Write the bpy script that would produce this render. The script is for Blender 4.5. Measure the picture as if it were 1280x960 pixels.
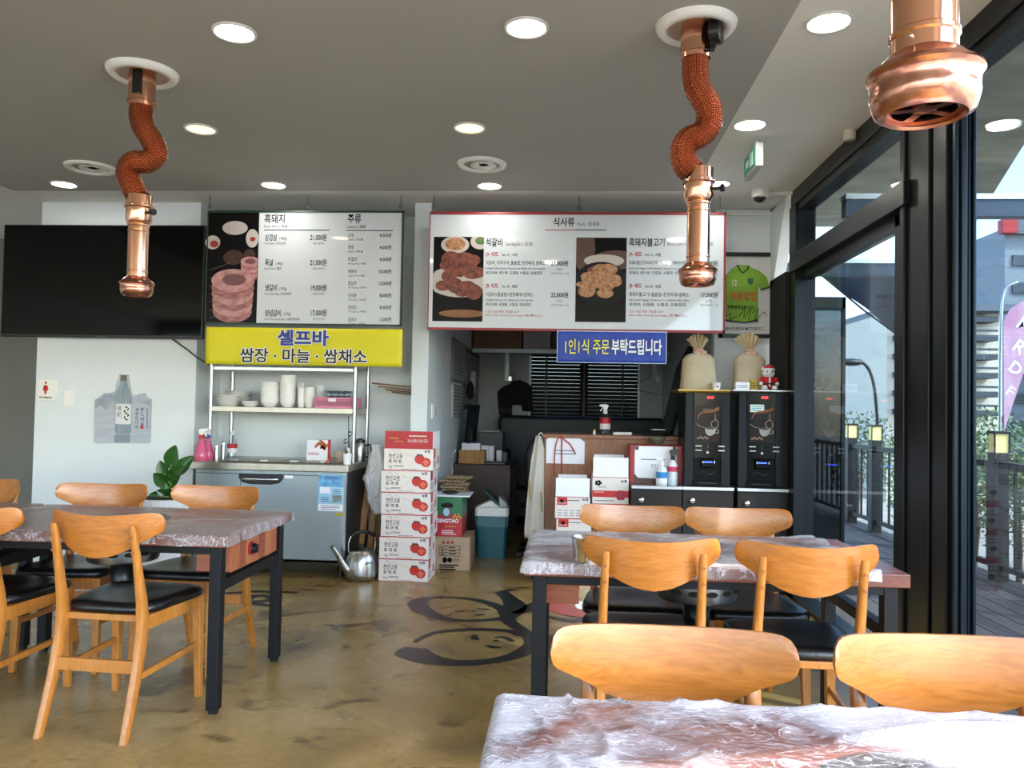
import bpy, bmesh, math, random
from mathutils import Vector, Matrix
R = math.radians
PI = math.pi
random.seed(7)
scene = bpy.context.scene
for o in list(bpy.data.objects):
    bpy.data.objects.remove(o)

# ------------------------------------------------------------------ camera
FPX, PITCH, YAW, ROLL, EYE = 999.24, .0296, .0678, .0188, 1.3056     # focal length in pixels of the 1280x960 frame
fwd = Vector((-math.sin(YAW)*math.cos(PITCH), math.cos(YAW)*math.cos(PITCH), math.sin(PITCH)))
rgt = Vector((math.cos(YAW), math.sin(YAW), 0))
upv = rgt.cross(fwd)
cR = rgt*math.cos(ROLL) + upv*math.sin(ROLL)
cU = -rgt*math.sin(ROLL) + upv*math.cos(ROLL)
cam_data = bpy.data.cameras.new('camera')
cam_data.sensor_width = 36
cam_data.lens = FPX/1280*36
cam_data.clip_start = .02
cam_data.clip_end = 500
cam = bpy.data.objects.new('camera', cam_data)
scene.collection.objects.link(cam)
m = Matrix((cR, cU, -fwd)).transposed().to_4x4()
m.translation = Vector((0, 0, EYE))
cam.matrix_world = m
scene.camera = cam

# ------------------------------------------------------------------ sky, sun, exposure
world = bpy.data.worlds.new('world')
scene.world = world
world.use_nodes = True
wn = world.node_tree
wn.nodes.clear()
sky = wn.nodes.new('ShaderNodeTexSky')
sky.sky_type = 'NISHITA'
sky.sun_disc = False
sky.sun_elevation = R(48)
sky.sun_rotation = R(120)
sky.air_density = 1.0
sky.dust_density = 1.5
bg = wn.nodes.new('ShaderNodeBackground')
bg.inputs['Strength'].default_value = .78
wo = wn.nodes.new('ShaderNodeOutputWorld')
wn.links.new(sky.outputs[0], bg.inputs[0])
wn.links.new(bg.outputs[0], wo.inputs[0])

sun_data = bpy.data.lights.new('sun', 'SUN')
sun_data.energy = 5.5
sun_data.angle = R(.6)
sun_data.color = (1, .95, .86)
sun = bpy.data.objects.new('sun', sun_data)
scene.collection.objects.link(sun)
sun.location = (6, -3.5, 7.2)
sun.rotation_euler = Vector((.60, -.35, .72)).to_track_quat('Z', 'Y').to_euler()

scene.view_settings.view_transform = 'Standard'
scene.view_settings.look = 'None'
scene.view_settings.exposure = 1.15
scene.view_settings.gamma = 1
scene.view_settings.use_curve_mapping = False
scene.cycles.max_bounces = 8
scene.cycles.diffuse_bounces = 4
scene.cycles.transparent_max_bounces = 12
scene.cycles.sample_clamp_indirect = 6
scene.cycles.use_denoising = True

# ------------------------------------------------------------------ helpers
def ray(px, py):
    return fwd + cR*((px-640)/FPX) + cU*((480-py)/FPX)
def W(px, py, Y):                         # the point at depth Y that the photograph shows there
    d = ray(px, py)
    return Vector((0, 0, EYE)) + d*(Y/d.y)
def WZ(px, py, Z):
    d = ray(px, py)
    return Vector((0, 0, EYE)) + d*((Z-EYE)/d.z)
def WX(px, py, X):
    d = ray(px, py)
    return Vector((0, 0, EYE)) + d*(X/d.x)

def hexc(h):
    h = h.lstrip('#')
    out = []
    for i in (0, 2, 4):
        c = int(h[i:i+2], 16)/255
        out.append(c/12.92 if c <= .04045 else ((c+.055)/1.055)**2.4)
    return (*out, 1)

MATS = {}
def mat(name, col='#808080', rough=.5, metal=0, var=0, vscale=8, col2=None, bump=0, bscale=60, emit=None, estr=0,
        stretch=None, coat=0, alpha=None, spec=None, detail=4, trans=0, sheen=0):
    if name in MATS:
        return MATS[name]
    m = bpy.data.materials.new(name)
    m.use_nodes = True
    nt = m.node_tree
    b = nt.nodes['Principled BSDF']
    b.inputs['Base Color'].default_value = hexc(col)
    b.inputs['Roughness'].default_value = rough
    b.inputs['Metallic'].default_value = metal
    b.inputs['Coat Weight'].default_value = coat
    b.inputs['Coat Roughness'].default_value = .12
    b.inputs['Transmission Weight'].default_value = trans
    b.inputs['Sheen Weight'].default_value = sheen
    if spec is not None:
        b.inputs['Specular IOR Level'].default_value = spec
    if alpha is not None:
        b.inputs['Alpha'].default_value = alpha
    tc = nt.nodes.new('ShaderNodeTexCoord')
    mp = nt.nodes.new('ShaderNodeMapping')
    nt.links.new(tc.outputs['Object'], mp.inputs[0])
    if stretch:
        mp.inputs['Scale'].default_value = stretch
    if var or col2:
        n = nt.nodes.new('ShaderNodeTexNoise')
        n.inputs['Scale'].default_value = vscale
        n.inputs['Detail'].default_value = detail
        nt.links.new(mp.outputs[0], n.inputs['Vector'])
        mx = nt.nodes.new('ShaderNodeMix')
        mx.data_type = 'RGBA'
        rp = nt.nodes.new('ShaderNodeMapRange')
        rp.inputs[1].default_value = .32
        rp.inputs[2].default_value = .68
        nt.links.new(n.outputs['Fac'], rp.inputs[0])
        nt.links.new(rp.outputs[0], mx.inputs[0])
        c = hexc(col)
        mx.inputs[6].default_value = c
        mx.inputs[7].default_value = hexc(col2) if col2 else (c[0]*(1-var), c[1]*(1-var), c[2]*(1-var), 1)
        nt.links.new(mx.outputs[2], b.inputs['Base Color'])
    if bump:
        n2 = nt.nodes.new('ShaderNodeTexNoise')
        n2.inputs['Scale'].default_value = bscale
        n2.inputs['Detail'].default_value = 3
        nt.links.new(mp.outputs[0], n2.inputs['Vector'])
        bp = nt.nodes.new('ShaderNodeBump')
        bp.inputs['Strength'].default_value = bump
        bp.inputs['Distance'].default_value = .01
        nt.links.new(n2.outputs['Fac'], bp.inputs['Height'])
        nt.links.new(bp.outputs[0], b.inputs['Normal'])
    if emit:
        b.inputs['Emission Color'].default_value = hexc(emit)
        b.inputs['Emission Strength'].default_value = estr
    MATS[name] = m
    return m

class MB:
    """collects geometry; build() links it as one mesh object"""
    def __init__(s):
        s.v, s.f = [], []
    def add(s, vs, fs):
        n = len(s.v)
        s.v += [Vector(p) for p in vs]
        s.f += [tuple(i+n for i in f) for f in fs]
        return s
    def box(s, x0, x1, y0, y1, z0, z1):
        vs = [(x, y, z) for z in (z0, z1) for y in (y0, y1) for x in (x0, x1)]
        return s.add(vs, [(0, 2, 3, 1), (4, 5, 7, 6), (0, 1, 5, 4), (2, 6, 7, 3), (0, 4, 6, 2), (1, 3, 7, 5)])
    def hexa(s, p):                       # 8 points: bottom loop then top loop
        return s.add(p, [(3, 2, 1, 0), (4, 5, 6, 7), (0, 1, 5, 4), (1, 2, 6, 5), (2, 3, 7, 6), (3, 0, 4, 7)])
    def beam(s, a, b, w, h, up=(0, 0, 1)):  # box bar from a to b
        a, b = Vector(a), Vector(b)
        d = (b-a).normalized()
        u = Vector(up)
        x = d.cross(u)
        if x.length < 1e-4:
            x = d.cross(Vector((0, 1, 0)))
        x.normalize()
        u = x.cross(d)
        q = [x*(i*w/2)+u*(j*h/2) for i, j in ((-1, -1), (1, -1), (1, 1), (-1, 1))]
        return s.hexa([a+k for k in q]+[b+k for k in q])
    def loft(s, rings, cap=True, closed=True):
        n = len(rings[0])
        base = len(s.v)
        for r in rings:
            s.v += [Vector(p) for p in r]
        for i in range(len(rings)-1):
            for j in range(n if closed else n-1):
                k = (j+1) % n
                s.f.append((base+i*n+j, base+i*n+k, base+(i+1)*n+k, base+(i+1)*n+j))
        if cap:
            s.f.append(tuple(base+j for j in reversed(range(n))))
            e = base+(len(rings)-1)*n
            s.f.append(tuple(e+j for j in range(n)))
        return s
    def tube(s, pts, r, n=10, cap=True, sq=(1, 1)):
        pts = [Vector(p) for p in pts]
        rr = r if isinstance(r, (list, tuple)) else [r]*len(pts)
        rings = []
        t0 = (pts[1]-pts[0]).normalized()
        x = t0.orthogonal().normalized()
        for i, p in enumerate(pts):
            if i == 0:
                t = t0
            elif i == len(pts)-1:
                t = (pts[i]-pts[i-1]).normalized()
            else:
                t = (pts[i+1]-pts[i-1]).normalized()
            x = (x - t*x.dot(t)).normalized()
            y = t.cross(x)
            rings.append([p + x*(math.cos(2*PI*k/n)*rr[i]*sq[0]) + y*(math.sin(2*PI*k/n)*rr[i]*sq[1]) for k in range(n)])
        return s.loft(rings, cap)
    def cyl(s, a, b, r, r2=None, n=16, cap=True):
        return s.tube([a, b], [r, r if r2 is None else r2], n, cap)
    def lathe(s, prof, c=(0, 0, 0), n=24, cap=True, M=None):
        c = Vector(c)
        rings = []
        for r, z in prof:
            ring = [Vector((r*math.cos(2*PI*k/n), r*math.sin(2*PI*k/n), z)) for k in range(n)]
            if M is not None:
                ring = [M @ p for p in ring]
            rings.append([c+p for p in ring])
        return s.loft(rings, cap)
    def prism(s, poly, d0, d1, axis='y'):
        def P(a, b, d):
            return {'y': (a, d, b), 'x': (d, a, b), 'z': (a, b, d)}[axis]
        n = len(poly)
        vs = [P(a, b, d0) for a, b in poly]+[P(a, b, d1) for a, b in poly]
        fs = [tuple(range(n)), tuple(range(2*n-1, n-1, -1))]
        fs += [(i, i+n, (i+1) % n+n, (i+1) % n) for i in range(n)]
        return s.add(vs, fs)
    def ball(s, c, r, nu=14, nv=9):
        c = Vector(c)
        if not isinstance(r, (list, tuple)):
            r = (r, r, r)
        vs, fs = [c+Vector((0, 0, -r[2]))], []
        for i in range(1, nv):
            a = PI*i/nv
            for j in range(nu):
                b = 2*PI*j/nu
                vs.append(c+Vector((r[0]*math.sin(a)*math.cos(b), r[1]*math.sin(a)*math.sin(b), -r[2]*math.cos(a))))
        vs.append(c+Vector((0, 0, r[2])))
        for j in range(nu):
            fs.append((0, 1+(j+1) % nu, 1+j))
            fs.append((len(vs)-1, len(vs)-1-nu+j, len(vs)-1-nu+(j+1) % nu))
        for i in range(nv-2):
            for j in range(nu):
                fs.append((1+i*nu+j, 1+i*nu+(j+1) % nu, 1+(i+1)*nu+(j+1) % nu, 1+(i+1)*nu+j))
        return s.add(vs, fs)
    def grid(s, fn, nu, nv):
        b = len(s.v)
        for i in range(nu+1):
            for j in range(nv+1):
                s.v.append(Vector(fn(i/nu, j/nv)))
        for i in range(nu):
            for j in range(nv):
                a = b+i*(nv+1)+j
                s.f.append((a, a+nv+1, a+nv+2, a+1))
        return s
    def mesh(s, name, off=Vector((0, 0, 0)), smooth=False):
        me = bpy.data.meshes.new(name)
        me.from_pydata([p-off for p in s.v], [], s.f)
        me.validate()
        bm = bmesh.new()
        bm.from_mesh(me)
        bmesh.ops.recalc_face_normals(bm, faces=bm.faces)
        bm.to_mesh(me)
        bm.free()
        if smooth:
            me.polygons.foreach_set('use_smooth', [True]*len(me.polygons))
        return me
    def build(s, name, material, parent=None, smooth=False, bevel=0, w=True, auto=None, solid=0, seg=2):
        """w: coordinates are world ones (parents unrotated)"""
        if parent is None:
            xs = [p.x for p in s.v]; ys = [p.y for p in s.v]; zs = [p.z for p in s.v]
            off = Vector(((min(xs)+max(xs))/2, (min(ys)+max(ys))/2, min(zs)))
        else:
            off = wloc(parent) if w else Vector((0, 0, 0))
        me = s.mesh(name, off, smooth)
        me.materials.append(material)
        o = bpy.data.objects.new(name, me)
        scene.collection.objects.link(o)
        if parent is None:
            o.location = off
        else:
            o.parent = parent
        if solid:
            md = o.modifiers.new('solid', 'SOLIDIFY'); md.thickness = solid; md.offset = 0
        if bevel:
            md = o.modifiers.new('bevel', 'BEVEL'); md.width = bevel; md.segments = seg; md.limit_method = 'ANGLE'; md.angle_limit = R(40)
        if 'lettering' in name or name in ('print', 'small_lettering', 'sticker_print'):
            o['kind'] = 'stuff'
        if smooth and auto is not None:
            me.set_sharp_from_angle(angle=R(auto))
        return o

def wloc(o):
    l = Vector((0, 0, 0))
    while o is not None:
        l += o.location
        o = o.parent
    return l

def tag(o, label, cat, group=None, kind=None):
    o['label'] = label
    o['category'] = cat
    if group:
        o['group'] = group
    if kind:
        o['kind'] = kind
    return o
def struct(o, label=None):
    o['kind'] = 'structure'
    if label:
        o['label'] = label
    return o
def thing(name, label, cat, loc=(0, 0, 0), rz=0, group=None):
    o = bpy.data.objects.new(name, None)
    scene.collection.objects.link(o)
    o.location = loc
    o.rotation_euler = (0, 0, rz)
    o.empty_display_size = .05
    return tag(o, label, cat, group)
def dup(root, loc=None, rz=None, label=None, group=None):
    def cp(o, parent):
        c = o.copy()
        scene.collection.objects.link(c)
        c.parent = parent
        for ch in list(o.children):
            cp(ch, c)
        return c
    r = cp(root, None)
    if loc is not None:
        r.location = loc
    if rz is not None:
        r.rotation_euler = (0, 0, rz)
    if label:
        r['label'] = label
    if group:
        r['group'] = group
    return r

# lettering: font outlines turned into flat geometry
GL = {}
def glyphs(s_, bold):
    k = (s_, bold)
    if k not in GL:
        c = bpy.data.curves.new('lettering_outline', 'FONT')
        c.body = s_; c.size = 1; c.resolution_u = 2; c.offset = bold
        o = bpy.data.objects.new('lettering_outline', c)
        me = o.to_mesh()
        vs = [(v.co.x, v.co.y) for v in me.vertices]
        fs = [tuple(p.vertices) for p in me.polygons]
        o.to_mesh_clear()
        bpy.data.objects.remove(o); bpy.data.curves.remove(c)
        GL[k] = (vs, fs, max([v[0] for v in vs] or [0]))
    return GL[k]
def text(mb, s_, org, h, width=None, align='l', bold=0, right=(1, 0, 0), up=(0, 0, 1), sx=1):
    """org: left end of the baseline; h: capital height; width squeezes the line to that length"""
    vs, fs, wid = glyphs(s_, bold)
    if not vs:
        return
    org, right, up = Vector(org), Vector(right), Vector(up)
    k = h/.74
    kx = k*sx if width is None else width/max(wid, .01)
    sh = {'l': 0, 'c': -wid*kx/2, 'r': -wid*kx}[align]
    mb.add([org + right*(x*kx+sh) + up*(y*k) for x, y in vs], fs)
def disc(mb, c, rx, rz, n=20, a0=0, y=None, rot=0):
    """flat ellipse in the XZ plane"""
    pts = []
    for k in range(n):
        a = 2*PI*k/n
        x, z = rx*math.cos(a), rz*math.sin(a)
        pts.append((c[0]+x*math.cos(rot)-z*math.sin(rot), c[1], c[2]+x*math.sin(rot)+z*math.cos(rot)))
    mb.add(pts, [tuple(range(n))])
def rect(mb, x0, x1, z0, z1, y):
    mb.add([(x0, y, z0), (x1, y, z0), (x1, y, z1), (x0, y, z1)], [(0, 1, 2, 3)])
def smooth_path(pts, n=8):
    """Catmull-Rom through the points"""
    P = [Vector(p) for p in pts]
    P = [P[0]*2-P[1]]+P+[P[-1]*2-P[-2]]
    out = []
    for i in range(1, len(P)-2):
        for k in range(n):
            t = k/n
            a, b, c, d = P[i-1], P[i], P[i+1], P[i+2]
            out.append(.5*((2*b)+(c-a)*t+(2*a-5*b+4*c-d)*t*t+(3*b-a-3*c+d)*t**3))
    out.append(P[-2])
    return out

# ------------------------------------------------------------------ materials
def wood_mat(name, c1, c2, stretch, rough=.3, scale=6, coat=.3, dist=2.5):
    m = mat(name, c1, rough, coat=coat)
    nt = m.node_tree
    b = nt.nodes['Principled BSDF']
    tc = nt.nodes.new('ShaderNodeTexCoord'); mp = nt.nodes.new('ShaderNodeMapping')
    mp.inputs['Scale'].default_value = stretch
    oi = nt.nodes.new('ShaderNodeObjectInfo')
    ad = nt.nodes.new('ShaderNodeVectorMath'); ad.operation = 'ADD'
    sc = nt.nodes.new('ShaderNodeVectorMath'); sc.operation = 'SCALE'; sc.inputs[3].default_value = 7
    cb = nt.nodes.new('ShaderNodeCombineXYZ')
    for i in range(3):
        nt.links.new(oi.outputs['Random'], cb.inputs[i])
    nt.links.new(cb.outputs[0], sc.inputs[0])
    nt.links.new(tc.outputs['Object'], ad.inputs[0]); nt.links.new(sc.outputs[0], ad.inputs[1])
    nt.links.new(ad.outputs[0], mp.inputs[0])
    n = nt.nodes.new('ShaderNodeTexNoise'); n.inputs['Scale'].default_value = scale; n.inputs['Detail'].default_value = 5; n.inputs['Distortion'].default_value = dist
    nt.links.new(mp.outputs[0], n.inputs['Vector'])
    rp = nt.nodes.new('ShaderNodeValToRGB')
    rp.color_ramp.elements[0].position = .3; rp.color_ramp.elements[0].color = hexc(c1)
    rp.color_ramp.elements[1].position = .72; rp.color_ramp.elements[1].color = hexc(c2)
    nt.links.new(n.outputs['Fac'], rp.inputs[0])
    nt.links.new(rp.outputs[0], b.inputs['Base Color'])
    return m
M_chair = wood_mat('honey_wood', '#ba742e', '#9a5b1a', (1.2, 4, 9), .3, 5, .35)
M_chairleg = wood_mat('honey_wood_leg', '#be7e38', '#a26524', (6, 6, 1), .34, 5, .25)
M_vinyl = mat('black_vinyl', '#0b0b0c', .32, bump=.12, bscale=90)
M_tabletop = wood_mat('reddish_wood', '#7d4634', '#5f3126', (1.5, 14, 6), .35, 4, .2)
M_boxwood = wood_mat('red_wood_box', '#9c5a3a', '#82452b', (1, 3, 8), .4, 4, .1)
M_blacksteel = mat('black_powder_steel', '#101215', .5, spec=.25)
M_steel = mat('brushed_steel', '#b9bcbd', .28, 1, var=.15, vscale=40)
M_fridge = mat('fridge_steel', '#9ca6a9', .42, .75, var=.10, vscale=5, bump=.03, bscale=120)
M_worktop = mat('worktop_steel', '#b5b0a4', .33, .9, var=.15, vscale=18)
M_chrome = mat('chrome', '#d8d8d8', .12, 1)
M_copper = mat('copper', '#f2b898', .14, 1, var=.10, vscale=9)
M_copper_old = mat('copper_tarnished', '#e0a68e', .22, 1, col2='#a8705d', vscale=26, bump=.05, bscale=40)
M_white = mat('white_plastic', '#e6e7e2', .4)
M_porcelain = mat('porcelain', '#eeeeea', .18)
M_paper = mat('paper_white', '#e9e9ee', .7)
M_black = mat('black_plastic', '#0b0b0d', .35)
M_blackmatte = mat('black_matte', '#0a0a0a', .8)
M_red = mat('red_print', '#b3151d', .5)
M_darkred = mat('dark_red', '#8c1d28', .4)
M_ink = mat('ink', '#121216', .9, spec=.1)
M_greyink = mat('grey_ink', '#55585e', .9, spec=.1)
M_navyink = mat('navy_ink', '#1d2c57', .6)
M_alu = mat('anodised_dark', '#0b0f14', .35, 0, spec=.3)
M_flash_gaplight = mat('flashing_and_gap_light', '#c9cac4', .3, .8)
M_card = mat('cardboard', '#b39a7e', .8, var=.12, vscale=12)
def lines(mb, px0, px1, y0, n, dy, Y, th=.004):
    """thin unreadable rows of small print"""
    for i in range(n):
        a = W(px0, y0+i*dy, Y)
        b = W(px1-random.random()*(px1-px0)*.3, y0+i*dy, Y)
        rect(mb, a.x, b.x, a.z-th/2, a.z+th/2, Y)
# ------------------------------------------------------------------ the room
ZC = 2.90
YB = 6.17            # front of the wall columns at the back
XW = 1.62            # inner face of the glazed side
def concrete_floor():
    m = mat('epoxy_floor', '#8f7846', .3)
    nt = m.node_tree; b = nt.nodes['Principled BSDF']
    tc = nt.nodes.new('ShaderNodeTexCoord')
    def noise(scale, det, dist=0, stretch=(1, 1, 1)):
        mp = nt.nodes.new('ShaderNodeMapping'); mp.inputs['Scale'].default_value = stretch
        nt.links.new(tc.outputs['Object'], mp.inputs[0])
        n = nt.nodes.new('ShaderNodeTexNoise'); n.inputs['Scale'].default_value = scale; n.inputs['Detail'].default_value = det; n.inputs['Distortion'].default_value = dist
        nt.links.new(mp.outputs[0], n.inputs['Vector'])
        return n
    def ramp(n, stops):
        r = nt.nodes.new('ShaderNodeValToRGB')
        while len(r.color_ramp.elements) < len(stops):
            r.color_ramp.elements.new(.5)
        for e, (p, c) in zip(r.color_ramp.elements, stops):
            e.position = p; e.color = hexc(c)
        nt.links.new(n.outputs['Fac'], r.inputs[0])
        return r
    a = ramp(noise(1.7, 6, .6), [(.28, '#7a643f'), (.45, '#967c49'), (.6, '#aa915e'), (.78, '#b9a274')])
    c = ramp(noise(3.3, 5, 1.2, (1, 1.3, 1)), [(.30, '#5a4626'), (.42, '#ffffff')])
    d = ramp(noise(38, 3), [(.3, '#dcdcdc'), (.7, '#ffffff')])
    m1 = nt.nodes.new('ShaderNodeMix'); m1.data_type = 'RGBA'; m1.blend_type = 'MULTIPLY'; m1.inputs[0].default_value = .75
    nt.links.new(a.outputs[0], m1.inputs[6]); nt.links.new(c.outputs[0], m1.inputs[7])
    m2 = nt.nodes.new('ShaderNodeMix'); m2.data_type = 'RGBA'; m2.blend_type = 'MULTIPLY'; m2.inputs[0].default_value = .8
    nt.links.new(m1.outputs[2], m2.inputs[6]); nt.links.new(d.outputs[0], m2.inputs[7])
    nt.links.new(m2.outputs[2], b.inputs['Base Color'])
    rr = nt.nodes.new('ShaderNodeMapRange'); rr.inputs[3].default_value = .16; rr.inputs[4].default_value = .42
    nt.links.new(noise(2.2, 5, .5).outputs['Fac'], rr.inputs[0]); nt.links.new(rr.outputs[0], b.inputs['Roughness'])
    return m
M_floor = concrete_floor()
floor = struct(MB().box(-8, 1.70, -3, 9.8, -.12, 0).build('floor', M_floor), 'polished olive brown concrete floor')
M_wall = mat('white_paint', '#dbe3e6', .75, var=.06, vscale=2.5, bump=.04, bscale=30)
M_wallgrey = mat('grey_paint', '#7d7d78', .8, var=.08, vscale=2)
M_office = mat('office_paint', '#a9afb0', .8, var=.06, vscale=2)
M_ceil = mat('ceiling_grey_paint', '#a9a9a3', .8, var=.05, vscale=1.2)
M_ceilw = mat('ceiling_white_paint', '#e2e3df', .8, var=.04, vscale=1.5)
xl = WZ(0, 232, ZC).x
c0 = struct(MB().box(xl, .881, -3, 5.83, ZC, ZC+.1).build('ceiling', M_ceil), 'grey painted ceiling field')
bd = MB().box(.881, 1.70, -3, YB+.1, ZC-.001, ZC+.1).box(-8, .881, 5.83, 9.9, ZC-.001, ZC+.1).box(-8, xl, -3, 5.83, ZC-.001, ZC+.1).box(.881, 1.70, YB+.1, 9.9, ZC-.001, ZC+.1)
struct(bd.build('ceiling_border', M_ceilw), 'white ceiling border')
xc1 = W(53, 255, YB).x-.0; xc2 = W(247, 400, YB).x
xp1 = W(516, 400, YB).x; xp2 = W(536.5, 400, YB).x
YR = 6.62           # back of the recess
struct(MB().box(xc1, xc2, YB, YR+.3, 0, ZC).build('wall_column', M_wall), 'white wall column under the television')
struct(MB().box(xc2, xp1, YR, YR+.1, 0, ZC).build('wall_recess', M_wall))
YO = 9.7            # office back wall
struct(MB().box(xp1, xp2, YB, YO, 0, ZC).build('wall_pillar', M_wall), 'white pillar and side wall of the office')
struct(MB().box(-8, xc1, 7.6, 7.7, 0, ZC).build('wall_corridor', M_wallgrey))
struct(MB().box(-8.1, -8, -3, 7.7, 0, ZC).build('wall_left', M_wall))
# office back wall with a window opening
wa = W(664, 437, YO); wb = W(797, 523, YO)
mbw = MB().box(xp1, wa.x, YO, YO+.15, 0, ZC).box(wb.x, 1.9, YO, YO+.15, 0, ZC).box(wa.x, wb.x, YO, YO+.15, 0, wb.z).box(wa.x, wb.x, YO, YO+.15, wa.z, ZC)
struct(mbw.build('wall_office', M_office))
YS = 6.36
xs0 = W(893, 400, YS).x
struct(MB().box(xs0, 1.62, YS, YS+.12, 0, ZC).build('wall_coffee', M_wall), 'white wall behind the coffee machines')
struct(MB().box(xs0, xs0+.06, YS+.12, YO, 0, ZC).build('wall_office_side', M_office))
# wall return beside the glazing, with the slanted lower edge
struct(MB().prism([(5.9, 2.86), (6.36, 2.9), (6.36, 2.25), (6.25, 2.30)], 1.575, 1.66, 'x').build('wall_return', M_wall))
# conduit along the wall head and to the camera
struct(MB().beam((W(903, 262, 6.33).x, 6.335, 2.86), (1.60, 6.335, 2.86), .02, .03).beam((1.40, 5.86, 2.885), (1.60, 5.83, 2.885), .02, .025).beam((1.585, 5.9, 2.885), (1.585, 6.33, 2.885), .02, .025).build('trim_conduit', M_ceilw))
# rear facade behind the camera: posts and rails only
rf = MB()
for x in (-8, -6.4, -4.8, -3.2, -1.6, 0, 1.6):
    rf.box(x-.05, x+.05, -3.05, -2.95, 0, ZC)
rf.box(-8, 1.65, -3.05, -2.95, 0, .5); rf.box(-8, 1.65, -3.05, -2.95, 2.55, ZC)
struct(rf.build('wall_facade', M_alu))

# ------------------------------------------------------------------ glazed side
def glass_mat(name, tint, refl=.035):
    m = bpy.data.materials.new(name); m.use_nodes = True
    nt = m.node_tree; nt.nodes.clear()
    out = nt.nodes.new('ShaderNodeOutputMaterial'); mix = nt.nodes.new('ShaderNodeMixShader')
    tr = nt.nodes.new('ShaderNodeBsdfTransparent'); tr.inputs[0].default_value = (*tint, 1)
    gl = nt.nodes.new('ShaderNodeBsdfGlossy'); gl.inputs['Roughness'].default_value = 0
    lw = nt.nodes.new('ShaderNodeLayerWeight'); lw.inputs[0].default_value = .5
    pw = nt.nodes.new('ShaderNodeMath'); pw.operation = 'POWER'; pw.inputs[1].default_value = 5
    mu = nt.nodes.new('ShaderNodeMath'); mu.operation = 'MULTIPLY_ADD'; mu.inputs[1].default_value = .5; mu.inputs[2].default_value = refl
    nt.links.new(lw.outputs['Facing'], pw.inputs[0]); nt.links.new(pw.outputs[0], mu.inputs[0]); nt.links.new(mu.outputs[0], mix.inputs[0])
    nt.links.new(tr.outputs[0], mix.inputs[1]); nt.links.new(gl.outputs[0], mix.inputs[2]); nt.links.new(mix.outputs[0], out.inputs[0])
    return m
M_glass = glass_mat('window_glass', (.50, .56, .60))
M_glassfar = glass_mat('window_glass_tinted', (.58, .64, .68))
M_glassdark = glass_mat('tinted_glass', (.13, .15, .17), .06)
M_bottleglass = glass_mat('clear_plastic', (.9, .93, .95), .1)
w1 = thing('window_1', 'dark framed glazed side with fixed panes and a transom', 'window', (XW, 4.9, 0))
struct(w1)
MB().box(XW-.02, XW+.12, -3, 5.87, 2.79, ZC).build('top_rail', M_alu, w1, bevel=.004)
MB().box(XW-.005, XW+.10, -3, 5.87, 2.74, 2.79).build('top_bead', M_alu, w1)
MB().box(XW-.03, XW+.13, 3.9, 5.87, 2.31, 2.43).build('transom', M_alu, w1, bevel=.004)
MB().box(XW+.02, XW+.10, 3.9, 5.80, 2.25, 2.31).build('transom_bead', M_alu, w1)
MB().box(XW-.02, XW+.12, 5.74, 5.90, 0, 2.79).build('corner_post', M_alu, w1)
MB().box(XW-.02, XW+.12, -3, 5.87, 0, .035).build('sill', M_alu, w1)
MB().box(XW+.045, XW+.053, 4.0, 5.76, 2.43, 2.75).build('glass_pane', M_glassfar, w1)
MB().box(XW+.045, XW+.053, 4.0, 5.76, .03, 2.26).build('glass_pane', M_glassfar, w1)
MB().box(XW+.045, XW+.053, 2.62, 3.47, .03, 2.75).build('glass_pane', M_glass, w1)
MB().box(XW-.045, XW+.0, 5.90, 6.34, 0, 2.33).build('black_end_post', M_blackmatte, w1)
MB().box(XW+.02, XW+.075, 2.55, 2.62, .03, 2.75).build('door_stile', M_alu, w1, bevel=.004)
dl = MB().box(XW+.02, XW+.10, 3.99, 4.13, .03, 2.31)
dl.build('door_stile', M_alu, w1, bevel=.004)
# stack of folded door stiles
def Yat(px):
    return WX(px, 500, XW).y
spec = [(1127, 1133, -.015, M_alu), (1133, 1160, .0, M_alu), (1160.5, 1164.5, .03, M_flash_gaplight), (1165, 1176, .0, M_alu), (1176, 1186, -.012, M_alu), (1186.5, 1189, .02, M_flash_gaplight), (1189.2, 1191.5, .0, M_alu)]  # pale strips put the light in the gaps between stiles into colour
for a, b_, dx, mt in spec:
    y1, y0 = Yat(a), Yat(b_)
    MB().box(XW+dx, XW+.085, y0+.002, y1-.002, .03, 2.79).build('stile', mt, w1, bevel=.005)

ye = Yat(1191.5)
for k, (xa_, xb_) in enumerate(((.0, .018), (.024, .048), (.054, .066), (.070, .085))):
    MB().box(XW+xa_, XW+xb_, ye-.012-.008*(k % 2), ye+.004, .03, 2.79).build('stile_bead', mat('anodised_blue_lit', '#1c2733', .3, .3), w1, bevel=.004)  # bluish light on the stack's end is put into this bead colour

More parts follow.
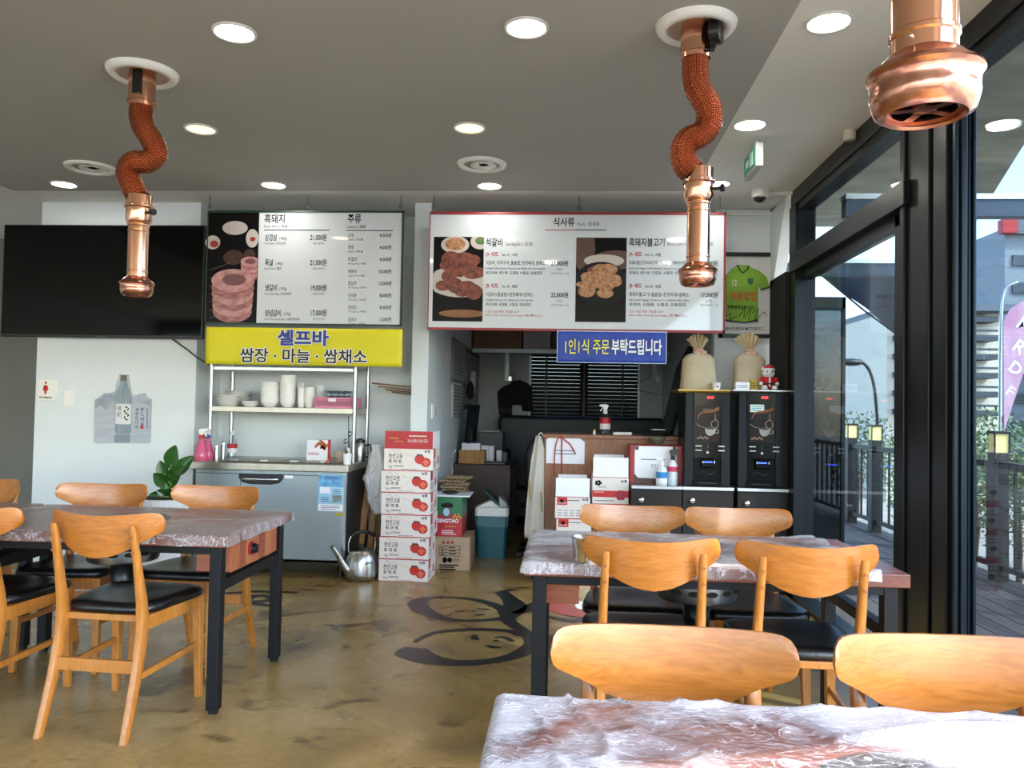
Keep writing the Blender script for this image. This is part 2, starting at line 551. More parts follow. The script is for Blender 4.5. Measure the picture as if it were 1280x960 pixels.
# ------------------------------------------------------------------ floor painting (ink faces) and cracks
M_paint = mat('floor_paint_black', '#1d1c1d', .35, var=.3, vscale=12)
M_paintred = mat('floor_paint_red', '#8c3a36', .4, var=.25, vscale=14)
M_paintwhite = mat('floor_paint_white', '#c9c7c0', .5)
M_crack = mat('crack', '#3d331d', .7)
def fl(px, py, z=.0015):
    p = WZ(px, py, 0)
    return Vector((p.x, p.y, z))
def stroke(name, pix, wid, mt=None, z=.0015, n=6):
    """brush stroke: pix are points on the floor in the photograph, wid their widths in metres"""
    P = smooth_path([fl(*p, z) for p in pix], n)
    ws = []
    for i in range(len(pix)-1):
        for k in range(n):
            ws.append(wid[i]+(wid[i+1]-wid[i])*k/n)
    ws.append(wid[-1])
    L, Rr = [], []
    for i, p in enumerate(P):
        t = (P[min(i+1, len(P)-1)]-P[max(i-1, 0)]).normalized()
        s_ = Vector((-t.y, t.x, 0))*ws[i]/2
        L.append(p+s_); Rr.append(p-s_)
    mb = MB()
    n_ = len(P)
    mb.add(L+Rr, [(i, i+1, n_+i+1, n_+i) for i in range(n_-1)])
    return mb.build(name, mt or M_paint, floor)
# upper face
stroke('paint_stroke', [(634, 770), (626, 760), (600, 751), (570, 747), (543, 747), (527, 750), (522, 755), (530, 764), (552, 772), (580, 776), (610, 775), (632, 773)], [.10, .09, .07, .05, .05, .11, .14, .13, .08, .05, .05, .09])
stroke('paint_stroke', [(570, 765), (583, 763)], [.03, .02])
stroke('paint_stroke', [(597, 761), (611, 762)], [.02, .03])
stroke('paint_stroke', [(593, 768), (600, 769), (605, 767)], [.02, .03, .02])
stroke('paint_stroke', [(590, 764.5), (594, 764.5)], [.03, .03])
# lower face
stroke('paint_stroke', [(650, 795), (636, 789), (600, 787), (570, 788), (545, 791), (528, 797), (518, 803)], [.05, .06, .06, .06, .05, .04, .03])
stroke('paint_stroke', [(507, 809), (514, 815), (535, 824), (570, 829), (610, 827), (640, 821), (660, 812), (666, 802), (655, 790), (640, 780), (632, 772)], [.02, .20, .15, .10, .08, .09, .11, .10, .08, .09, .10], z=.0018)
stroke('paint_stroke', [(594, 794), (593, 798), (599, 800)], [.03, .05, .02])
stroke('paint_stroke', [(618, 797), (630, 797), (641, 802)], [.03, .04, .04])
stroke('paint_stroke', [(608, 807), (616, 809), (626, 810)], [.03, .04, .02])
stroke('paint_stroke', [(616, 801.5), (623, 801)], [.02, .03])
# pigtail and collar
stroke('paint_stroke', [(626, 740), (636, 748), (644, 757), (640, 766), (634, 773)], [.10, .11, .16, .14, .10], z=.002)
stroke('paint_stroke', [(624, 741), (636, 738), (648, 738)], [.05, .06, .02], z=.0022)
stroke('paint_stroke', [(640, 766), (655, 764), (668, 756), (690, 748), (715, 752), (735, 764), (720, 776), (690, 772), (668, 767)], [.05, .10, .09, .05, .06, .06, .06, .05, .04], z=.002)
redp = [fl(p[0], p[1], .0024) for p in ((684, 752), (700, 751), (718, 758), (733, 765), (731, 773), (708, 770), (684, 763))]
MB().add(redp, [tuple(range(len(redp)))]).build('paint_patch', M_paintred, floor)
whp = [fl(726+7*math.cos(a*PI/8), 757+5*math.sin(a*PI/8), .0027) for a in range(16)]
MB().add(whp, [tuple(range(16))]).build('paint_patch', M_paintwhite, floor)
bp = [fl(p[0], p[1], .0012) for p in ((682, 796), (700, 790), (740, 800), (790, 825), (760, 850), (715, 842), (692, 832), (682, 815))]
MB().add(bp, [tuple(range(len(bp)))]).build('paint_patch', M_paint, floor)
# lettering strokes under the other table
stroke('paint_stroke', [(280, 742), (320, 739.5), (372, 741)], [.05, .06, .05])
stroke('paint_stroke', [(278, 754), (310, 754), (341, 758)], [.07, .07, .05])
stroke('paint_stroke', [(308, 751), (318, 745), (338, 746), (334, 751), (314, 752)], [.06, .06, .06, .06, .05], z=.002)
stroke('paint_stroke', [(275, 748), (285, 744), (290, 750)], [.05, .06, .05], z=.002)
# hairline cracks
stroke('crack', [(275, 783), (310, 776), (343, 772), (372, 768), (410, 763), (440, 761), (520, 755)], [.004, .007, .005, .008, .006, .004, .005], M_crack)
stroke('crack', [(334, 802), (341, 790), (344, 783)], [.004, .006, .003], M_crack)
stroke('crack', [(555, 730), (557, 738), (552, 745)], [.003, .006, .004], M_crack)
# ------------------------------------------------------------------ ceiling fittings
M_lampw = mat('lamp_white', '#ffffff', .5, emit='#fffaf0', estr=14)
M_lampy = mat('lamp_warm', '#f6e2a0', .5, emit='#ffe6a0', estr=1.1)
M_reflect = mat('lamp_trim', '#cfcfca', .35)
def downlight(px, py, warm, label):
    p = WZ(px, py, ZC)
    t = thing('downlight', label, 'ceiling light', (p.x, p.y, ZC), 0, 'round recessed ceiling downlights')
    r = .095
    MB().lathe([(r*.84, .0), (r*.86, -.008), (r*.97, -.010), (r, -.004), (r, .0)], n=32, cap=False).build('trim_ring', M_reflect, t, smooth=True, w=False)
    MB().lathe([(.001, -.004), (r*.85, -.003)], n=32, cap=False).build('diffuser', M_lampy if warm else M_lampw, t, w=False)
    ld = bpy.data.lights.new('downlight_light', 'AREA'); ld.shape = 'DISK'; ld.size = .15
    ld.energy = .5 if warm else 1.0
    ld.color = (1, .85, .6) if warm else (1, .95, .87)
    lo = bpy.data.objects.new('downlight_light', ld); scene.collection.objects.link(lo)
    lo.parent = t; lo.location = (0, 0, -.02)
    return t
for a in ((293, 40, 0, 'white downlight in the front row near the copper extractor over the side table'),
          (658, 34, 0, 'white downlight in the middle of the front row on the grey ceiling'),
          (1036, 27, 0, 'largest white downlight on the white ceiling strip by the glazing'),
          (251, 161, 1, 'dim yellow downlight beside the twisted extractor hose near the television'),
          (587, 159.5, 1, 'dim yellow downlight in the middle of the grey ceiling'),
          (937.5, 155.5, 0, 'white downlight on the white ceiling strip just before the exit sign'),
          (80, 230, 0, 'small white downlight above the television'),
          (342, 231, 0, 'small white downlight above the pork menu board'),
          (612, 232, 0, 'small white downlight above the meals menu board by the round vent'),
          (897, 229.5, 0, 'small white downlight beside the extractor hose over the coffee corner')):
    downlight(*a)
M_inside = mat('vent_inside', '#9a9c98', .6)
def vent(px, py, label):
    p = WZ(px, py, ZC)
    t = thing('ceiling_vent', label, 'vent', (p.x, p.y, ZC))
    MB().lathe([(.115, -.002), (.125, -.018), (.160, -.014), (.166, .0)], n=36, cap=False).build('flange', M_white, t, smooth=True, w=False)
    MB().lathe([(.001, -.003), (.116, -.003)], n=36, cap=False).build('cover', M_inside, t, smooth=True, w=False)
    MB().lathe([(.03, -.004), (.06, -.010), (.085, -.012), (.09, -.004)], c=(.012, .01, 0), n=30, cap=True).build('inner_cap', M_white, t, smooth=True, w=False)
vent(602, 205, 'round white unused vent ring in the middle of the grey ceiling')
vent(113, 209, 'round white unused vent ring near the television extractor')

# copper extractor hoods
def hose_mat():
    m = mat('copper_braid', '#8f3413', .27, .9)
    nt = m.node_tree; b = nt.nodes['Principled BSDF']
    at_ = nt.nodes.new('ShaderNodeUVMap')
    br = nt.nodes.new('ShaderNodeTexWave'); br.wave_type = 'BANDS'; br.bands_direction = 'Y'; br.inputs['Scale'].default_value = 7.5
    b2 = nt.nodes.new('ShaderNodeTexWave'); b2.wave_type = 'BANDS'; b2.bands_direction = 'X'; b2.inputs['Scale'].default_value = 11
    nt.links.new(at_.outputs[0], br.inputs['Vector']); nt.links.new(at_.outputs[0], b2.inputs['Vector'])
    mu = nt.nodes.new('ShaderNodeMath'); mu.operation = 'MULTIPLY'
    nt.links.new(br.outputs['Fac'], mu.inputs[0]); nt.links.new(b2.outputs['Fac'], mu.inputs[1])
    mx = nt.nodes.new('ShaderNodeMix'); mx.data_type = 'RGBA'
    mx.inputs[6].default_value = hexc('#6e220d'); mx.inputs[7].default_value = hexc('#e08a58')  # orange crests put the braid's highlights into its colour
    nt.links.new(mu.outputs[0], mx.inputs[0]); nt.links.new(mx.outputs[2], b.inputs['Base Color'])
    bp_ = nt.nodes.new('ShaderNodeBump'); bp_.inputs['Strength'].default_value = .8; bp_.inputs['Distance'].default_value = .004
    nt.links.new(mu.outputs[0], bp_.inputs['Height']); nt.links.new(bp_.outputs[0], b.inputs['Normal'])
    return m
M_hose = hose_mat()
def add_uv(o, n, rings):
    me = o.data
    uv = me.uv_layers.new(name='UVMap')
    for poly in me.polygons:
        for li in poly.loop_indices:
            vi = me.loops[li].vertex_index
            uv.data[li].uv = ((vi % n)/n, (vi//n)/rings)
def extractor(name_label, px, py, Yh, path_px, tube_top, tube_bot, strip):
    """px,py: centre of the ceiling flange; path_px: hose centreline in the photograph at depth Yh"""
    p = WZ(px, py, ZC)
    p.y = Yh
    if path_px:
        p.x = W(path_px[0][0], path_px[0][1], Yh).x
    t = thing('extractor_hood', name_label, 'extractor hood', (p.x, p.y, ZC), 0, 'copper grill extractor pipes')
    MB().lathe([(.120, -.012), (.126, -.030), (.150, -.028), (.163, -.012), (.166, 0)], n=40, cap=False).build('ceiling_flange', M_white, t, smooth=True, w=False)
    MB().lathe([(.060, -.001), (.095, -.002), (.112, -.006), (.121, -.016)], n=40, cap=False).build('flange_bowl', mat('flange_beige_shade', '#a8978a', .35), t, smooth=True, w=False)  # beige liner, darkened to paint the shade inside the bowl
    zs = W(path_px[0][0], path_px[0][1], Yh).z
    MB().lathe([(.062, -.0), (.062, zs-ZC+.03), (.066, zs-ZC+.028), (.066, zs-ZC+.012), (.062, zs-ZC+.010), (.060, zs-ZC-.008), (.052, zs-ZC-.010)], n=32, cap=False).build('sleeve', M_copper, t, smooth=True, w=False, auto=40)
    if strip == 'wheel':
        MB().cyl((.050, -.045, -.055), (.092, -.062, -.055), .052, n=24).build('damper_wheel', M_black, t, w=False, bevel=.004)
        MB().box(.045, .068, -.075, -.04, -.13, -.01).build('damper_strip', M_black, t, w=False)
    else:
        MB().box(-.012, .030, -.072, -.045, zs-ZC+.035, -.012).build('damper_strip', M_black, t, w=False, bevel=.004)
    pts = [W(a, b, Yh) for a, b in path_px]
    sp = smooth_path(pts, 10)
    nring = len(sp)
    rad = [.054+.0012*math.sin(i*2.2) for i in range(nring)]
    ho = MB().tube([q for q in sp], rad, n=28, cap=False).build('flexible_hose', M_hose, t, smooth=True)
    add_uv(ho, 28, nring/4)
    a = pts[-1]; zt = W(tube_top[0], tube_top[1], Yh).z; zb = W(tube_bot[0], tube_bot[1], Yh).z
    ax = W(tube_bot[0], tube_bot[1], Yh).x
    c = Vector((ax, Yh, 0))
    zc_ = zt
    z1 = a.z
    MB().lathe([(.050, z1+.012), (.058, z1+.012), (.058, z1-.032), (.066, z1-.036), (.066, z1-.048), (.059, z1-.052), (.059, z1-.108), (.050, z1-.125), (.046, z1-.128)], c=c, n=36, cap=False).build('collar', M_copper, t, smooth=True, auto=35)
    MB().cyl(c+Vector((.05, -.02, z1-.075)), c+Vector((.085, -.035, z1-.075)), .008, n=10).cyl(c+Vector((.082, -.034, z1-.075)), c+Vector((.096, -.04, z1-.075)), .016, n=12).build('clamp_knob', M_black, t)
    for k in range(3):
        an = -PI/2+(k-1)*1.0
        MB().ball(c+Vector((.066*math.cos(an), .066*math.sin(an), z1-.042)), .006, 8, 5).build('screw', M_chrome, t, smooth=True)
    lower_pipe(t, c, z1-.125, zb, M_copper, M_copper_old)
    return t
def lower_pipe(t, c, zt, zb, mt, mt2):
    MB().lathe([(.046, zt), (.049, zt-.004), (.049, zt-.012), (.046, zt-.015), (.046, zt-.030), (.0485, zt-.033), (.0485, zt-.039), (.046, zt-.042), (.046, zb+.125), (.0485, zb+.122), (.0485, zb+.116), (.046, zb+.113), (.046, zb+.085)], c=c, n=40, cap=False).build('lower_pipe', mt, t, smooth=True, auto=35)
    MB().lathe([(.046, zb+.092), (.052, zb+.088), (.066, zb+.074), (.078, zb+.066), (.080, zb+.060), (.077, zb+.056), (.0745, zb+.052), (.0735, zb+.034), (.0745, zb+.030), (.073, zb+.022), (.068, zb+.006), (.058, zb), (.052, zb+.003), (.052, zb+.012)], c=c, n=44, cap=False).build('intake_head', mt2, t, smooth=True, auto=45)
    g = MB()
    g.lathe([(.053, zb+.010), (.044, zb+.008), (.044, zb+.014), (.053, zb+.016)], c=c, n=36, cap=False)
    for k in range(5):
        a = 2*PI*k/5+.4
        g.beam(c+Vector((.012*math.cos(a), .012*math.sin(a), zb+.012)), c+Vector((.05*math.cos(a), .05*math.sin(a), zb+.012)), .013, .005)
    g.lathe([(.018, zb+.010), (.001, zb+.009), (.001, zb+.014), (.018, zb+.015)], c=c, n=20, cap=False)
    g.build('intake_grille', mt2, t, smooth=False)
    MB().lathe([(.0525, zb+.02), (.0525, zb+.07), (.045, zb+.09), (.045, zb+.3)], c=c, n=28, cap=False).build('inner_sleeve', M_blackmatte, t, smooth=True)
extractor('copper extractor pipe with a twisted red hose in front of the television', 177, 92, 3.70,
          [(177, 132), (176, 145), (180, 160), (191, 178), (195, 192), (184, 202), (168, 203), (160, 213), (163, 228), (173, 248)], (173, 280), (170.5, 370), 'strip')
extractor('copper extractor pipe with a black damper wheel hanging before the meals menu board', 874, 31, 3.30,
          [(869.5, 72), (869, 92), (873, 112), (885, 134), (886, 154), (876, 168), (861, 175), (854, 188), (856, 204), (866, 215)], (870, 250), (872, 357), 'wheel')
hc = W(1155, 130, 1.2)
t = thing('extractor_hood', 'large near copper extractor pipe by the glazing, cut off by the top edge', 'extractor hood', (hc.x, 1.2, hc.z), 0, 'copper grill extractor pipes')
lower_pipe(t, Vector((hc.x, 1.2, 0)), ZC-.35, W(1155, 146, 1.2).z, M_copper, M_copper_old)
MB().lathe([(.06, ZC-.36), (.066, ZC-.3), (.062, ZC-.05), (.16, ZC-.02), (.166, ZC)], c=(hc.x, 1.2, 0), n=32, cap=False).build('sleeve', M_copper, t, smooth=True)
MB().ball((hc.x-.033, 1.2-.034, W(1155, 146, 1.2).z+.105), .0035, 8, 5).build('screw', M_chrome, t, smooth=True)

# exit sign, dome camera, detector
p = WZ(942, 182, ZC)
t = thing('exit_sign', 'small white exit sign box with a green face hanging from the ceiling', 'exit sign', (p.x, p.y, ZC))
MB().box(-.022, .022, -.16, .16, -.17, -.03).build('housing', mat('sign_housing', '#b3b6b0', .4), t, w=False, bevel=.006)
MB().box(-.0245, -.022, -.145, .145, -.155, -.045).build('green_face', mat('exit_green', '#1f8f66', .4, emit='#1f8f66', estr=.05), t, w=False)
xm = MB()
xm.box(-.026, -.0246, -.09, -.02, -.14, -.06).box(-.026, -.0246, .02, .09, -.12, -.08)
xm.build('pictogram', mat('exit_white', '#dff5ea', .5), t, w=False)
MB().cyl((0, -.08, -.03), (0, -.08, 0), .012).cyl((0, .08, -.03), (0, .08, 0), .012).build('mount', M_white, t, w=False)
p = WZ(950, 238, ZC)
t = thing('dome_camera', 'white dome security camera on the ceiling corner', 'camera', (p.x, p.y, ZC))
MB().lathe([(.060, 0), (.062, -.03), (.056, -.05), (.045, -.055)], n=28).build('base', M_white, t, smooth=True, w=False, auto=40)
MB().ball((0, 0, -.05), (.045, .045, .04), 18, 10).build('dome', mat('smoked_dome', '#101114', .08), t, smooth=True, w=False)
p = WZ(1062, 163, ZC)
t = thing('sensor', 'small cream ceiling sensor beside the window head', 'sensor', (p.x, p.y, ZC))
MB().lathe([(.034, 0), (.034, -.045), (.028, -.055)], n=20).build('body', mat('cream_plastic', '#c9c5b4', .5), t, smooth=True, w=False, auto=40)
MB().lathe([(.02, -.055), (.018, -.06)], n=16).build('lens', mat('lens_grey', '#8f8f8a', .4), t, w=False)
# ------------------------------------------------------------------ chairs
def lerp_tab(tab, u):
    for (a, b), (c, d) in zip(tab, tab[1:]):
        if u <= c:
            return b+(d-b)*(u-a)/(c-a)
    return tab[-1][1]
B_TOP = [(0, .945), (.3, .955), (.6, .98), (.80, 1.0), (.89, .995), (.94, .975), (.97, .935), (.99, .87), (1, .78)]
B_BOT = [(0, 0), (.2, .03), (.35, .09), (.55, .215), (.706, .36), (.85, .47), (.93, .53), (.97, .575), (.99, .63), (1, .69)]
def make_chair():
    t = thing('dining_chair', 'x', 'chair')
    hw, zb, zt = .2425, .684, .863
    us = [-1, -.995, -.98, -.95, -.9, -.84, -.76, -.66, -.55, -.42, -.28, -.14]
    us = us+[0]+[-u for u in reversed(us)]
    def yb(u, z):
        return -.266+.092*u*u-.10*(z-.70)
    back = MB()
    rings = []
    th = .008
    for u in us:
        z1 = zb+(zt-zb)*lerp_tab(B_TOP, abs(u)); z0 = zb+(zt-zb)*lerp_tab(B_BOT, abs(u))
        if z1-z0 < .004:
            z1 += .004; z0 -= .004
        x = u*hw
        ring = []
        zz = [z0+(z1-z0)*k/4 for k in range(5)]
        for k, z in enumerate(zz):
            e = th*(.55 if k in (0, 4) else 1)
            ring.append((x, yb(u, z)+e, z))
        for k, z in reversed(list(enumerate(zz))):
            e = th*(.55 if k in (0, 4) else 1)
            ring.append((x, yb(u, z)-e, z))
        rings.append(ring)
    back.loft(rings)
    back.build('backrest', M_chair, t, smooth=True, w=False, auto=50)
    # seat pad
    seat = MB()
    def seat_pt(a, k, z):
        # rounded trapezoid outline
        c, s_ = math.cos(a), math.sin(a)
        e = .45
        x = math.copysign(abs(c)**e, c); y = math.copysign(abs(s_)**e, s_)
        w_ = .215+.026*y
        return (x*w_*k, .012+y*.215*k, z)
    rr = []
    for k, z in ((.93, .452), (.99, .458), (1, .470), (.985, .484), (.93, .492), (.75, .494), (.4, .488), (.02, .484)):
        rr.append([seat_pt(2*PI*i/36, k, z) for i in range(36)])
    seat.loft(rr)
    seat.build('seat', M_vinyl, t, smooth=True, w=False, auto=60)
    # rear legs / posts
    prof = [(-.315, 0, .030, .036), (-.285, .09, .032, .042), (-.245, .22, .034, .048), (-.212, .36, .036, .056), (-.205, .44, .036, .058), (-.215, .52, .034, .046), (-.238, .62, .031, .036), (-.258, .71, .029, .030), (-.282, .80, .028, .024), (-.288, .820, .022, .014)]
    for s_ in (-1, 1):
        mb = MB(); rings = []
        for y, z, wx, wy in prof:
            x = s_*(.178-.012*(z/.8))
            ring = []
            for k in range(10):
                a = 2*PI*(k+.5)/10
                c, q = math.cos(a), math.sin(a)
                ring.append((x+math.copysign(abs(c)**.6, c)*wx/2, y+math.copysign(abs(q)**.6, q)*wy/2, z))
            rings.append(ring)
        mb.loft(rings)
        lg = mb.build('rear_leg', M_chairleg, t, smooth=True, w=False, auto=50)
        for zz in (.772, .715):
            yy = -.262-.10*(zz-.70)-.0325+.03*.5
            MB().cyl((s_*(.178-.012*(zz/.8)), -.265-(zz-.69)*.2-.0145, zz), (s_*(.178-.012*(zz/.8)), -.265-(zz-.69)*.2-.0175, zz), .0055, n=10).build('wood_plug', M_boxwood, lg, w=False)
    for s_ in (-1, 1):
        mb = MB()
        x1, x0 = s_*.19, s_*.198
        mb.hexa([(x0-.014, .186, 0), (x0+.014, .186, 0), (x0+.014, .214, 0), (x0-.014, .214, 0), (x1-.020, .165, .452), (x1+.020, .165, .452), (x1+.020, .205, .452), (x1-.020, .205, .452)])
        mb.build('front_leg', M_chairleg, t, w=False, bevel=.004)
    for s_ in (-1, 1):
        MB().beam((s_*.178, -.20, .425), (s_*.192, .18, .425), .022, .055).build('side_rail', M_chairleg, t, w=False, bevel=.003)
        MB().beam((s_*.178, -.235, .225), (s_*.194, .19, .235), .018, .026).build('side_stretcher', M_chairleg, t, w=False, bevel=.003)
    MB().beam((-.18, .185, .425), (.18, .185, .425), .022, .055).build('front_rail', M_chairleg, t, w=False, bevel=.003)
    MB().beam((-.17, -.190, .440), (.17, -.190, .440), .022, .026).build('back_rail', M_chairleg, t, w=False, bevel=.003)
    MB().beam((-.172, -.238, .262), (.172, -.238, .262), .02, .05).build('back_stretcher', M_chairleg, t, w=False, bevel=.003)
    return t
chair0 = make_chair()
CH = [(-1.815, 3.30, -.06, 'honey wood chair with black seat, its back to us at the grey-covered table'),
      (-2.445, 3.34, -.03, 'honey wood chair with black seat cut off by the picture edge, near side'),
      (-2.43, 3.90, PI+.06, 'honey wood chair with black seat facing us at the far side, before the bottle poster'),
      (-1.85, 3.93, PI-.06, 'honey wood chair facing us at the far side, between potted plant and fridge'),
      (-3.20, 3.98, PI, 'honey wood chair facing us, cut off by the picture edge, beside the dark corridor'),
      (.305, 3.06, .02, 'honey wood chair seen from behind with a sunlit top edge, beside the steel cup'),
      (.845, 3.04, -.03, 'honey wood chair seen from behind, nearer the glazing at the middle table'),
      (.31, 3.545, PI-.02, 'honey wood chair facing us before the stacked cartons, far side of the middle table'),
      (.795, 3.55, PI, 'honey wood chair facing us before the coffee machines, far side of the middle table'),
      (.215, 1.435, PI-.03, 'large honey wood chair back in front, facing us across the foremost table'),
      (.78, 1.445, PI+.02, 'large honey wood chair back in front, cut off by the picture edge near the glazing')]
for i, (x, y, rz, lab) in enumerate(CH):
    o = chair0 if i == 0 else dup(chair0)
    o.location = (x, y, 0); o.rotation_euler = (0, 0, rz)
    o['label'] = lab; o['group'] = 'honey wood dining chairs with black seats'

# ------------------------------------------------------------------ grill tables
M_slot = mat('slot_black', '#050505', .8)
M_plate = mat('grill_plate', '#4a4a48', .45, .7, var=.3, vscale=30)
def table(x0, x1, y0, y1, label, box_end):
    t = thing('grill_table', label, 'table', ((x0+x1)/2, (y0+y1)/2, 0), 0, 'black steel grill tables')
    L = .05
    for x in (x0, x1-L):
        for y in (y0, y1-L):
            lg = MB().box(x, x+L, y, y+L, .018, .70).build('leg', M_blacksteel, t, bevel=.003)
            MB().box(x+.009, x+L-.009, y+.009, y+L-.009, 0, .018).build('foot', M_black, lg)
    for y in (y0, y1-.04):
        MB().box(x0+L, x1-L, y, y+.04, .666, .70).build('frame_rail', M_blacksteel, t, bevel=.003)
    for x in (x0+.005, x1-.045):
        if (x > x0+.1) != (box_end == 'r'):
            MB().box(x, x+.04, y0+L, y1-L, .655, .70).build('frame_rail', M_blacksteel, t, bevel=.003)
        MB().box(x, x+.04, y0+L, y1-L, .505, .55).build('end_stretcher', M_blacksteel, t, bevel=.003)
    MB().box(x0-.03, x1+.03, y0-.03, y1+.03, .70, .748).build('tabletop', M_tabletop, t, bevel=.004)
    cx, cy = (x0+x1)/2, (y0+y1)/2
    d = MB().lathe([(.10, .558), (.152, .560), (.156, .568), (.156, .695)], c=(cx, cy, 0), n=40).build('grill_drum', M_steel, t, smooth=True, auto=40)
    for k in range(14):
        a = 2*PI*k/14
        c, s_ = math.cos(a), math.sin(a)
        mb = MB()
        mb.loft([[(cx+c*r_-s_*.023*math.cos(2*PI*q/14), cy+s_*r_+c*.023*math.cos(2*PI*q/14), .602+.011*math.sin(2*PI*q/14)) for q in range(14)] for r_ in (.150, .1575)])
        mb.build('air_slot', M_slot, d)
    MB().lathe([(.05, .35), (.055, .558)], c=(cx, cy, 0), n=20).build('ash_pipe', M_black, t, smooth=True)
    MB().lathe([(.20, .7485), (.20, .7505), (.165, .7515), (.15, .7505), (.0, .7505)], c=(cx, cy, 0), n=40).build('grill_lid', M_plate, t, smooth=True, auto=30)
    # wooden control box with a knob at one end
    s_ = 1 if box_end == 'r' else -1
    xe = (x1-.012) if s_ > 0 else x0+.012
    xi = xe-s_*.16
    xa, xb = min(xe, xi), max(xe, xi)
    bx = MB().box(xa+.012*(s_ < 0), xb-.012*(s_ > 0), y0+.14, y1-.07, .565, .70).build('control_box', M_boxwood, t, bevel=.002)
    ys = [y0+.14+(y1-.21-y0)*k/7 for k in range(8)]
    for k in range(7):
        o = MB().box(min(xe, xe-s_*.012), max(xe, xe-s_*.012), ys[k]+.0008, ys[k+1]-.0008, .565-(.0015 if k % 2 else 0), .70).build('stave', PLANKM[k % 3], bx, bevel=.001)
    kn = MB().cyl((xe, (y0+y1)/2-.03, .635), (xe+s_*.012, (y0+y1)/2-.03, .635), .030, n=24).build('knob_plate', M_darkred, t)
    MB().cyl((xe+s_*.012, (y0+y1)/2-.03, .635), (xe+s_*.03, (y0+y1)/2-.03, .635), .024, .020, n=20).box(min(xe+s_*.03, xe+s_*.036), max(xe+s_*.03, xe+s_*.036), (y0+y1)/2-.035, (y0+y1)/2-.025, .617, .653).build('knob', M_black, kn)
    return t
PLANKM = [wood_mat('stave_a', '#a5603c', '#8f4e31', (3, 8, 1), .4, 4, .1), wood_mat('stave_b', '#8d4c33', '#7a3f2a', (3, 8, 1), .4, 4, .1), wood_mat('stave_c', '#b06f48', '#9a5a38', (3, 8, 1), .4, 4, .1)]
table(-2.70, -1.43, 3.28, 4.03, 'long grill table with a grey film cover and a black knob, before the fridge', 'r')
table(-4.07, -2.78, 3.30, 4.05, 'grill table at the picture edge beyond the near chairs, mostly out of view', 'r')
table(-.11, 1.183, 2.93, 3.63, 'middle grill table before the coffee corner with a bare wood corner', 'l')
table(-.085, 1.20, .83, 1.52, 'foremost grill table under a white wrinkled film cover', 'l')

# ------------------------------------------------------------------ thin plastic film covers
from mathutils import noise as mnoise
def film_mat(name, lo, hi, scale, stretch, rot, tone='#e8eaf0', cutoff=(.42, .62), ridge=.6, clear=None):
    """thin film: clear where it clings to the wood, milky where it lifts, with sharp whitish creases"""
    m = mat(name, tone, .2, spec=.5)
    nt = m.node_tree; b = nt.nodes['Principled BSDF']
    L = nt.links.new
    tc = nt.nodes.new('ShaderNodeTexCoord'); mp = nt.nodes.new('ShaderNodeMapping')
    mp.inputs['Scale'].default_value = stretch; mp.inputs['Rotation'].default_value = (0, 0, rot)
    L(tc.outputs['Object'], mp.inputs[0])
    def noi(sc, det, dis, vec):
        n = nt.nodes.new('ShaderNodeTexNoise'); n.inputs['Scale'].default_value = sc; n.inputs['Detail'].default_value = det; n.inputs['Distortion'].default_value = dis
        L(vec, n.inputs['Vector']); return n.outputs['Fac']
    def mth(op, a, b_=None, c_=None, clamp=False):
        n = nt.nodes.new('ShaderNodeMath'); n.operation = op; n.use_clamp = clamp
        for k, v in enumerate((a, b_, c_)):
            if v is None: continue
            if isinstance(v, (int, float)): n.inputs[k].default_value = v
            else: L(v, n.inputs[k])
        return n.outputs[0]
    def rng(v, a, c, d=0, e=1):
        n = nt.nodes.new('ShaderNodeMapRange'); n.inputs[1].default_value = a; n.inputs[2].default_value = c; n.inputs[3].default_value = d; n.inputs[4].default_value = e
        L(v, n.inputs[0]); return n.outputs[0]
    def ridges(n, width):
        a = mth('ABSOLUTE', mth('SUBTRACT', n, .5))
        return rng(a, 0, width, 1, 0)
    mask = noi(scale, 6, .9, tc.outputs['Object'])
    if clear:
        vs = nt.nodes.new('ShaderNodeVectorMath'); vs.operation = 'DISTANCE'
        sc_ = nt.nodes.new('ShaderNodeMapping'); sc_.inputs['Location'].default_value = (-clear[0]*clear[2], -clear[1]*clear[3], 0); sc_.inputs['Scale'].default_value = (clear[2], clear[3], 0)
        L(tc.outputs['Object'], sc_.inputs[0]); L(sc_.outputs[0], vs.inputs[0])
        dd = rng(vs.outputs['Value'], .3, 1.1, -.20, .14)
        mask = mth('ADD', mask, dd)
    cling = rng(mask, cutoff[0], cutoff[1])
    nr = noi(scale*1.6, 4, 1.6, mp.outputs[0])
    nr2 = noi(scale*3.4, 3, 1.2, mp.outputs[0])
    r1 = ridges(nr, .035); r2 = ridges(nr2, .03)
    rsum = mth('ADD', r1, mth('MULTIPLY', r2, .6), clamp=True)
    al = mth('MULTIPLY_ADD', rsum, ridge*.55, rng(cling, 0, 1, lo, hi), clamp=True)
    L(al, b.inputs['Alpha'])
    bp_ = nt.nodes.new('ShaderNodeBump'); bp_.inputs['Strength'].default_value = .55; bp_.inputs['Distance'].default_value = .008
    h = mth('ADD', mth('MULTIPLY', rsum, .5), nr2)
    L(h, bp_.inputs['Height']); L(bp_.outputs[0], b.inputs['Normal'])
    return m
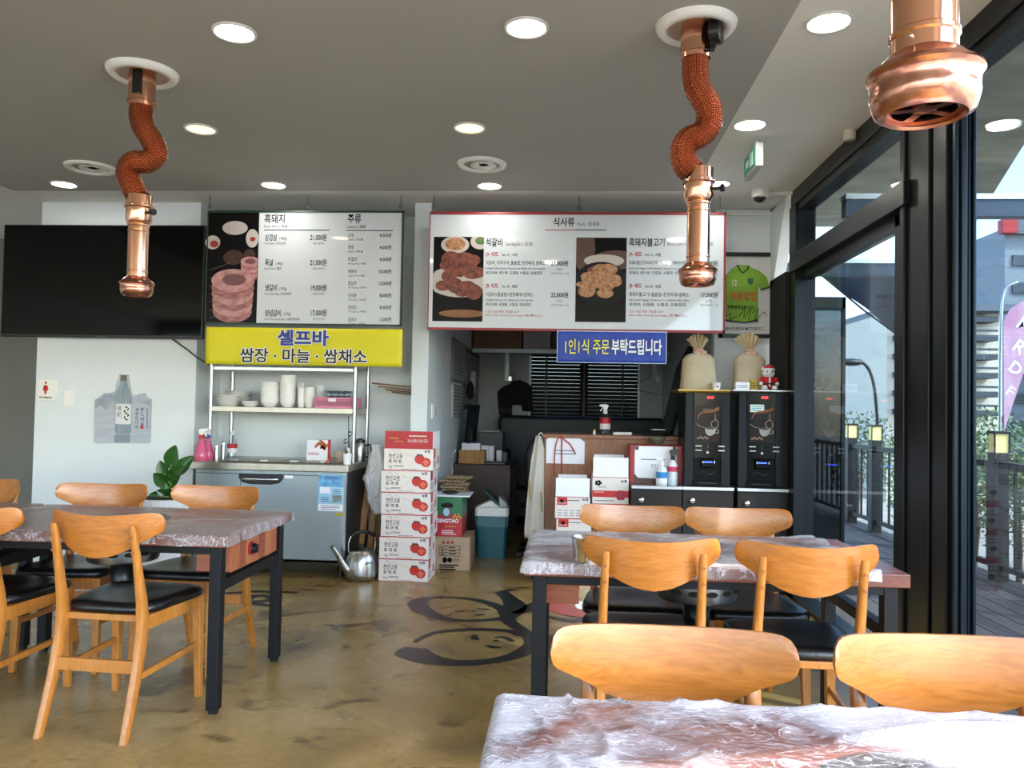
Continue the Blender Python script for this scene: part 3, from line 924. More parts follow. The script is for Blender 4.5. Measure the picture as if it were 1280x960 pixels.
def film(x0, x1, y0, y1, hang, mt, label, amp, seed, nu=90, nv=60, wr=9, trim=None):
    """hang = overhang in metres at (x0, x1, y0, y1); trim(x, y) may lift or pull the sheet"""
    X0, X1, Y0, Y1 = x0-hang[0], x1+hang[1], y0-hang[2], y1+hang[3]
    def fn(u, v):
        x, y = X0+(X1-X0)*u, Y0+(Y1-Y0)*v
        ox = max(x0-x, 0)+max(x-x1, 0); oy = max(y0-y, 0)+max(y-y1, 0)
        n1 = mnoise.noise(Vector((x*3+seed, y*3, seed)))
        w1_ = 1-abs(mnoise.noise(Vector((x*wr*.55+y*wr*.5+n1*1.4+seed, y*wr*1.1-x*wr*.3+n1, 0))))*2
        z = .7525+amp*max(0, w1_)**6+amp*.35*abs(n1)
        px_, py_ = x, y
        e = .012
        if ox > 0:
            px_ = (x0-min(ox, e)*.6-.004-max(ox-e, 0)*.12*(1+mnoise.noise(Vector((y*16, seed, 0))))) if x < x0 else (x1+min(ox, e)*.6+.004+max(ox-e, 0)*.12*(1+mnoise.noise(Vector((y*16, seed, 5)))))
        if oy > 0:
            py_ = (y0-min(oy, e)*.6-.004-max(oy-e, 0)*.12*(1+mnoise.noise(Vector((x*14, seed, 0))))) if y < y0 else (y1+min(oy, e)*.6+.004+max(oy-e, 0)*.12*(1+mnoise.noise(Vector((x*14, seed, 5)))))
        d = max(ox, oy)
        if d > 0:
            z = .7525-max(d-.004, 0)*(1+.12*mnoise.noise(Vector((x*9, y*9, seed))))
        p = Vector((px_, py_, z))
        return trim(p) if trim else p
    o = MB().grid(fn, nu, nv).build('plastic_table_cover', mt, None, smooth=True)
    return tag(o, label, 'table cover')
M_film_l = film_mat('film_grey', .06, .45, 5, (1.3, 4.5, 1), .5, '#c4c1c4', (.40, .70), 1.1)
M_film_r = film_mat('film_middle', .12, .72, 3.5, (2, 6, 1), .3, '#cfcfd3', (.40, .62), .7)
M_film_f = film_mat('film_front', .06, .80, 4.5, (1.5, 4.5, 1), -.55, '#cbccd6', (.38, .60), .8, clear=(-.25, .12, 2.2, 3.4))
film(-2.72, -1.405, 3.255, 4.055, (0, .052, .05, .03), M_film_l, 'clear greyish plastic film over the long table before the fridge', .004, 3)
film(-4.09, -2.755, 3.275, 4.075, (.04, 0, .05, .03), M_film_l, 'clear greyish plastic film on the table at the picture edge', .004, 9, 40, 30)
def trim_r(p):
    if p.x > .98:
        k = (p.x-.98)
        p = Vector((p.x-k*.25, p.y, p.z+.02*min(1, k/.1)*max(0, mnoise.noise(Vector((p.y*9, 2, 1)))+.55)))
    return p
film(-.14, 1.213, 2.90, 3.66, (.045, -.06, .045, .02), M_film_r, 'white crinkled plastic film over the middle table with a bunched end', .005, 17, trim=trim_r)
film(-.115, 1.23, .80, 1.55, (.09, .05, .05, .03), M_film_f, 'white wrinkled plastic film over the foremost table, partly sunlit', .010, 31, 170, 110, wr=7)
# steel cup on the middle table
cp = WZ(728, 700, .76)
t = thing('steel_cup', 'small polished steel cup on the middle table, behind the sunlit chair', 'cup', (cp.x, cp.y, .756))
MB().lathe([(.030, 0), (.034, .004), (.040, .085), (.042, .088), (.040, .09), (.037, .084), (.030, .006), (.001, .005)], n=28, cap=False).build('body', M_chrome, t, smooth=True, w=False, auto=50)
MB().lathe([(.0405, .083), (.0425, .086), (.0425, .09), (.0405, .091)], n=28, cap=False).build('rim', M_steel, t, smooth=True, w=False)
# ------------------------------------------------------------------ television and things on the white column
a = W(6, 279, 6.08); b = W(253, 424, 6.08)
t = thing('television', 'large black wall television on the white column', 'television', ((a.x+b.x)/2, 6.08, b.z))
MB().box(a.x, b.x, 6.075, 6.12, b.z, a.z-.012).build('casing', M_black, t, bevel=.004)
MB().box(a.x+.012, b.x-.012, 6.0725, 6.0751, b.z+.022, a.z-.022).build('screen', mat('tv_screen', '#010203', .06, spec=.25), t)
MB().box(-3.72+.0, -3.64, 6.0735, 6.0752, b.z+.008, b.z+.014).build('badge', M_greyink, t)
MB().box(-3.95, -3.25, 6.12, YB-.002, 2.1, 2.45).build('wall_bracket', M_blackmatte, t)
pth = smooth_path([W(213, 422, 6.15), W(230, 434, 6.14), W(247, 447, 6.13), W(262, 456, 6.12)], 6)
tag(MB().tube(pth, .006, 8).build('power_cable', M_black, None, smooth=True), 'thin black cable from the television to the steel rack', 'cable')

YW_ = YB-.003
p0 = W(48, 500, YW_); p1 = W(73, 475, YW_)
t = thing('restroom_sign', 'small white sign with a red woman figure on the column edge', 'sign', ((p0.x+p1.x)/2, YW_, p0.z))
MB().box(p0.x, p1.x, YW_-.012, YW_, p0.z, p1.z).build('plate', M_white, t, bevel=.002)
g = MB(); cx = W(58.5, 480, YW_).x; yy = YW_-.0128
disc(g, (cx, yy, W(58, 478.5, YW_).z), .009, .010)
zt = W(58, 481.5, YW_).z; zb_ = W(58, 492.5, YW_).z
g.prism([(cx-.014, zt), (cx+.014, zt), (cx+.024, zt-.036), (cx+.018, zt-.038), (cx+.012, zt-.02), (cx+.018, zt-.045), (cx+.009, zt-.045), (cx+.009, zb_), (cx+.001, zb_), (cx, zt-.045), (cx-.001, zb_), (cx-.009, zb_), (cx-.009, zt-.045), (cx-.018, zt-.045), (cx-.012, zt-.02), (cx-.018, zt-.038), (cx-.024, zt-.036)], yy-.0005, yy, 'y')
g.build('woman_pictogram', M_red, t)
g = MB(); text(g, 'WOMAN', (cx, yy, W(58, 498, YW_).z), .016, .105, 'c', .03)
g.build('lettering', M_ink, t)
p0 = W(80, 508, YW_); p1 = W(93.5, 489, YW_)
t = thing('light_switch', 'white wall switch beside the restroom sign', 'switch', ((p0.x+p1.x)/2, YW_, p0.z))
MB().box(p0.x, p1.x, YW_-.010, YW_, p0.z, p1.z).build('plate', M_white, t, bevel=.003)
for k in range(2):
    zc2 = p0.z+(p1.z-p0.z)*(.33+.34*k)
    MB().box(p0.x+.022, p1.x-.022, YW_-.016, YW_-.009, zc2-.016, zc2+.016).build('rocker', M_porcelain, t, bevel=.002)
# bottle poster
def wl(px, py, Y):
    q = W(px, py, Y); return (q.x, q.z)
t0 = W(153, 554, YW_)
t = thing('bottle_poster', 'cut-out grey poster of a clear liquor bottle before misty mountains', 'poster', (t0.x, YW_, t0.z))
out = [(118, 552), (119, 500), (124, 497), (131, 491), (139, 491), (145, 489), (145.5, 480), (148, 474), (150, 468), (161, 468), (162, 476), (165, 492), (172, 495), (176, 492), (181, 491), (185, 497), (190, 499), (188, 553), (184, 554), (122, 554)]
MB().prism([wl(*q, YW_) for q in out], YW_-.008, YW_, 'y').build('sheet', mat('poster_grey', '#b4bcc6', .5, var=.18, vscale=5, stretch=(1, 1, 4)), t)
M_mist = mat('poster_mountain', '#7f8894', .5, col2='#a9b1bc', vscale=7)
mt_ = [(119, 512), (119.5, 500), (124, 497.5), (127, 499), (131, 492.5), (135, 494), (139, 492), (143, 495), (146, 491), (146, 512), (139, 508), (133, 513), (126, 506)]
MB().prism([wl(*q, YW_) for q in mt_], YW_-.0086, YW_-.0079, 'y').build('mountain', M_mist, t)
mt_ = [(163, 508), (164.5, 494), (169, 497), (173, 493), (176, 494), (181, 492), (184, 497), (189, 500), (188.5, 508), (180, 504), (172, 503)]
MB().prism([wl(*q, YW_) for q in mt_], YW_-.0086, YW_-.0079, 'y').build('mountain', M_mist, t)
bo = [(144.5, 540), (144.5, 498), (146, 490), (150, 484), (151.3, 479), (151.3, 474), (159.5, 474), (159.5, 479), (161, 484), (164.2, 490), (165.3, 498), (164.5, 540), (162, 542), (147, 542)]
MB().prism([wl(*q, YW_) for q in bo], YW_-.010, YW_-.0085, 'y').build('printed_bottle', mat('poster_bottle', '#8fa0aa', .25, var=.4, vscale=9, stretch=(6, 1, .6)), t)
rectm = MB(); q0 = wl(151.3, 476, YW_); q1 = wl(159.5, 469, YW_); rect(rectm, q0[0], q1[0], q0[1], q1[1], YW_-.0102)
rectm.build('printed_cap', mat('poster_cap', '#5d5b58', .4), t)
rectm = MB(); q0 = wl(145, 530, YW_); q1 = wl(165, 505, YW_); rect(rectm, q0[0], q1[0], q0[1], q1[1], YW_-.0105)
rectm.build('printed_label', mat('poster_label', '#d5d8d8', .5), t)
rectm = MB(); q0 = wl(143.5, 553, YW_); q1 = wl(163.5, 543, YW_); rect(rectm, q0[0], q1[0], q0[1], q1[1], YW_-.0088)
rectm.build('printed_reflection', mat('poster_refl', '#7d8a94', .5), t)
g = MB()
for k, ch in enumerate('새로'):
    text(g, ch, W(148, 513+k*7.5, YW_-.011), .035, align='c')
for k, ch in enumerate('부드러움'):
    text(g, ch, W(177.5, 514+k*6, YW_-.0088), .026, align='c', bold=.01)
for k, ch in enumerate('새로만나는'):
    text(g, ch, W(171, 514+k*5.2, YW_-.0088), .023, align='c', bold=.01)
for k in range(7):
    q = W(158+2.5*math.sin(k*2.1), 509+k*2.6, YW_-.0112)
    disc(g, (q.x, q.y, q.z), .012, .006, 10, rot=k)
for k in range(12):
    q = W(184, 511+k*2.1, YW_-.0088); rect(g, q.x-.004, q.x+.004, q.z-.004, q.z+.004, q.y)
g.build('lettering', M_ink, t)
q = W(177.5, 534, YW_-.0089); g = MB(); rect(g, q.x-.013, q.x+.013, q.z-.012, q.z+.012, q.y); g.build('red_seal', M_red, t)

# ------------------------------------------------------------------ potted plant by the column
pp = W(207, 640, 5.55)
t = thing('potted_plant', 'leafy green plant in a white ribbed planter below the bottle poster', 'plant', (pp.x, 5.55, 0))
zr = W(207, 622, 5.55).z
rings = []
for k in range(9):
    z = zr*k/8
    r = .15+.035*k/8
    rings.append([(r*(1+.012*math.cos(24*a_))*math.cos(a_), r*(1+.012*math.cos(24*a_))*math.sin(a_), z) for a_ in [2*PI*i/96 for i in range(96)]])
MB().loft(rings).build('planter', mat('white_ceramic', '#dfe3e6', .5), t, smooth=True, w=False, auto=40)
MB().lathe([(.001, zr+.002), (.17, zr+.002)], n=24, cap=False).build('soil', mat('soil', '#2a2018', .9, bump=.5, bscale=40), t, w=False)
M_leaf = mat('leaf_green', '#2f5e22', .3, var=.35, vscale=6, coat=.2)
M_stem = mat('stem_green', '#6a8f45', .5)
def leaf(tip, base, width, curl, parent, bend):
    base, tip = Vector(base), Vector(tip)
    d = tip-base; L = d.length; d.normalize()
    side = d.cross(Vector((0, -1, .15))).normalized()
    nrm = side.cross(d)
    def fn(u, v):
        wv = width*(math.sin(PI*min(u*.96+.02, 1))**.75)*(1-.25*u)
        s_ = (v-.5)*2
        return base+d*(u*L)+side*(s_*wv/2)+nrm*(curl*(abs(s_)**1.4)*wv-bend*L*u*u)
    return MB().grid(fn, 12, 6).build('leaf', M_leaf, parent, smooth=True, w=False)
tp = [(219, 557, .095), (241, 570, .085), (199, 576, .075), (192, 592, .085), (224, 596, .075), (229, 583, .08), (196, 613, .05), (213, 611, .07), (202, 600, .06), (186, 619, .05)]
st = [(214, 580), (222, 590), (206, 592), (208, 604), (214, 604), (214, 597), (205, 617), (212, 622), (209, 612), (200, 620)]
for (x, y, wdt), (sx_, sy_) in zip(tp, st):
    dy = random.uniform(-.08, .04)
    b0 = W(sx_, sy_, 5.55)-Vector((pp.x, 5.55, 0)); e0 = W(x, y, 5.55+dy)-Vector((pp.x, 5.55, 0))
    leaf(e0, b0+(b0-e0)*.25, wdt*1.4, .18, t, .05)
    MB().tube(smooth_path([W(209, 623, 5.55)-Vector((pp.x, 5.55, 0))+Vector((random.uniform(-.02, .02), 0, 0)), (b0+Vector((0, 0, zr)))/2 + Vector((0, 0, 0)), b0], 4), .006, 6).build('stem', M_stem, t, w=False, smooth=True)

# ------------------------------------------------------------------ menu boards
M_board = mat('board_gloss_white', '#ccd3d8', .035, spec=.35)
M_green = mat('board_green_frame', '#1d3b2a', .4)
M_photo_dark = mat('photo_dark', '#0e0d0e', .3, var=.4, vscale=7, spec=.15)
YM = 5.95
def hook(parent, px, py, Y, zt=ZC):
    q = W(px, py, Y)
    ring = [(q.x+.012*math.cos(a_), Y, q.z+.012+.012*math.sin(a_)) for a_ in [2*PI*k/12 for k in range(12)]]
    MB().tube(ring+ring[:1], .0025, 6).tube([(q.x, Y, q.z+.022), (q.x, Y, zt)], .0025, 6).build('hook', M_black, parent)
xa, za = wl(260, 263, YM); xb, zb2 = wl(501.5, 407.5, YM)
t = thing('menu_board', 'green framed white menu board listing pork and liquor, with a meat photo', 'menu board', ((xa+xb)/2, YM, zb2), 0, 'hanging menu boards')
fr_ = MB()
fr_.box(xa, xb, YM-.006, YM+.03, za-.016, za).box(xa, xb, YM-.006, YM+.03, zb2, zb2+.010).box(xa, xa+.008, YM-.006, YM+.03, zb2, za).box(xb-.012, xb, YM-.006, YM+.03, zb2, za)
fr_.build('frame', M_green, t)
MB().box(xa+.006, xb-.010, YM, YM+.02, zb2+.008, za-.014).build('panel', M_board, t)
xph = W(322.5, 330, YM).x
ph = MB().box(xa+.008, xph, YM-.0015, YM, zb2+.010, za-.016).build('meat_photo', M_photo_dark, t)
M_pork = mat('photo_pork', '#b07a78', .35, col2='#7d4649', vscale=14, stretch=(1, 1, 4))
M_pork2 = mat('photo_pork_light', '#c79692', .35, col2='#a06c6c', vscale=16)
M_dish = mat('photo_dish', '#b9b2ac', .3)
M_brown = mat('photo_brown', '#42241a', .4, var=.4, vscale=20)
yy = YM-.0018
g = MB()
for (x, y, rx, ry) in ((294, 285, 17, 9), (322, 298, 10, 12), (266, 303, 10, 9)):
    q = W(x, y, YM); rx_ = min(rx*.00596, xph-q.x-.004); disc(g, (min(q.x, xph-.05), yy, q.z), min(rx*.00596, .1) if x < 310 else .05, ry*.00596, 24)
g.build('photo_dish', M_dish, ph)
g = MB()
for (x, y, r_) in ((268, 305, 6), (316, 299, 4)):
    q = W(x, y, YM); disc(g, (q.x, yy-.0003, q.z), r_*.0055, r_*.0045, 16)
g.build('photo_sauce', mat('photo_sauce', '#8e2f22', .3), ph)
g = MB()
for (x, y, rx, ry) in ((292, 322, 14, 10), (312, 318, 8, 7)):
    q = W(x, y, YM); disc(g, (q.x, yy-.0004, q.z), rx*.0058, ry*.0058, 20)
g.build('photo_mushroom', M_brown, ph)
M_grill = mat('photo_grill', '#8d8f90', .3)
g = MB()
for k in range(7):
    a1 = W(262, 338+k*10, YM); b1 = W(262+34-k*2, 326+k*10.5, YM)
    g.beam((a1.x, yy-.0002, a1.z), (b1.x, yy-.0002, b1.z), .001, .004, up=(0, -1, 0))
g.build('photo_grill_bar', M_grill, ph)
for (cx_, cy_, R_) in ((291, 368, 29), (313, 335, 13)):
    q = W(cx_, cy_, YM)
    for k in range(6):
        g = MB()
        rr_ = R_*.0059
        zoff = rr_*(.55-.26*k) if k else rr_*.62
        lim = xph-.003
        g2 = []
        for i in range(28):
            a_ = 2*PI*i/28
            g2.append((min(q.x+rr_*(1-.02*k)*math.cos(a_), lim), yy-.0008-.0002*(6-k), max(q.z+zoff+rr_*.52*math.sin(a_), zb2+.012)))
        g.add(g2, [tuple(range(28))])
        g.build('photo_pork_slice', M_pork if k % 2 else M_pork2, ph)
    g = MB(); disc(g, (min(q.x+.01, xph-.06), yy-.0024, q.z+rr_*.66), rr_*.55, rr_*.27, 20); g.build('photo_pork_centre', mat('photo_pork_dark', '#70484a', .4), ph)
blk, gry = MB(), MB()
yt = YM-.0012
def tx(mb, s_, px, py, hpx, wpx=None, al='l', bold=.0, Y=yt):
    text(mb, s_, W(px, py, Y), hpx*.00596, None if wpx is None else wpx*.00596, al, bold)
tx(blk, '흑돼지', 330, 278, 9.5, 27, bold=.015); tx(gry, 'Black Pork | 黑猪', 330, 284.5, 3.6, 31)
tx(blk, '주류', 434, 278, 9.5, 18, bold=.015); tx(gry, 'Liquor | 酒類', 434, 285, 3.6, 24)
for (nm, wt, en, pr, y, w_, ew) in (('삼겹살', '(180g)', 'Pork Belly | 烤五花肉', '21,000원', 300, 16, 28), ('목살', '(180g)', 'Pork Neck | 猪肉', '21,000원', 331.5, 11, 22),
                           ('생갈비', '(190g)', 'Pork Raw Ribs | 肉去排骨', '19,000원', 363, 16, 35), ('양념갈비', '(230g)', 'Pork Marinated Ribs | 秘制猪排骨', '17,000원', 394.5, 21, 46)):
    tx(blk, nm, 331, y, 7, w_, bold=.012); tx(gry, wt, 331+w_+2, y-.5, 4, 10); tx(gry, en, 330.5, y+5.5, 3, ew)
    tx(blk, pr, 408, y, 7, 21.5, 'r', .015); tx(gry, '100g | 원산지표기', 406, y+5.5, 2.6, 16, 'r')
for k, (nm, en, pr, w_) in enumerate((('소주', 'Soju | 烧酒', '4,000원', 7.5), ('맥주', 'Beer | 啤酒', '4,000원', 7.5), ('막걸리', 'Makgeolli | 米酒', '4,000원', 11), ('복분자', 'Raspberry Wine | 覆盆子', '10,000원', 11), ('홍삼주', 'Red Ginseng | 紅參酒', '12,000원', 11), ('산사춘', 'Sansachun | 山查酒', '8,000원', 11), ('칭따오', 'Tsingtao | 青岛', '8,000원', 11), ('음료수', 'Drink | 飲料', '2,000원', 11))):
    y = 296.5+k*15
    tx(blk, nm, 435, y, 4.6, w_); tx(gry, en, 435, y+4, 2.3, 12+w_); tx(blk, pr, 489, y, 4.6, 15 if len(pr) < 7 else 17, 'r', .01)
for x0, x1, y in ((330, 412, 287.5), (433, 491.5, 288)):
    q0 = W(x0, y, yt); q1 = W(x1, y, yt); rect(blk, q0.x, q1.x, q0.z-.003, q0.z+.003, yt)
blk.build('lettering', M_ink, t); gry.build('small_lettering', M_greyink, t)
for x in (262, 385.5, 501):
    hook(t, x, 261, YM+.012)

xa, za = wl(537.5, 265, YM); xb, zb2 = wl(906, 416.5, YM)
t = thing('menu_board', 'wide red framed white menu board of meals with two food photos', 'menu board', ((xa+xb)/2, YM, zb2), 0, 'hanging menu boards')
fr_ = MB()
fr_.box(xa, xb, YM-.006, YM+.03, za-.018, za).box(xa, xb, YM-.006, YM+.03, zb2, zb2+.018).box(xa, xa+.006, YM-.006, YM+.03, zb2, za).box(xb-.014, xb, YM-.006, YM+.03, zb2, za)
fr_.build('frame', M_darkred, t)
MB().box(xa+.005, xb-.012, YM, YM+.02, zb2+.016, za-.016).build('panel', M_board, t)
red = MB(); blk, gry = MB(), MB()
tx(blk, '식사류', 691, 282, 9, 27, bold=.015); tx(gry, 'Meals | 膳食類', 721, 282, 4.2, 28)
q0 = W(681, 287.3, yt); q1 = W(758, 287.3, yt)
rect(red, q0.x, (q0.x+q1.x)/2, q0.z-.003, q0.z+.003, yt); rect(blk, (q0.x+q1.x)/2, q1.x, q0.z-.003, q0.z+.003, yt)
for (X0, ttl, en, wt_, we, rows) in ((607, '석갈비', 'Seokgalbi | 石排', 21, 34,
        (('A', 'Set A | A組', '석갈비, 더덕구이, 돌솥밥, 된장찌개, 쌈채소', 'Seokgalbi, Grilled deodeok, Stone pot rice, Soybean stew, Ssam vegetable', '烤石排骨, 烤沙參, 石锅飯, 大醬湯, 包飯蔬菜', '27,000원', 75),
         ('B', 'Set B | B組', '석갈비+돌솥밥+된장찌개+쌈채소', 'Seokgalbi, Stone pot rice, Soybean stew, Ssam vegetable', '烤石排骨, 石锅飯, 大醬湯, 包飯蔬菜', '22,000원', 60))),
        (786, '흑돼지불고기', 'Black pork bulgogi | 黑猪烤肉', 44, 56,
        (('A', 'Set A | A組', '흑돼지불고기+더덕구이+돌솥밥+된장찌개+쌈채소', 'Black pork bulgogi, Grilled deodeok, Stone pot rice, Soybean stew', '黑猪肉, 烤沙參, 石锅飯, 大醬湯, 包飯蔬菜', '20,000원', 76),
         ('B', 'Set B | B組', '흑돼지불고기+돌솥밥+된장찌개+쌈채소', 'Black pork bulgogi, Stone pot rice, Soybean stew, Ssam', '黑猪肉, 石锅飯, 大醬湯, 包飯蔬菜', '17,000원', 74)))):
    tx(blk, ttl, X0, 307, 8.5, wt_, bold=.015); tx(gry, en, X0+wt_+4, 307, 4.2, we)
    for k, (s1, s2, s3, s4, s5, pr, w3) in enumerate(rows):
        y = 320+k*39.5
        tx(red, '|'+s1+' 세트', X0, y, 5, 16, bold=.012); tx(gry, s2, X0+20, y, 3.6, 20)
        tx(blk, s3, X0, y+10.5, 4.4, w3); tx(gry, s4, X0, y+16.5, 3, w3); tx(gry, s5, X0, y+22.5, 3.4, w3*.95)
        xpr = 710 if X0 < 700 else 897
        tx(blk, pr, xpr, y+12, 5.6, 21.5, 'r', .015); tx(gry, '(1인)', xpr-7, y+18, 3, 8, 'r'); tx(gry, '(One Person, 1人)', xpr+1, y+23, 2.8, 22, 'r')
    tx(red, '* 2인 이상 주문 가능합니다 *', X0, 391, 3.2, 43); tx(red, 'Please order more than two people | 請訂購2人以上.', X0, 395, 2.6, 72)
blk.build('lettering', M_ink, t); gry.build('small_lettering', M_greyink, t); red.build('red_lettering', mat('red_ink', '#b03a40', .9, spec=.1), t)
M_meat = mat('photo_meat', '#4e1f16', .45, col2='#8a4a38', vscale=26, bump=.6, bscale=40)
M_shred = mat('photo_shredded', '#c09468', .45, col2='#8a5030', vscale=40, bump=.6, bscale=50)
def photo(x0, y0, x1, y1):
    a_, b_ = W(x0, y0, YM), W(x1, y1, YM)
    return MB().box(a_.x, b_.x, YM-.0015, YM, b_.z, a_.z).build('food_photo', M_photo_dark, t), a_, b_
ph, A_, B_ = photo(542.5, 296, 603, 402)
def dsc(mt, nm, items, par, yo):
    g = MB()
    for n_, (x, y, rx, ry) in enumerate(items):
        q = W(x, y, YM)
        yo -= .00012
        pts = []
        for k in range(26):
            a_ = 2*PI*k/26
            pts.append((min(max(q.x+rx*.00596*math.cos(a_), A_.x), B_.x), yo, min(max(q.z+ry*.00596*math.sin(a_), B_.z), A_.z)))
        g.add(pts, [tuple(range(26))])
    return g.build(nm, mt, par)
dsc(M_dish, 'photo_dish', [(569, 306, 18, 11), (600, 302, 12, 10)], ph, yy); dsc(M_shred, 'photo_sprouts', [(569, 305, 13, 8)], ph, yy-.0003)
dsc(mat('photo_greens', '#5a7a3a', .5, var=.4, vscale=40), 'photo_greens', [(601, 301, 7, 5)], ph, yy-.0003)
dsc(M_dish, 'photo_plate', [(575, 352, 42, 20)], ph, yy-.0005)
random.seed(3)
dsc(M_meat, 'photo_meat', [(574+random.uniform(-24, 24), 342+random.uniform(-21, 24), random.uniform(8, 13), random.uniform(6, 10)) for _ in range(22)], ph, yy-.0008)
dsc(mat('photo_wood', '#8a5a35', .5, var=.3, vscale=10), 'photo_board', [(578, 392, 30, 5)], ph, yy-.0005)
ph, A_, B_ = photo(720.5, 297, 782, 403)
dsc(mat('photo_tan', '#5b4034', .5, var=.3, vscale=5), 'photo_table', [(730, 310, 14, 30), (770, 325, 30, 12)], ph, yy); dsc(M_dish, 'photo_dish', [(755, 326, 25, 8)], ph, yy-.0002)
dsc(M_blackmatte, 'photo_pan', [(751, 355, 34, 28)], ph, yy-.0005)
dsc(M_shred, 'photo_noodles', [(750+random.uniform(-18, 18), 351+random.uniform(-15, 17), random.uniform(9, 15), random.uniform(4, 8)) for _ in range(14)], ph, yy-.0009)
dsc(M_meat, 'photo_meat', [(752, 353, 12, 7), (742, 338, 8, 5)], ph, yy-.0012)
for x in (542, 724, 900):
    hook(t, x, 262, YM+.012)

# banners below the boards
def banner(cx0, cy0, cx1, cy1, col, label, name):
    x0, z1 = wl(cx0, cy0, YM-.03); x1, z0 = wl(cx1, cy1, YM-.03)
    t = thing('banner', label, 'banner', ((x0+x1)/2, YM-.03, z0))
    def fn(u, v):
        return (x0+(x1-x0)*u, YM-.02-.004*math.sin(u*21+2*v)-.006*math.sin(u*5+v*3)*(1-abs(2*v-1)), z0+(z1-z0)*v)
    MB().grid(fn, 40, 8).build('cloth', mat(name, col, .55), t, smooth=True, solid=.002)
    return t, x0, x1, z0, z1
t, x0, x1, z0, z1 = banner(257.5, 408.5, 502, 458.5, '#d6cd12', 'yellow cloth banner with blue and black lettering above the steel rack', 'banner_yellow')
Yl = YM-.038
def outlined(s_, px, py, hpx, wpx, col, bold, par, ow=.006, al='c'):
    wh, bk = MB(), MB()
    for k in range(10):
        a_ = 2*PI*k/10
        text(wh, s_, W(px, py, Yl+.003-.0002*k)+Vector((ow*math.cos(a_), 0, ow*math.sin(a_))), hpx*.00594, wpx*.00594, al, bold)
    text(bk, s_, W(px, py, Yl-.001), hpx*.00594, wpx*.00594, al, bold)
    wh.build('lettering_outline', M_white, par); bk.build('lettering', col, par)
outlined('셀프바', 378.5, 430, 15.5, 67, mat('blue_letter', '#203a8c', .5), .035, t)
outlined('쌈장 · 마늘 · 쌈채소', 378.5, 452, 14.5, 165, mat('black_letter', '#14161c', .5), .018, t)
t, x0, x1, z0, z1 = banner(696.5, 413, 833, 455, '#22409c', 'blue cloth banner with yellow and white lettering below the meals menu board', 'banner_blue')
bw = MB()
bw.box(x0, x1, YM-.0305, YM-.028, z1-.006, z1).box(x0, x0+.005, YM-.031, YM-.028, z0, z1).box(x1-.005, x1, YM-.031, YM-.028, z0, z1).box(x0, x1, YM-.031, YM-.028, z0, z0+.005)
bw.build('border', mat('banner_edge', '#b9c4e0', .5), t)
g = MB(); text(g, '1인1식 주문', W(704, 440.5, Yl), 15*.00594, 57*.00594, 'l', .008); g.build('yellow_lettering', mat('yellow_letter', '#e8e23a', .5), t)
g = MB(); text(g, '부탁드립니다', W(764, 441, Yl), 15*.00594, 62*.00594, 'l', .025); g.build('white_lettering', M_white, t)
# ------------------------------------------------------------------ undercounter fridge with its rack
YF = 5.90
fx0 = W(241, 640, YF).x; fx1 = W(432, 640, YF).x
zf0 = W(340, 702, YF).z; zwt = W(340, 579, YF-.02).z; zlip = W(340, 588.5, YF-.02).z
t = thing('undercounter_fridge', 'long stainless steel undercounter fridge below the yellow banner', 'fridge', ((fx0+fx1)/2, YF+.3, 0))
MB().box(fx0, fx1, YF+.03, YR-.02, zf0, zlip).build('body', mat('fridge_side', '#3f4446', .45, .6), t)
xd = W(299, 640, YF).x
MB().box(fx0+.012, xd-.002, YF+.004, YF+.03, zf0+.02, zlip-.03).build('front_panel', M_fridge, t, bevel=.003)
dr = MB().box(xd+.002, fx1-.03, YF, YF+.03, zf0+.02, zlip-.03).build('door', M_fridge, t, bevel=.004)
MB().box(fx0+.012, fx1-.03, YF+.012, YF+.03, zlip-.028, zlip-.004).build('head_strip', M_fridge, t)
MB().box(fx1-.028, fx1, YF+.005, YF+.03, zf0, zlip).build('corner_strip', M_steel, t)
MB().box(fx0, fx1, YF+.03, YF+.06, zf0-.0, zf0+.02).build('plinth', M_steel, t)
hx0, hz = wl(299, 592, YF); hx1, hz2 = wl(354, 606, YF)
poly = [(hx0, hz), (hx1, hz), (hx1, hz-.03), (hx1-.03, hz2+.012), (hx1-.09, hz2), (hx0+.09, hz2), (hx0+.03, hz2+.012), (hx0, hz-.03)]
h_ = MB().prism(poly, YF-.012, YF+.001, 'y').build('handle_recess', M_black, dr, bevel=.004)
MB().tube([(hx0+.03, YF-.022, hz-.035), (hx0+.07, YF-.03, hz-.035), (hx1-.07, YF-.03, hz-.035), (hx1-.03, YF-.022, hz-.035)], .011, 10).build('handle_bar', M_chrome, h_, smooth=True)
a_ = W(356, 594, YF); b_ = W(366, 598, YF)
MB().box(a_.x, b_.x, YF-.002, YF+.001, b_.z, a_.z).build('maker_plate', M_paper, dr)
a_ = W(398.5, 593.5, YF); b_ = W(429, 639.5, YF)
st_ = MB().box(a_.x, b_.x, YF-.0015, YF+.001, b_.z, a_.z).build('sticker', mat('sticker_blue', '#7fb4d6', .4, col2='#a9cfe2', vscale=6), dr)
g = MB(); c_ = W(398.5, 608, YF); rect(g, a_.x+.002, b_.x-.002, c_.z, a_.z-.004, YF-.002); g.build('sticker_head', mat('sticker_deep', '#3c85bb', .4, col2='#7db6da', vscale=20), st_)
g = MB(); c0_ = W(400, 630, YF); rect(g, a_.x+.002, b_.x-.002, b_.z+.003, c0_.z, YF-.002)
q0 = W(400, 616.5, YF); q1 = W(413, 609, YF); rect(g, q0.x, q1.x, q0.z, q1.z, YF-.0021); g.build('sticker_white', M_paper, st_)
g = MB(); q0 = W(415, 628, YF); q1 = W(427, 619, YF); rect(g, q0.x, q1.x, q0.z, q1.z, YF-.0022); g.build('sticker_picture', mat('sticker_pic', '#8f9a9c', .4, var=.5, vscale=30), st_)
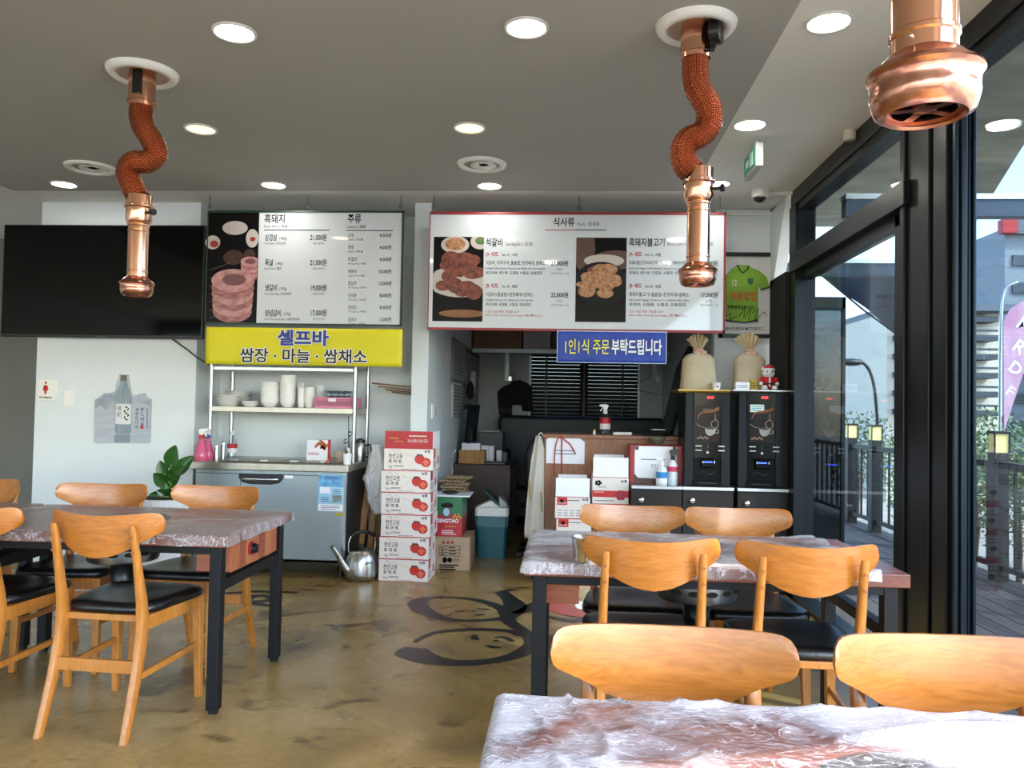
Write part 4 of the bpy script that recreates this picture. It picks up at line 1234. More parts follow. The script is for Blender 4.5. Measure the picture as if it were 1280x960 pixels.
g = MB()
lines(g, 405, 424, 596, 2, 2.4, YF-.0023, .005); lines(g, 416, 427, 612, 3, 2.2, YF-.0023); lines(g, 401, 413, 622, 3, 2.2, YF-.0023); lines(g, 401, 427, 632, 3, 2.2, YF-.0023)
g.build('sticker_print', M_navyink, st_)
a_ = W(420, 641, YF); b_ = W(429, 645, YF)
MB().box(a_.x, b_.x, YF-.0015, YF+.001, b_.z, a_.z).build('yellow_label', mat('label_yellow', '#b3a12a', .5), dr)
wt = MB().box(fx0-.025, fx1+.02, YF-.03, YR-.01, zlip, zwt).build('worktop', M_worktop, t, bevel=.006)
for k in range(4):
    xa_ = fx0+.17+k*.235
    mb = MB()
    mb.box(xa_, xa_+.225, YF+.035, YF+.36, zwt+.0005, zwt+.006)
    wl_ = mb.build('well_lid', mat('well_lid', '#8c8a82', .35, .9, var=.2, vscale=12), wt, bevel=.003)
    MB().box(xa_+.08, xa_+.145, YF+.05, YF+.065, zwt+.006, zwt+.020).build('lid_grip', M_steel, wl_, bevel=.002)
for x in (fx0+.06, fx1-.06):
    for y in (YF+.12, YR-.12):
        MB().cyl((x, y, 0), (x, y, zf0), .02).build('foot', M_black, t)

t = thing('steel_rack', 'stainless tube rack with one shelf standing on the fridge worktop', 'rack', ((fx0+fx1)/2, 6.2, zwt))
YP0, YP1 = 6.10, 6.50
xr0 = W(263, 520, YP0).x; xr1 = W(443, 520, YP0).x
for x in (xr0, xr1):
    for y in (YP0, YP1):
        MB().cyl((x, y, zwt), (x, y, 1.80), .017, n=16).build('post', M_steel, t, smooth=True, auto=50)
zs1 = W(350, 509, YP0).z; zs0 = W(350, 516, YP0).z
MB().box(xr0+.01, xr1-.01, YP0-.01, YP1+.01, zs0, zs1).build('shelf', M_worktop, t, bevel=.004)
zt1 = W(350, 459, YP0).z; zt0 = W(350, 463.5, YP0).z
MB().box(xr0+.01, xr1-.01, YP0+.0, YP1+.01, zt0, zt1).build('top_shelf', M_steel, t, bevel=.003)
# crockery: each piece its own thing
def stack(px, Y, wpx, n, dz, prof, name, label, cat, group, mt=M_porcelain, base=None):
    c = W(px, 508, Y)
    z = zs1 if base is None else base
    r = wpx*Y/999/2
    mb = MB().lathe([(a_*r, b_) for a_, b_ in prof], n=28, cap=False)
    first = None
    ORD = ['bottom', 'second', 'third', 'fourth', 'fifth', 'sixth', 'seventh', 'eighth', 'ninth', 'tenth']
    for k in range(n):
        loc = (c.x+random.uniform(-.001, .001), Y+random.uniform(-.001, .001), z+k*dz)
        if first is None:
            o = bpy.data.objects.new(name, mb.mesh(name, smooth=True)); o.data.materials.append(mt); scene.collection.objects.link(o)
            o.data.set_sharp_from_angle(angle=R(50)); first = o
        else:
            o = first.copy(); scene.collection.objects.link(o)
        o.location = loc
        tag(o, '%s, %s' % (label, 'topmost one' if k == n-1 else ('lowest one' if k == 0 else ORD[k]+' from the bottom')), cat, group)
P_PLATE = [(.02, .0), (.6, .0), (.62, .004), (.95, .017), (1, .0195), (.995, .0215), (.9, .017), (.6, .008), (.02, .007)]
P_BOWL = [(.02, 0), (.55, 0), (.58, .006), (.85, .025), (1, .052), (.99, .054), (.94, .050), (.8, .028), (.55, .010), (.02, .009)]
P_CUP = [(.02, 0), (.7, 0), (.75, .004), (.95, .04), (1, .062), (.97, .063), (.9, .04), (.68, .008), (.02, .007)]
stack(286, 6.20, 32, 5, .0165, P_PLATE, 'plate', 'white plate in the front stack at the shelf end', 'plate', 'plates in the front stack')
stack(298, 6.38, 34, 7, .0175, P_PLATE, 'plate', 'white plate in the rear stack at the shelf end', 'plate', 'plates in the rear stack')
stack(312.5, 6.19, 22, 3, .011, P_PLATE, 'side_dish', 'small white dish in the low pile between plates and bowls', 'dish', 'low pile of small dishes')
stack(337, 6.22, 24.5, 8, .0205, P_BOWL, 'bowl', 'white bowl in the wider, lower bowl tower', 'bowl', 'bowls in the wide tower')
stack(359.5, 6.22, 20.5, 10, .0225, P_BOWL, 'bowl', 'white bowl in the tallest tower on the shelf', 'bowl', 'bowls in the tallest tower')
stack(376.5, 6.20, 10, 7, .0155, P_CUP, 'cup', 'white cup in the narrow tower beside the tallest bowl tower', 'cup', 'cups in the narrow tower')
stack(387, 6.20, 14, 7, .0165, P_CUP, 'cup', 'white cup in the front tower beside the pink basket', 'cup', 'cups in the front tower')
stack(398, 6.36, 15, 8, .0165, P_CUP, 'cup', 'white cup in the tower behind the pink basket end', 'cup', 'cups in the tower behind the basket')
stack(374, 6.38, 13, 10, .0155, P_CUP, 'cup', 'white cup in the hindmost tower between bowls and cups', 'cup', 'cups in the hindmost tower')
# pink basket with glasses
bx0 = W(393, 508, 6.12).x; bx1 = W(440.5, 508, 6.12).x; bh = .085
t = thing('basket', 'pink perforated plastic basket of glasses on the shelf', 'basket', ((bx0+bx1)/2, 6.24, zs1))
M_pink = mat('pink_plastic', '#d77f9c', .4)
bk_ = MB()
bk_.box(bx0, bx1, 6.13, 6.36, zs1, zs1+.006)
for (u0, u1, v0, v1) in ((0, 1, 0, .16), (0, 1, .84, 1)):
    bk_.box(bx0, bx1, 6.125, 6.131, zs1+bh*u0*0+bh*v0, zs1+bh*v1)
    bk_.box(bx0, bx1, 6.358, 6.364, zs1+bh*v0, zs1+bh*v1)
bk_.box(bx0, bx0+.006, 6.13, 6.36, zs1, zs1+bh).box(bx1-.006, bx1, 6.13, 6.36, zs1, zs1+bh)
nn = 22
for k in range(nn+1):
    x = bx0+(bx1-bx0)*k/nn
    bk_.box(x-.0045, x+.0045, 6.1255, 6.1305, zs1, zs1+bh); bk_.box(x-.0045, x+.0045, 6.3585, 6.3635, zs1, zs1+bh)
for v in (.37, .62):
    bk_.box(bx0, bx1, 6.1255, 6.1305, zs1+bh*v-.004, zs1+bh*v+.004)
bk_.build('body', M_pink, t)
MB().box(bx0-.004, bx1+.004, 6.121, 6.13, zs1+bh-.008, zs1+bh).box(bx0-.004, bx1+.004, 6.36, 6.368, zs1+bh-.008, zs1+bh).build('rim', M_pink, t, bevel=.002)
c_ = W(415, 500, 6.12); MB().box(c_.x-.03, c_.x+.03, 6.1215, 6.125, c_.z-.012, c_.z+.012).build('label', M_paper, t)
gm = MB().lathe([(.001, .002), (.024, .003), (.027, .04), (.030, .075), (.028, .075), (.025, .04), (.022, .008), (.001, .007)], n=18, cap=False)
first = None
for k, (px, Y) in enumerate(((411, 6.18), (419, 6.17), (427, 6.18), (434, 6.18), (415, 6.28), (423, 6.27), (431, 6.28), (438, 6.27))):
    c_ = W(px, 495, Y)
    if first is None:
        first = o = bpy.data.objects.new('drinking_glass', gm.mesh('drinking_glass', smooth=True)); o.data.materials.append(M_bottleglass)
    else:
        o = first.copy()
    scene.collection.objects.link(o)
    o.location = (c_.x, Y, zs1+.062)
    tag(o, 'clear drinking glass in the pink basket on the shelf', 'glass', 'glasses in the pink basket')
for k, (px, Y) in enumerate(((411, 6.18), (419, 6.17), (427, 6.18), (434, 6.18), (415, 6.28), (423, 6.27), (431, 6.28), (438, 6.27))):
    c_ = W(px, 495, Y)
    o = first.copy(); scene.collection.objects.link(o); o.location = (c_.x, Y, zs1+.006)
    o.scale = (1, 1, .74); tag(o, 'clear drinking glass in the pink basket on the shelf', 'glass', 'glasses in the pink basket')

def lathe_at(px, py, Y, zbase, prof, name, mt, parent, n=24, auto=45):
    c_ = W(px, py, Y)
    return MB().lathe(prof, c=(c_.x, Y, zbase), n=n, cap=False).build(name, mt, parent, smooth=True, auto=auto)
# spray bottles
M_pinkliq = mat('pink_liquid', '#c9597e', .15, spec=.5)
def spray(px, Y, h, r, zb_, label, body, head, band=None, bandcol=None, flip=1, shape='cone'):
    c_ = W(px, 560, Y)
    t = thing('spray_bottle', label, 'spray bottle', (c_.x, Y, zb_))
    pr = [(.001, 0), (r*.92, 0), (r, .008), (r, h*.18), (r*.72, h*.42), (r*.36, h*.62), (r*.33, h*.72)] if shape == 'cone' else [(.001, 0), (r*.94, 0), (r, .006), (r, h*.55), (r*.85, h*.62), (r*.42, h*.68), (r*.38, h*.72)]
    MB().lathe(pr, n=24, cap=False).build('body', body, t, smooth=True, w=False, auto=60)
    MB().lathe([(r*.40, h*.68), (r*.42, h*.78), (r*.30, h*.80)], n=18).build('cap', bandcol or head, t, smooth=True, w=False, auto=40)
    f = flip
    MB().prism([(-.013*f, h*.80), (.013*f, h*.80), (.016*f, h*.90), (.045*f, h*.92), (.048*f, h*.98), (.0, h*1.0), (-.025*f, h*.96)], -.011, .011, 'y').build('spray_head', head, t, w=False, bevel=.003)
    MB().beam((.018*f, 0, h*.90), (.040*f, 0, h*.76), .012, .007).build('trigger', head, t, w=False)
    if band:
        MB().lathe([(r*1.01, h*.18), (r*1.015, h*.20), (r*1.015, h*.50), (r*1.01, h*.52)], n=24, cap=False).build('label_band', band, t, smooth=True, w=False)
    return t
spray(251.5, 5.99, .245, .052, zwt, 'pink spray bottle with white head and red collar at the worktop edge', M_pinkliq, M_white, None, M_red, 1)
spray(259.5, 6.08, .245, .050, zwt, 'pink spray bottle with a blue collar, the one behind', M_pinkliq, M_white, None, mat('navy_cap', '#27408f', .4), -1)
for px, Y, r, h, lb in ((271, 6.06, .017, .125, 'small steel shaker in front on the worktop'), (279, 6.15, .018, .145, 'taller steel shaker behind on the worktop')):
    c_ = W(px, 560, Y)
    t = thing('shaker', lb, 'shaker', (c_.x, Y, zwt))
    MB().lathe([(.001, 0), (r, 0), (r, h*.8), (r*.95, h*.82)], n=20, cap=False).build('body', M_steel, t, smooth=True, w=False, auto=40)
    MB().lathe([(r*1.02, h*.8), (r*1.02, h*.97), (r*.9, h), (.001, h)], n=20, cap=False).build('lid', M_chrome, t, smooth=True, w=False, auto=40)
c_ = W(290, 570, 6.42)
t = thing('squeeze_bottle', 'clear bottle with a red and white label against the rack wall', 'bottle', (c_.x, 6.42, zwt))
MB().lathe([(.001, 0), (.038, 0), (.04, .01), (.04, .12), (.03, .15), (.014, .17), (.013, .19)], n=20, cap=False).build('body', M_bottleglass, t, smooth=True, w=False)
MB().lathe([(.0405, .04), (.0405, .075)], n=20, cap=False).build('label_white', M_paper, t, smooth=True, w=False)
MB().lathe([(.0407, .075), (.0407, .11)], n=20, cap=False).build('label_red', M_red, t, smooth=True, w=False)
MB().lathe([(.016, .185), (.016, .205), (.004, .225), (.001, .225)], n=14, cap=False).build('nozzle', M_white, t, smooth=True, w=False)
# crab carton, pot, spoon cup, tongs, paper cup, thermos
a_ = W(383, 571, 6.2); b_ = W(411, 550, 6.2)
t = thing('food_carton', 'white carton with an orange seafood picture on the worktop', 'carton', ((a_.x+b_.x)/2, 6.23, zwt))
MB().box(a_.x, b_.x, 6.20, 6.27, zwt, b_.z).build('box', M_paper, t, bevel=.002)
g = MB(); random.seed(5)
for k in range(6):
    q = W(402+random.uniform(-6, 6), 556+random.uniform(-3, 4), 6.198); disc(g, q, .03, .012, 10, rot=random.uniform(-1, 1))
g.build('printed_crab', mat('print_orange', '#c26a3c', .5, var=.4, vscale=50), t)
g = MB(); text(g, 'mama', W(384.5, 568.5, 6.198), .03, .09, bold=.01); g.build('lettering', mat('print_pink', '#c0567a', .5), t)
q0 = W(409, 572, 6.19); MB().box(q0.x, q0.x+.022, 6.197, 6.2, zwt, b_.z).build('red_edge', M_red, t)
c_ = W(423, 570, 6.12)
t = thing('plastic_tub', 'small beige tub beside the seafood carton', 'tub', (c_.x, 6.15, zwt))
MB().lathe([(.001, 0), (.034, 0), (.042, .075), (.046, .076), (.046, .084), (.040, .084), (.032, .006), (.001, .006)], n=22, cap=False).build('body', mat('beige_plastic', '#a99c86', .5), t, smooth=True, w=False, auto=40)
MB().lathe([(.0395, .074), (.001, .074)], n=20, cap=False).build('contents', mat('paste', '#8a6f50', .6), t, w=False)
tg = thing('tongs', 'orange handled tongs lying on the worktop edge', 'tongs', (W(411, 577, 5.98).x, 5.98, zwt+.006))
MB().beam((-.004, -.06, .006), (.01, .03, .035), .022, .006).build('handle', mat('orange_plastic', '#d8501e', .4), tg, w=False, bevel=.002)
MB().beam((.01, .03, .035), (.035, .16, .03), .012, .004).build('jaw', M_steel, tg, w=False)
c_ = W(432, 566, 6.12)
t = thing('spoon_holder', 'dark steel cup holding ladles by the rack post', 'utensil holder', (c_.x, 6.22, zwt))
MB().lathe([(.001, 0), (.032, 0), (.034, .11), (.031, .11), (.029, .006), (.001, .006)], n=20, cap=False).build('cup', M_steel, t, smooth=True, w=False, auto=40)
for k, (dx, dz) in enumerate(((-.03, .16), (.0, .22), (.025, .14))):
    l_ = MB().tube([(0, 0, .02), (dx, .01*k, dz)], .003, 6).build('ladle_handle', M_steel, t, w=False)
    MB().ball((dx, .01*k, dz), (.016, .012, .02), 10, 6).build('ladle_bowl', M_steel, l_, w=False, smooth=True)
MB().tube([(-.004, 0, .1), (-.008, 0, .28), (-.012, 0, .36)], .0035, 6).build('skimmer_handle', M_black, t, w=False)
c_ = W(433, 582, 5.93)
t = thing('paper_cup', 'white paper cup at the worktop corner', 'cup', (c_.x, 5.95, zwt))
MB().lathe([(.001, 0), (.026, 0), (.035, .076), (.037, .078), (.034, .079), (.025, .004), (.001, .004)], n=22, cap=False).build('body', M_paper, t, smooth=True, w=False, auto=50)
MB().lathe([(.0352, .075), (.0372, .077), (.0352, .0795)], n=22, cap=False).build('rim', M_paper, t, smooth=True, w=False)
c_ = W(450, 570, 6.33)
t = thing('thermos', 'steel thermos jug with black lid behind the rack post', 'thermos', (c_.x, 6.33, zwt))
MB().lathe([(.001, 0), (.045, 0), (.047, .01), (.047, .13), (.038, .15)], n=22, cap=False).build('body', M_steel, t, smooth=True, w=False, auto=40)
MB().lathe([(.040, .148), (.040, .17), (.02, .18), (.001, .18)], n=20, cap=False).build('lid', M_black, t, smooth=True, w=False, auto=40)
MB().tube(smooth_path([(.045, 0, .13), (.085, 0, .125), (.085, 0, .05), (.046, 0, .03)], 5), .007, 8).build('handle', M_black, t, w=False, smooth=True)

# wooden slats on the recess wall
M_slat = wood_mat('rough_slat', '#8a6a42', '#5f4629', (1, 6, 6), .7, 5, 0)
t = thing('slat_shelf', 'bundle of thin brown slats jutting from the recess wall beside the rack', 'shelf', (W(490, 486, 6.4).x, 6.4, W(490, 492, 6.4).z))
for k, (x0_, x1_, y0_, y1_) in enumerate(((465, 516, 479, 484), (472, 516, 483, 487.5), (482, 516, 487, 490.5), (490, 516, 490, 493))):
    a_ = W(x0_, y0_, 6.35+k*.03); b_ = W(x1_, y1_, 6.35+k*.03)
    MB().beam((a_.x, 6.35+k*.03, a_.z), (b_.x, 6.40+k*.03, b_.z), .05, .012).build('slat', M_slat, t, bevel=.002)
# leaning planks
M_pine = wood_mat('pine', '#b98a50', '#95683a', (8, 8, 1), .6, 4, 0)
YPk = 6.3
for k, (xb_, yb_, xt_, yt_, w_, lab) in enumerate(((447, 700, 461, 590, .055, 'pale pine plank leaning beside the fridge, foremost of the bundle'), (460, 700, 470, 585, .045, 'pale pine plank leaning in the middle of the bundle under the plastic bag'), (470, 690, 475, 580, .035, 'narrow brown plank leaning next to the tomato cartons'))):
    a_ = W(xb_, yb_, YPk+.02*k); a_.z = .012; b_ = W(xt_, yt_, YPk+.08)
    b_.y = YPk+.14+.02*k
    o = MB().beam(a_, b_, w_, .02, up=(0, -1, 0)).build('wood_plank', M_pine if k < 2 else M_slat, None, bevel=.003)
    tag(o, lab, 'plank', 'planks leaning beside the fridge')
# crumpled plastic bag hung over them
cb = W(470, 600, 6.22)
def bagf(u, v):
    a_ = 2*PI*u; 
    q = v
    r_ = (.05+.075*math.sin(PI*min(1, q*1.1))**.8)*(1+.3*mnoise.noise(Vector((math.cos(a_)*2, math.sin(a_)*2, q*5)))+.28*abs(mnoise.noise(Vector((math.cos(a_)*6, math.sin(a_)*6, q*9+2)))))
    z0_, z1_ = W(470, 642, 6.22).z, W(470, 556, 6.22).z
    lean = .03*(1-q)
    return (cb.x+lean+r_*math.cos(a_)*.75, 6.22+r_*.6*math.sin(a_), z0_+(z1_-z0_)*q)
o = MB().grid(bagf, 90, 60).build('plastic_bag', mat('bag_plastic', '#dfe2e6', .25, alpha=.8, bump=.9, bscale=22), None, smooth=True)
tag(o, 'crumpled white plastic bag hanging between fridge and tomato cartons', 'bag')

# ------------------------------------------------------------------ kettle
kc = WZ(451, 722, 0); kY = 5.99
kY = 5.95
kc = W(452, 700, kY)
t = thing('kettle', 'dented aluminium kettle with black handle on the floor by the cartons', 'kettle', (kc.x, kY, 0), .6)
M_kettle = mat('aluminium_dented', '#b9bbba', .24, 1, var=.12, vscale=12, bump=.25, bscale=12)
MB().lathe([(.001, .004), (.110, .004), (.122, .014), (.126, .05), (.122, .12), (.112, .175), (.098, .205), (.092, .208)], n=40, cap=False).build('body', M_kettle, t, smooth=True, w=False, auto=60)
ld = MB().lathe([(.096, .206), (.090, .216), (.06, .226), (.001, .232)], n=36, cap=False).build('lid', M_kettle, t, smooth=True, w=False, auto=60)
MB().lathe([(.012, .228), (.010, .245), (.018, .256), (.001, .262)], n=16, cap=False).build('lid_knob', M_black, ld, smooth=True, w=False)
MB().tube(smooth_path([(-.10, -.01, .075), (-.145, -.012, .12), (-.185, -.015, .19), (-.235, -.018, .262)], 5), [.042, .040, .037, .034, .032, .030, .028, .026, .024, .022, .021, .020, .019, .018, .016, .016], 16, cap=False).build('spout', M_kettle, t, smooth=True, w=False)
MB().tube(smooth_path([(-.10, 0, .20), (-.105, 0, .27), (-.085, 0, .325), (-.05, 0, .345)], 5), .004, 8).tube(smooth_path([(.10, 0, .20), (.105, 0, .27), (.085, 0, .325), (.05, 0, .345)], 5), .004, 8).build('handle_wire', M_chrome, t, smooth=True, w=False)
MB().tube(smooth_path([(-.085, 0, .322), (-.05, 0, .346), (0, 0, .352), (.05, 0, .346), (.10, 0, .312)], 5), .013, 10).build('handle_grip', M_black, t, smooth=True, w=False)
g = MB()
for k in range(4):
    for j in range(3):
        x = -.03+k*.02+random.uniform(-.002, .002); z = .13+j*.007
        a_ = math.asin(min(.9, x/.126)); rr_ = .1225
        g.box(x+.015, x+.029, -math.sqrt(.1235**2-(x+.022)**2)-.002, -math.sqrt(.1235**2-(x+.022)**2)+.004, z, z+.004)
g.build('stamp', mat('stamp_blue', '#5a6f86', .5), t, w=False)

# ------------------------------------------------------------------ tomato cartons
BW, BD = .37, .31
BH = W(510, 560.5, 5.9).z/6
M_carton = mat('carton_white', '#e3dad2', .6)
M_cartonred = mat('carton_red', '#b01a22', .45)
M_tom = mat('tomato_red', '#c8231f', .35, var=.2, vscale=20)
M_tomcut = mat('tomato_cut', '#d96a4a', .4)
M_calyx = mat('calyx', '#26391c', .5)
def tomato_print(mb3, x, y, z, s_):
    tom, cut, cal = mb3
    disc(tom, (x, y, z+.008*s_), .030*s_, .029*s_, 20); disc(tom, (x+.038*s_, y-.0003, z-.010*s_), .030*s_, .028*s_, 20)
    for a_, b_, r_ in ((0, -.014, .011), (-.010, -.001, .010), (.010, -.001, .010), (0, .008, .009)):
        disc(cut, (x+.038*s_+a_*s_, y-.0006, z-.008*s_+b_*s_), r_*s_, r_*.8*s_, 10)
    for k in range(5):
        a_ = PI*.15+k*PI*.18
        disc(cal, (x+.013*s_*math.cos(a_)*1.3, y-.0006, z+.030*s_+.002*math.sin(a_)), .012*s_, .003*s_, 8, rot=a_-PI/2+.3)
def carton(name, label, group, W_, D_, H_, kind='tomato'):
    """local frame: front face at y=0 looking to -y, origin at the middle of the front bottom edge"""
    t = thing(name, label, 'carton', (0, 0, 0), 0, group)
    MB().box(-W_/2, W_/2, 0, D_, 0, H_).build('box', M_carton, t, w=False, bevel=.003)
    e = MB().box(-W_/2-.0005, W_/2+.0005, -.0006, D_*.3, H_-.004, H_+.0004).box(-W_/2-.0006, W_/2+.0006, -.0006, D_, 0, .0035)
    e.build('red_edge', M_cartonred, t, w=False)
    tom, cut, cal, ink, nav, col = MB(), MB(), MB(), MB(), MB(), MB()
    y = -.0012
    if kind == 'tomato':
        tomato_print((tom, cut, cal), .085, y, H_*.46, 1.25)
        text(ink, '천안고원', (-W_/2+.035, y, H_*.55), .030, .105, bold=.01)
        text(ink, '토 마 토', (-W_/2+.035, y, H_*.34), .022, .10, bold=.02)
        text(ink, '5kg', (-W_/2+.035, y, H_*.12), .018, .03)
        for k in range(2):
            rect(ink, -W_/2+.075, -W_/2+.15, H_*.16+k*.008, H_*.16+.003+k*.008, y)
        rect(ink, -W_/2+.13, W_/2-.12, .010, .0125, y)
        for k, (a_, b_) in enumerate((((-.145, .80), (-.120, .93)), ((-.120, .93), (-.10, .78)), ((-.10, .78), (-.075, .90)), ((-.075, .90), (-.05, .80)))):
            (nav if k < 2 else (col if k == 2 else tom)).beam((a_[0], y, H_*a_[1]), (b_[0], y, H_*b_[1]), .0006, .006, up=(0, -1, 0))
        text(nav, '농협', (W_/2-.065, y, H_*.83), .016, .042, bold=.03)
        sc = MB()
        sc.tube(smooth_path([(-.03, y, H_*.72), (-.015, y, H_*.80), (-.012, y, H_*.68), (.02, y, H_*.70), (.045, y, H_*.60)], 4), .0012, 4)
        sc.build('script_print', mat('script_pink', '#c9a29a', .6), t, w=False)
        # side panel
        sd = MB(); X = W_/2+.0008
        sd.add([(X, .03, H_*.55), (X, .10, H_*.55), (X, .10, H_), (X, .03, H_)], [(0, 1, 2, 3)])
        sd.build('side_red_panel', M_cartonred, t, w=False)
        s2 = MB(); s2.add([(X, .22+.032*math.cos(a_*PI/8), H_*.42+.034*math.sin(a_*PI/8)) for a_ in range(16)], [tuple(range(16))]); s2.build('side_tomato', M_tom, t, w=False)
        s3 = MB()
        for k in range(5):
            s3.add([(X, .03, H_*.14+k*.011), (X, .13, H_*.14+k*.011), (X, .13, H_*.14+.004+k*.011), (X, .03, H_*.14+.004+k*.011)], [(0, 1, 2, 3)])
        s3.build('side_print', M_greyink, t, w=False)
    elif kind == 'berry':
        rect(tom, -W_/2, W_/2, H_*.26, H_*.50, y)
        for k in range(6):
            disc(cut, (W_*.28+.022*math.cos(k*1.05), y-.0006, H_*.34+.02*math.sin(k*1.05)), .02, .02, 12)
        for k in range(5):
            disc(ink, (-W_*.34+.016*math.cos(k*1.25), y, H_*.78+.012*math.sin(k*1.25)), .011, .009, 10)
        text(ink, '천안고원', (-W_/2+.04, y, H_*.60), .012, .06); text(nav, '농협', (W_/2-.06, y, H_*.82), .016, .045, bold=.03)
        text(col, '방울토마토', (-W_/2+.015, y-.0007, H_*.42), .008, .07)
        rect(ink, -W_/2+.02, W_*.1, H_*.12, H_*.14, y)
    else:
        rect(tom, -W_/2+.015, -W_/2+.09, H_*.62, H_*.97, y)
        disc(ink, (-W_/2+.05, y-.0005, H_*.80), .014, .014, 12); text(col, '천안고원', (-W_/2+.02, y-.0006, H_*.67), .012, .06)
        text(nav, '농협', (W_/2-.06, y, H_*.84), .016, .045, bold=.03)
        for i in range(4):
            for j in range(3):
                rect(nav, -W_/2+.02+i*.045, -W_/2+.05+i*.045, H_*.14+j*.018, H_*.14+.004+j*.018, y)
        rect(ink, -W_*.18, W_*.2, H_*.82, H_*.85, y)
    for mb, nm, mt in ((tom, 'red_print', M_tom), (cut, 'tomato_cut_print', M_tomcut if kind == 'tomato' else mat('berry', '#a31528', .4)), (cal, 'calyx_print', M_calyx), (ink, 'lettering', M_ink), (nav, 'blue_print', M_navyink), (col, 'accent_print', mat('accent_green', '#7c9a4d', .5) if kind == 'tomato' else M_paper)):
        if mb.v:
            mb.build(nm, mt, t, w=False)
    return t
def flap(t, W_, D_, H_, hf, front_mt, lean=.06, right=None):
    MB().hexa([(-W_/2+.004, 0, H_), (W_/2-.004, 0, H_), (W_/2-.004, .004, H_), (-W_/2+.004, .004, H_), (-W_/2+.004, lean*hf, H_+hf), (W_/2-.004, lean*hf, H_+hf), (W_/2-.004, lean*hf+.004, H_+hf), (-W_/2+.004, lean*hf+.004, H_+hf)]).build('front_flap', front_mt, t, w=False)
ct = carton('tomato_carton', 'white tomato carton at the bottom of the tall stack, on the floor', 'tall stack of tomato cartons', BW, BD, BH)
xs_ = [(475, 535.6), (475, 536), (476.5, 537), (476, 537), (476, 535.5), (479.5, 538)]
labs = ['bottom of the tall stack, on the floor', 'second from the floor in the tall stack', 'third from the floor in the tall stack', 'fourth from the floor in the tall stack', 'fifth from the floor in the tall stack', 'topmost of the tall stack, with red flaps open']
for k in range(6):
    c_ = W((xs_[k][0]+xs_[k][1])/2, 650, 5.905)
    o = ct if k == 0 else dup(ct)
    o.location = (c_.x, 5.905, k*BH); o.rotation_euler = (0, 0, -.02+(k % 2)*.015)
    o['label'] = 'white tomato carton, '+labs[k]
hf = W(510, 539, 5.9).z-6*BH
flap(o, BW, BD, BH, hf, M_cartonred, .02)
MB().hexa([(BW/2-.004, .01, BH), (BW/2, .01, BH), (BW/2, BD-.01, BH), (BW/2-.004, BD-.01, BH), (BW/2-.004, .01, BH+hf), (BW/2, .01, BH+hf), (BW/2, BD-.01, BH+hf), (BW/2-.004, BD-.01, BH+hf)]).build('side_flap', M_paper, o, w=False)
g = MB()
text(g, '천안고원 방울토마토', (BW/2-.04, -.001, BH+hf*.52), .02, .155, 'l', .02, right=(-1, 0, 0), up=(0, 0, -1))
rect(g, .0, BW/2-.05, BH+hf*.68, BH+hf*.76, -.001)
g.build('flap_lettering', mat('flap_print', '#d9b8b4', .5), o, w=False)
g = MB(); rect(g, -BW/2+.04, -BW/2+.11, BH+hf*.55, BH+hf*.6, -.001); rect(g, -BW/2+.08, -BW/2+.14, BH+hf*.38, BH+hf*.42, -.001); g.build('flap_script', mat('flap_gold', '#c99a3a', .5), o, w=False)
c_ = W(503, 536, 6.05)
pb = MB().grid(lambda u, v: (c_.x-.07+.15*u, 6.0+.12*v, 6*BH+.03+.075*math.sin(PI*u)*math.sin(PI*v)**.5+.05*max(0, mnoise.noise(Vector((u*5, v*4, 3))))), 16, 12).build('crumpled_paper', M_paper, None, solid=.002)
tag(pb, 'crumpled white paper sticking out of the topmost tomato carton', 'paper')

# ------------------------------------------------------------------ beer carton on a cardboard box
YC = 6.38
x0_, _ = wl(541, 700, YC); x1_, _ = wl(587, 700, YC); zc1 = W(570, 671.5, YC).z
t = thing('cardboard_box', 'plain brown cardboard box on the floor below the beer carton', 'box', ((x0_+x1_)/2, YC, 0))
MB().box(x0_, x1_, YC, YC+.38, 0, zc1).build('box', M_card, t, bevel=.003)
MB().box(x0_-.0, x1_+.0005, YC-.0008, YC+.02, zc1-.02, zc1+.0008).build('tape', mat('tape', '#a58c66', .3), t)
g = MB(); yy = YC-.0015
for y_ in (682, 686.5, 690.5, 694.5):
    a_ = W(549, y_, yy); b_ = W(575, y_, yy); rect(g, a_.x, b_.x, a_.z-.002, a_.z+.002, yy)
for x_ in (549, 558, 575):
    a_ = W(x_, 682, yy); b_ = W(x_, 694.5, yy); rect(g, a_.x-.002, a_.x+.002, b_.z, a_.z, yy)
lines(g, 551, 556, 684.5, 3, 4, yy, .008); lines(g, 561, 572, 684.5, 3, 4, yy, .008)
lines(g, 549, 575, 706, 3, 2.6, yy, .010)
q = W(556, 700, yy); disc(g, q, .018, .024, 16); q = W(562, 700, yy); disc(g, q, .02, .02, 16)
text(g, '청정원', W(565, 702, yy), .024, .06)
g.build('print', M_ink, t)
g = MB()
for k in range(3):
    a_ = W(552.5+k*5.5, 679, yy); rect(g, a_.x, a_.x+.024, a_.z-.006, a_.z+.02, yy)
g.build('handling_marks', mat('mark_red', '#8f4a42', .6), t)
x0_, _ = wl(546, 650, YC+.02); x1_, _ = wl(577.5, 650, YC+.02); zc2 = W(565, 621, YC+.02).z
t = thing('beer_carton', 'green and red beer carton on top of the cardboard box', 'carton', ((x0_+x1_)/2, YC+.02, zc1))
MB().box(x0_, x1_, YC+.02, YC+.32, zc1, zc2).build('box', mat('beer_red', '#b5242c', .4), t, bevel=.002)
g = MB(); zm = W(565, 645, YC).z; yy = YC+.0188
pts = [(x0_, yy, zc2), (x1_, yy, zc2), (x1_, yy, zm-.01), (x1_-.06, yy, zm+.02), (x1_-.11, yy, zm+.0), (x0_+.08, yy, zm+.01), (x0_, yy, zm)]
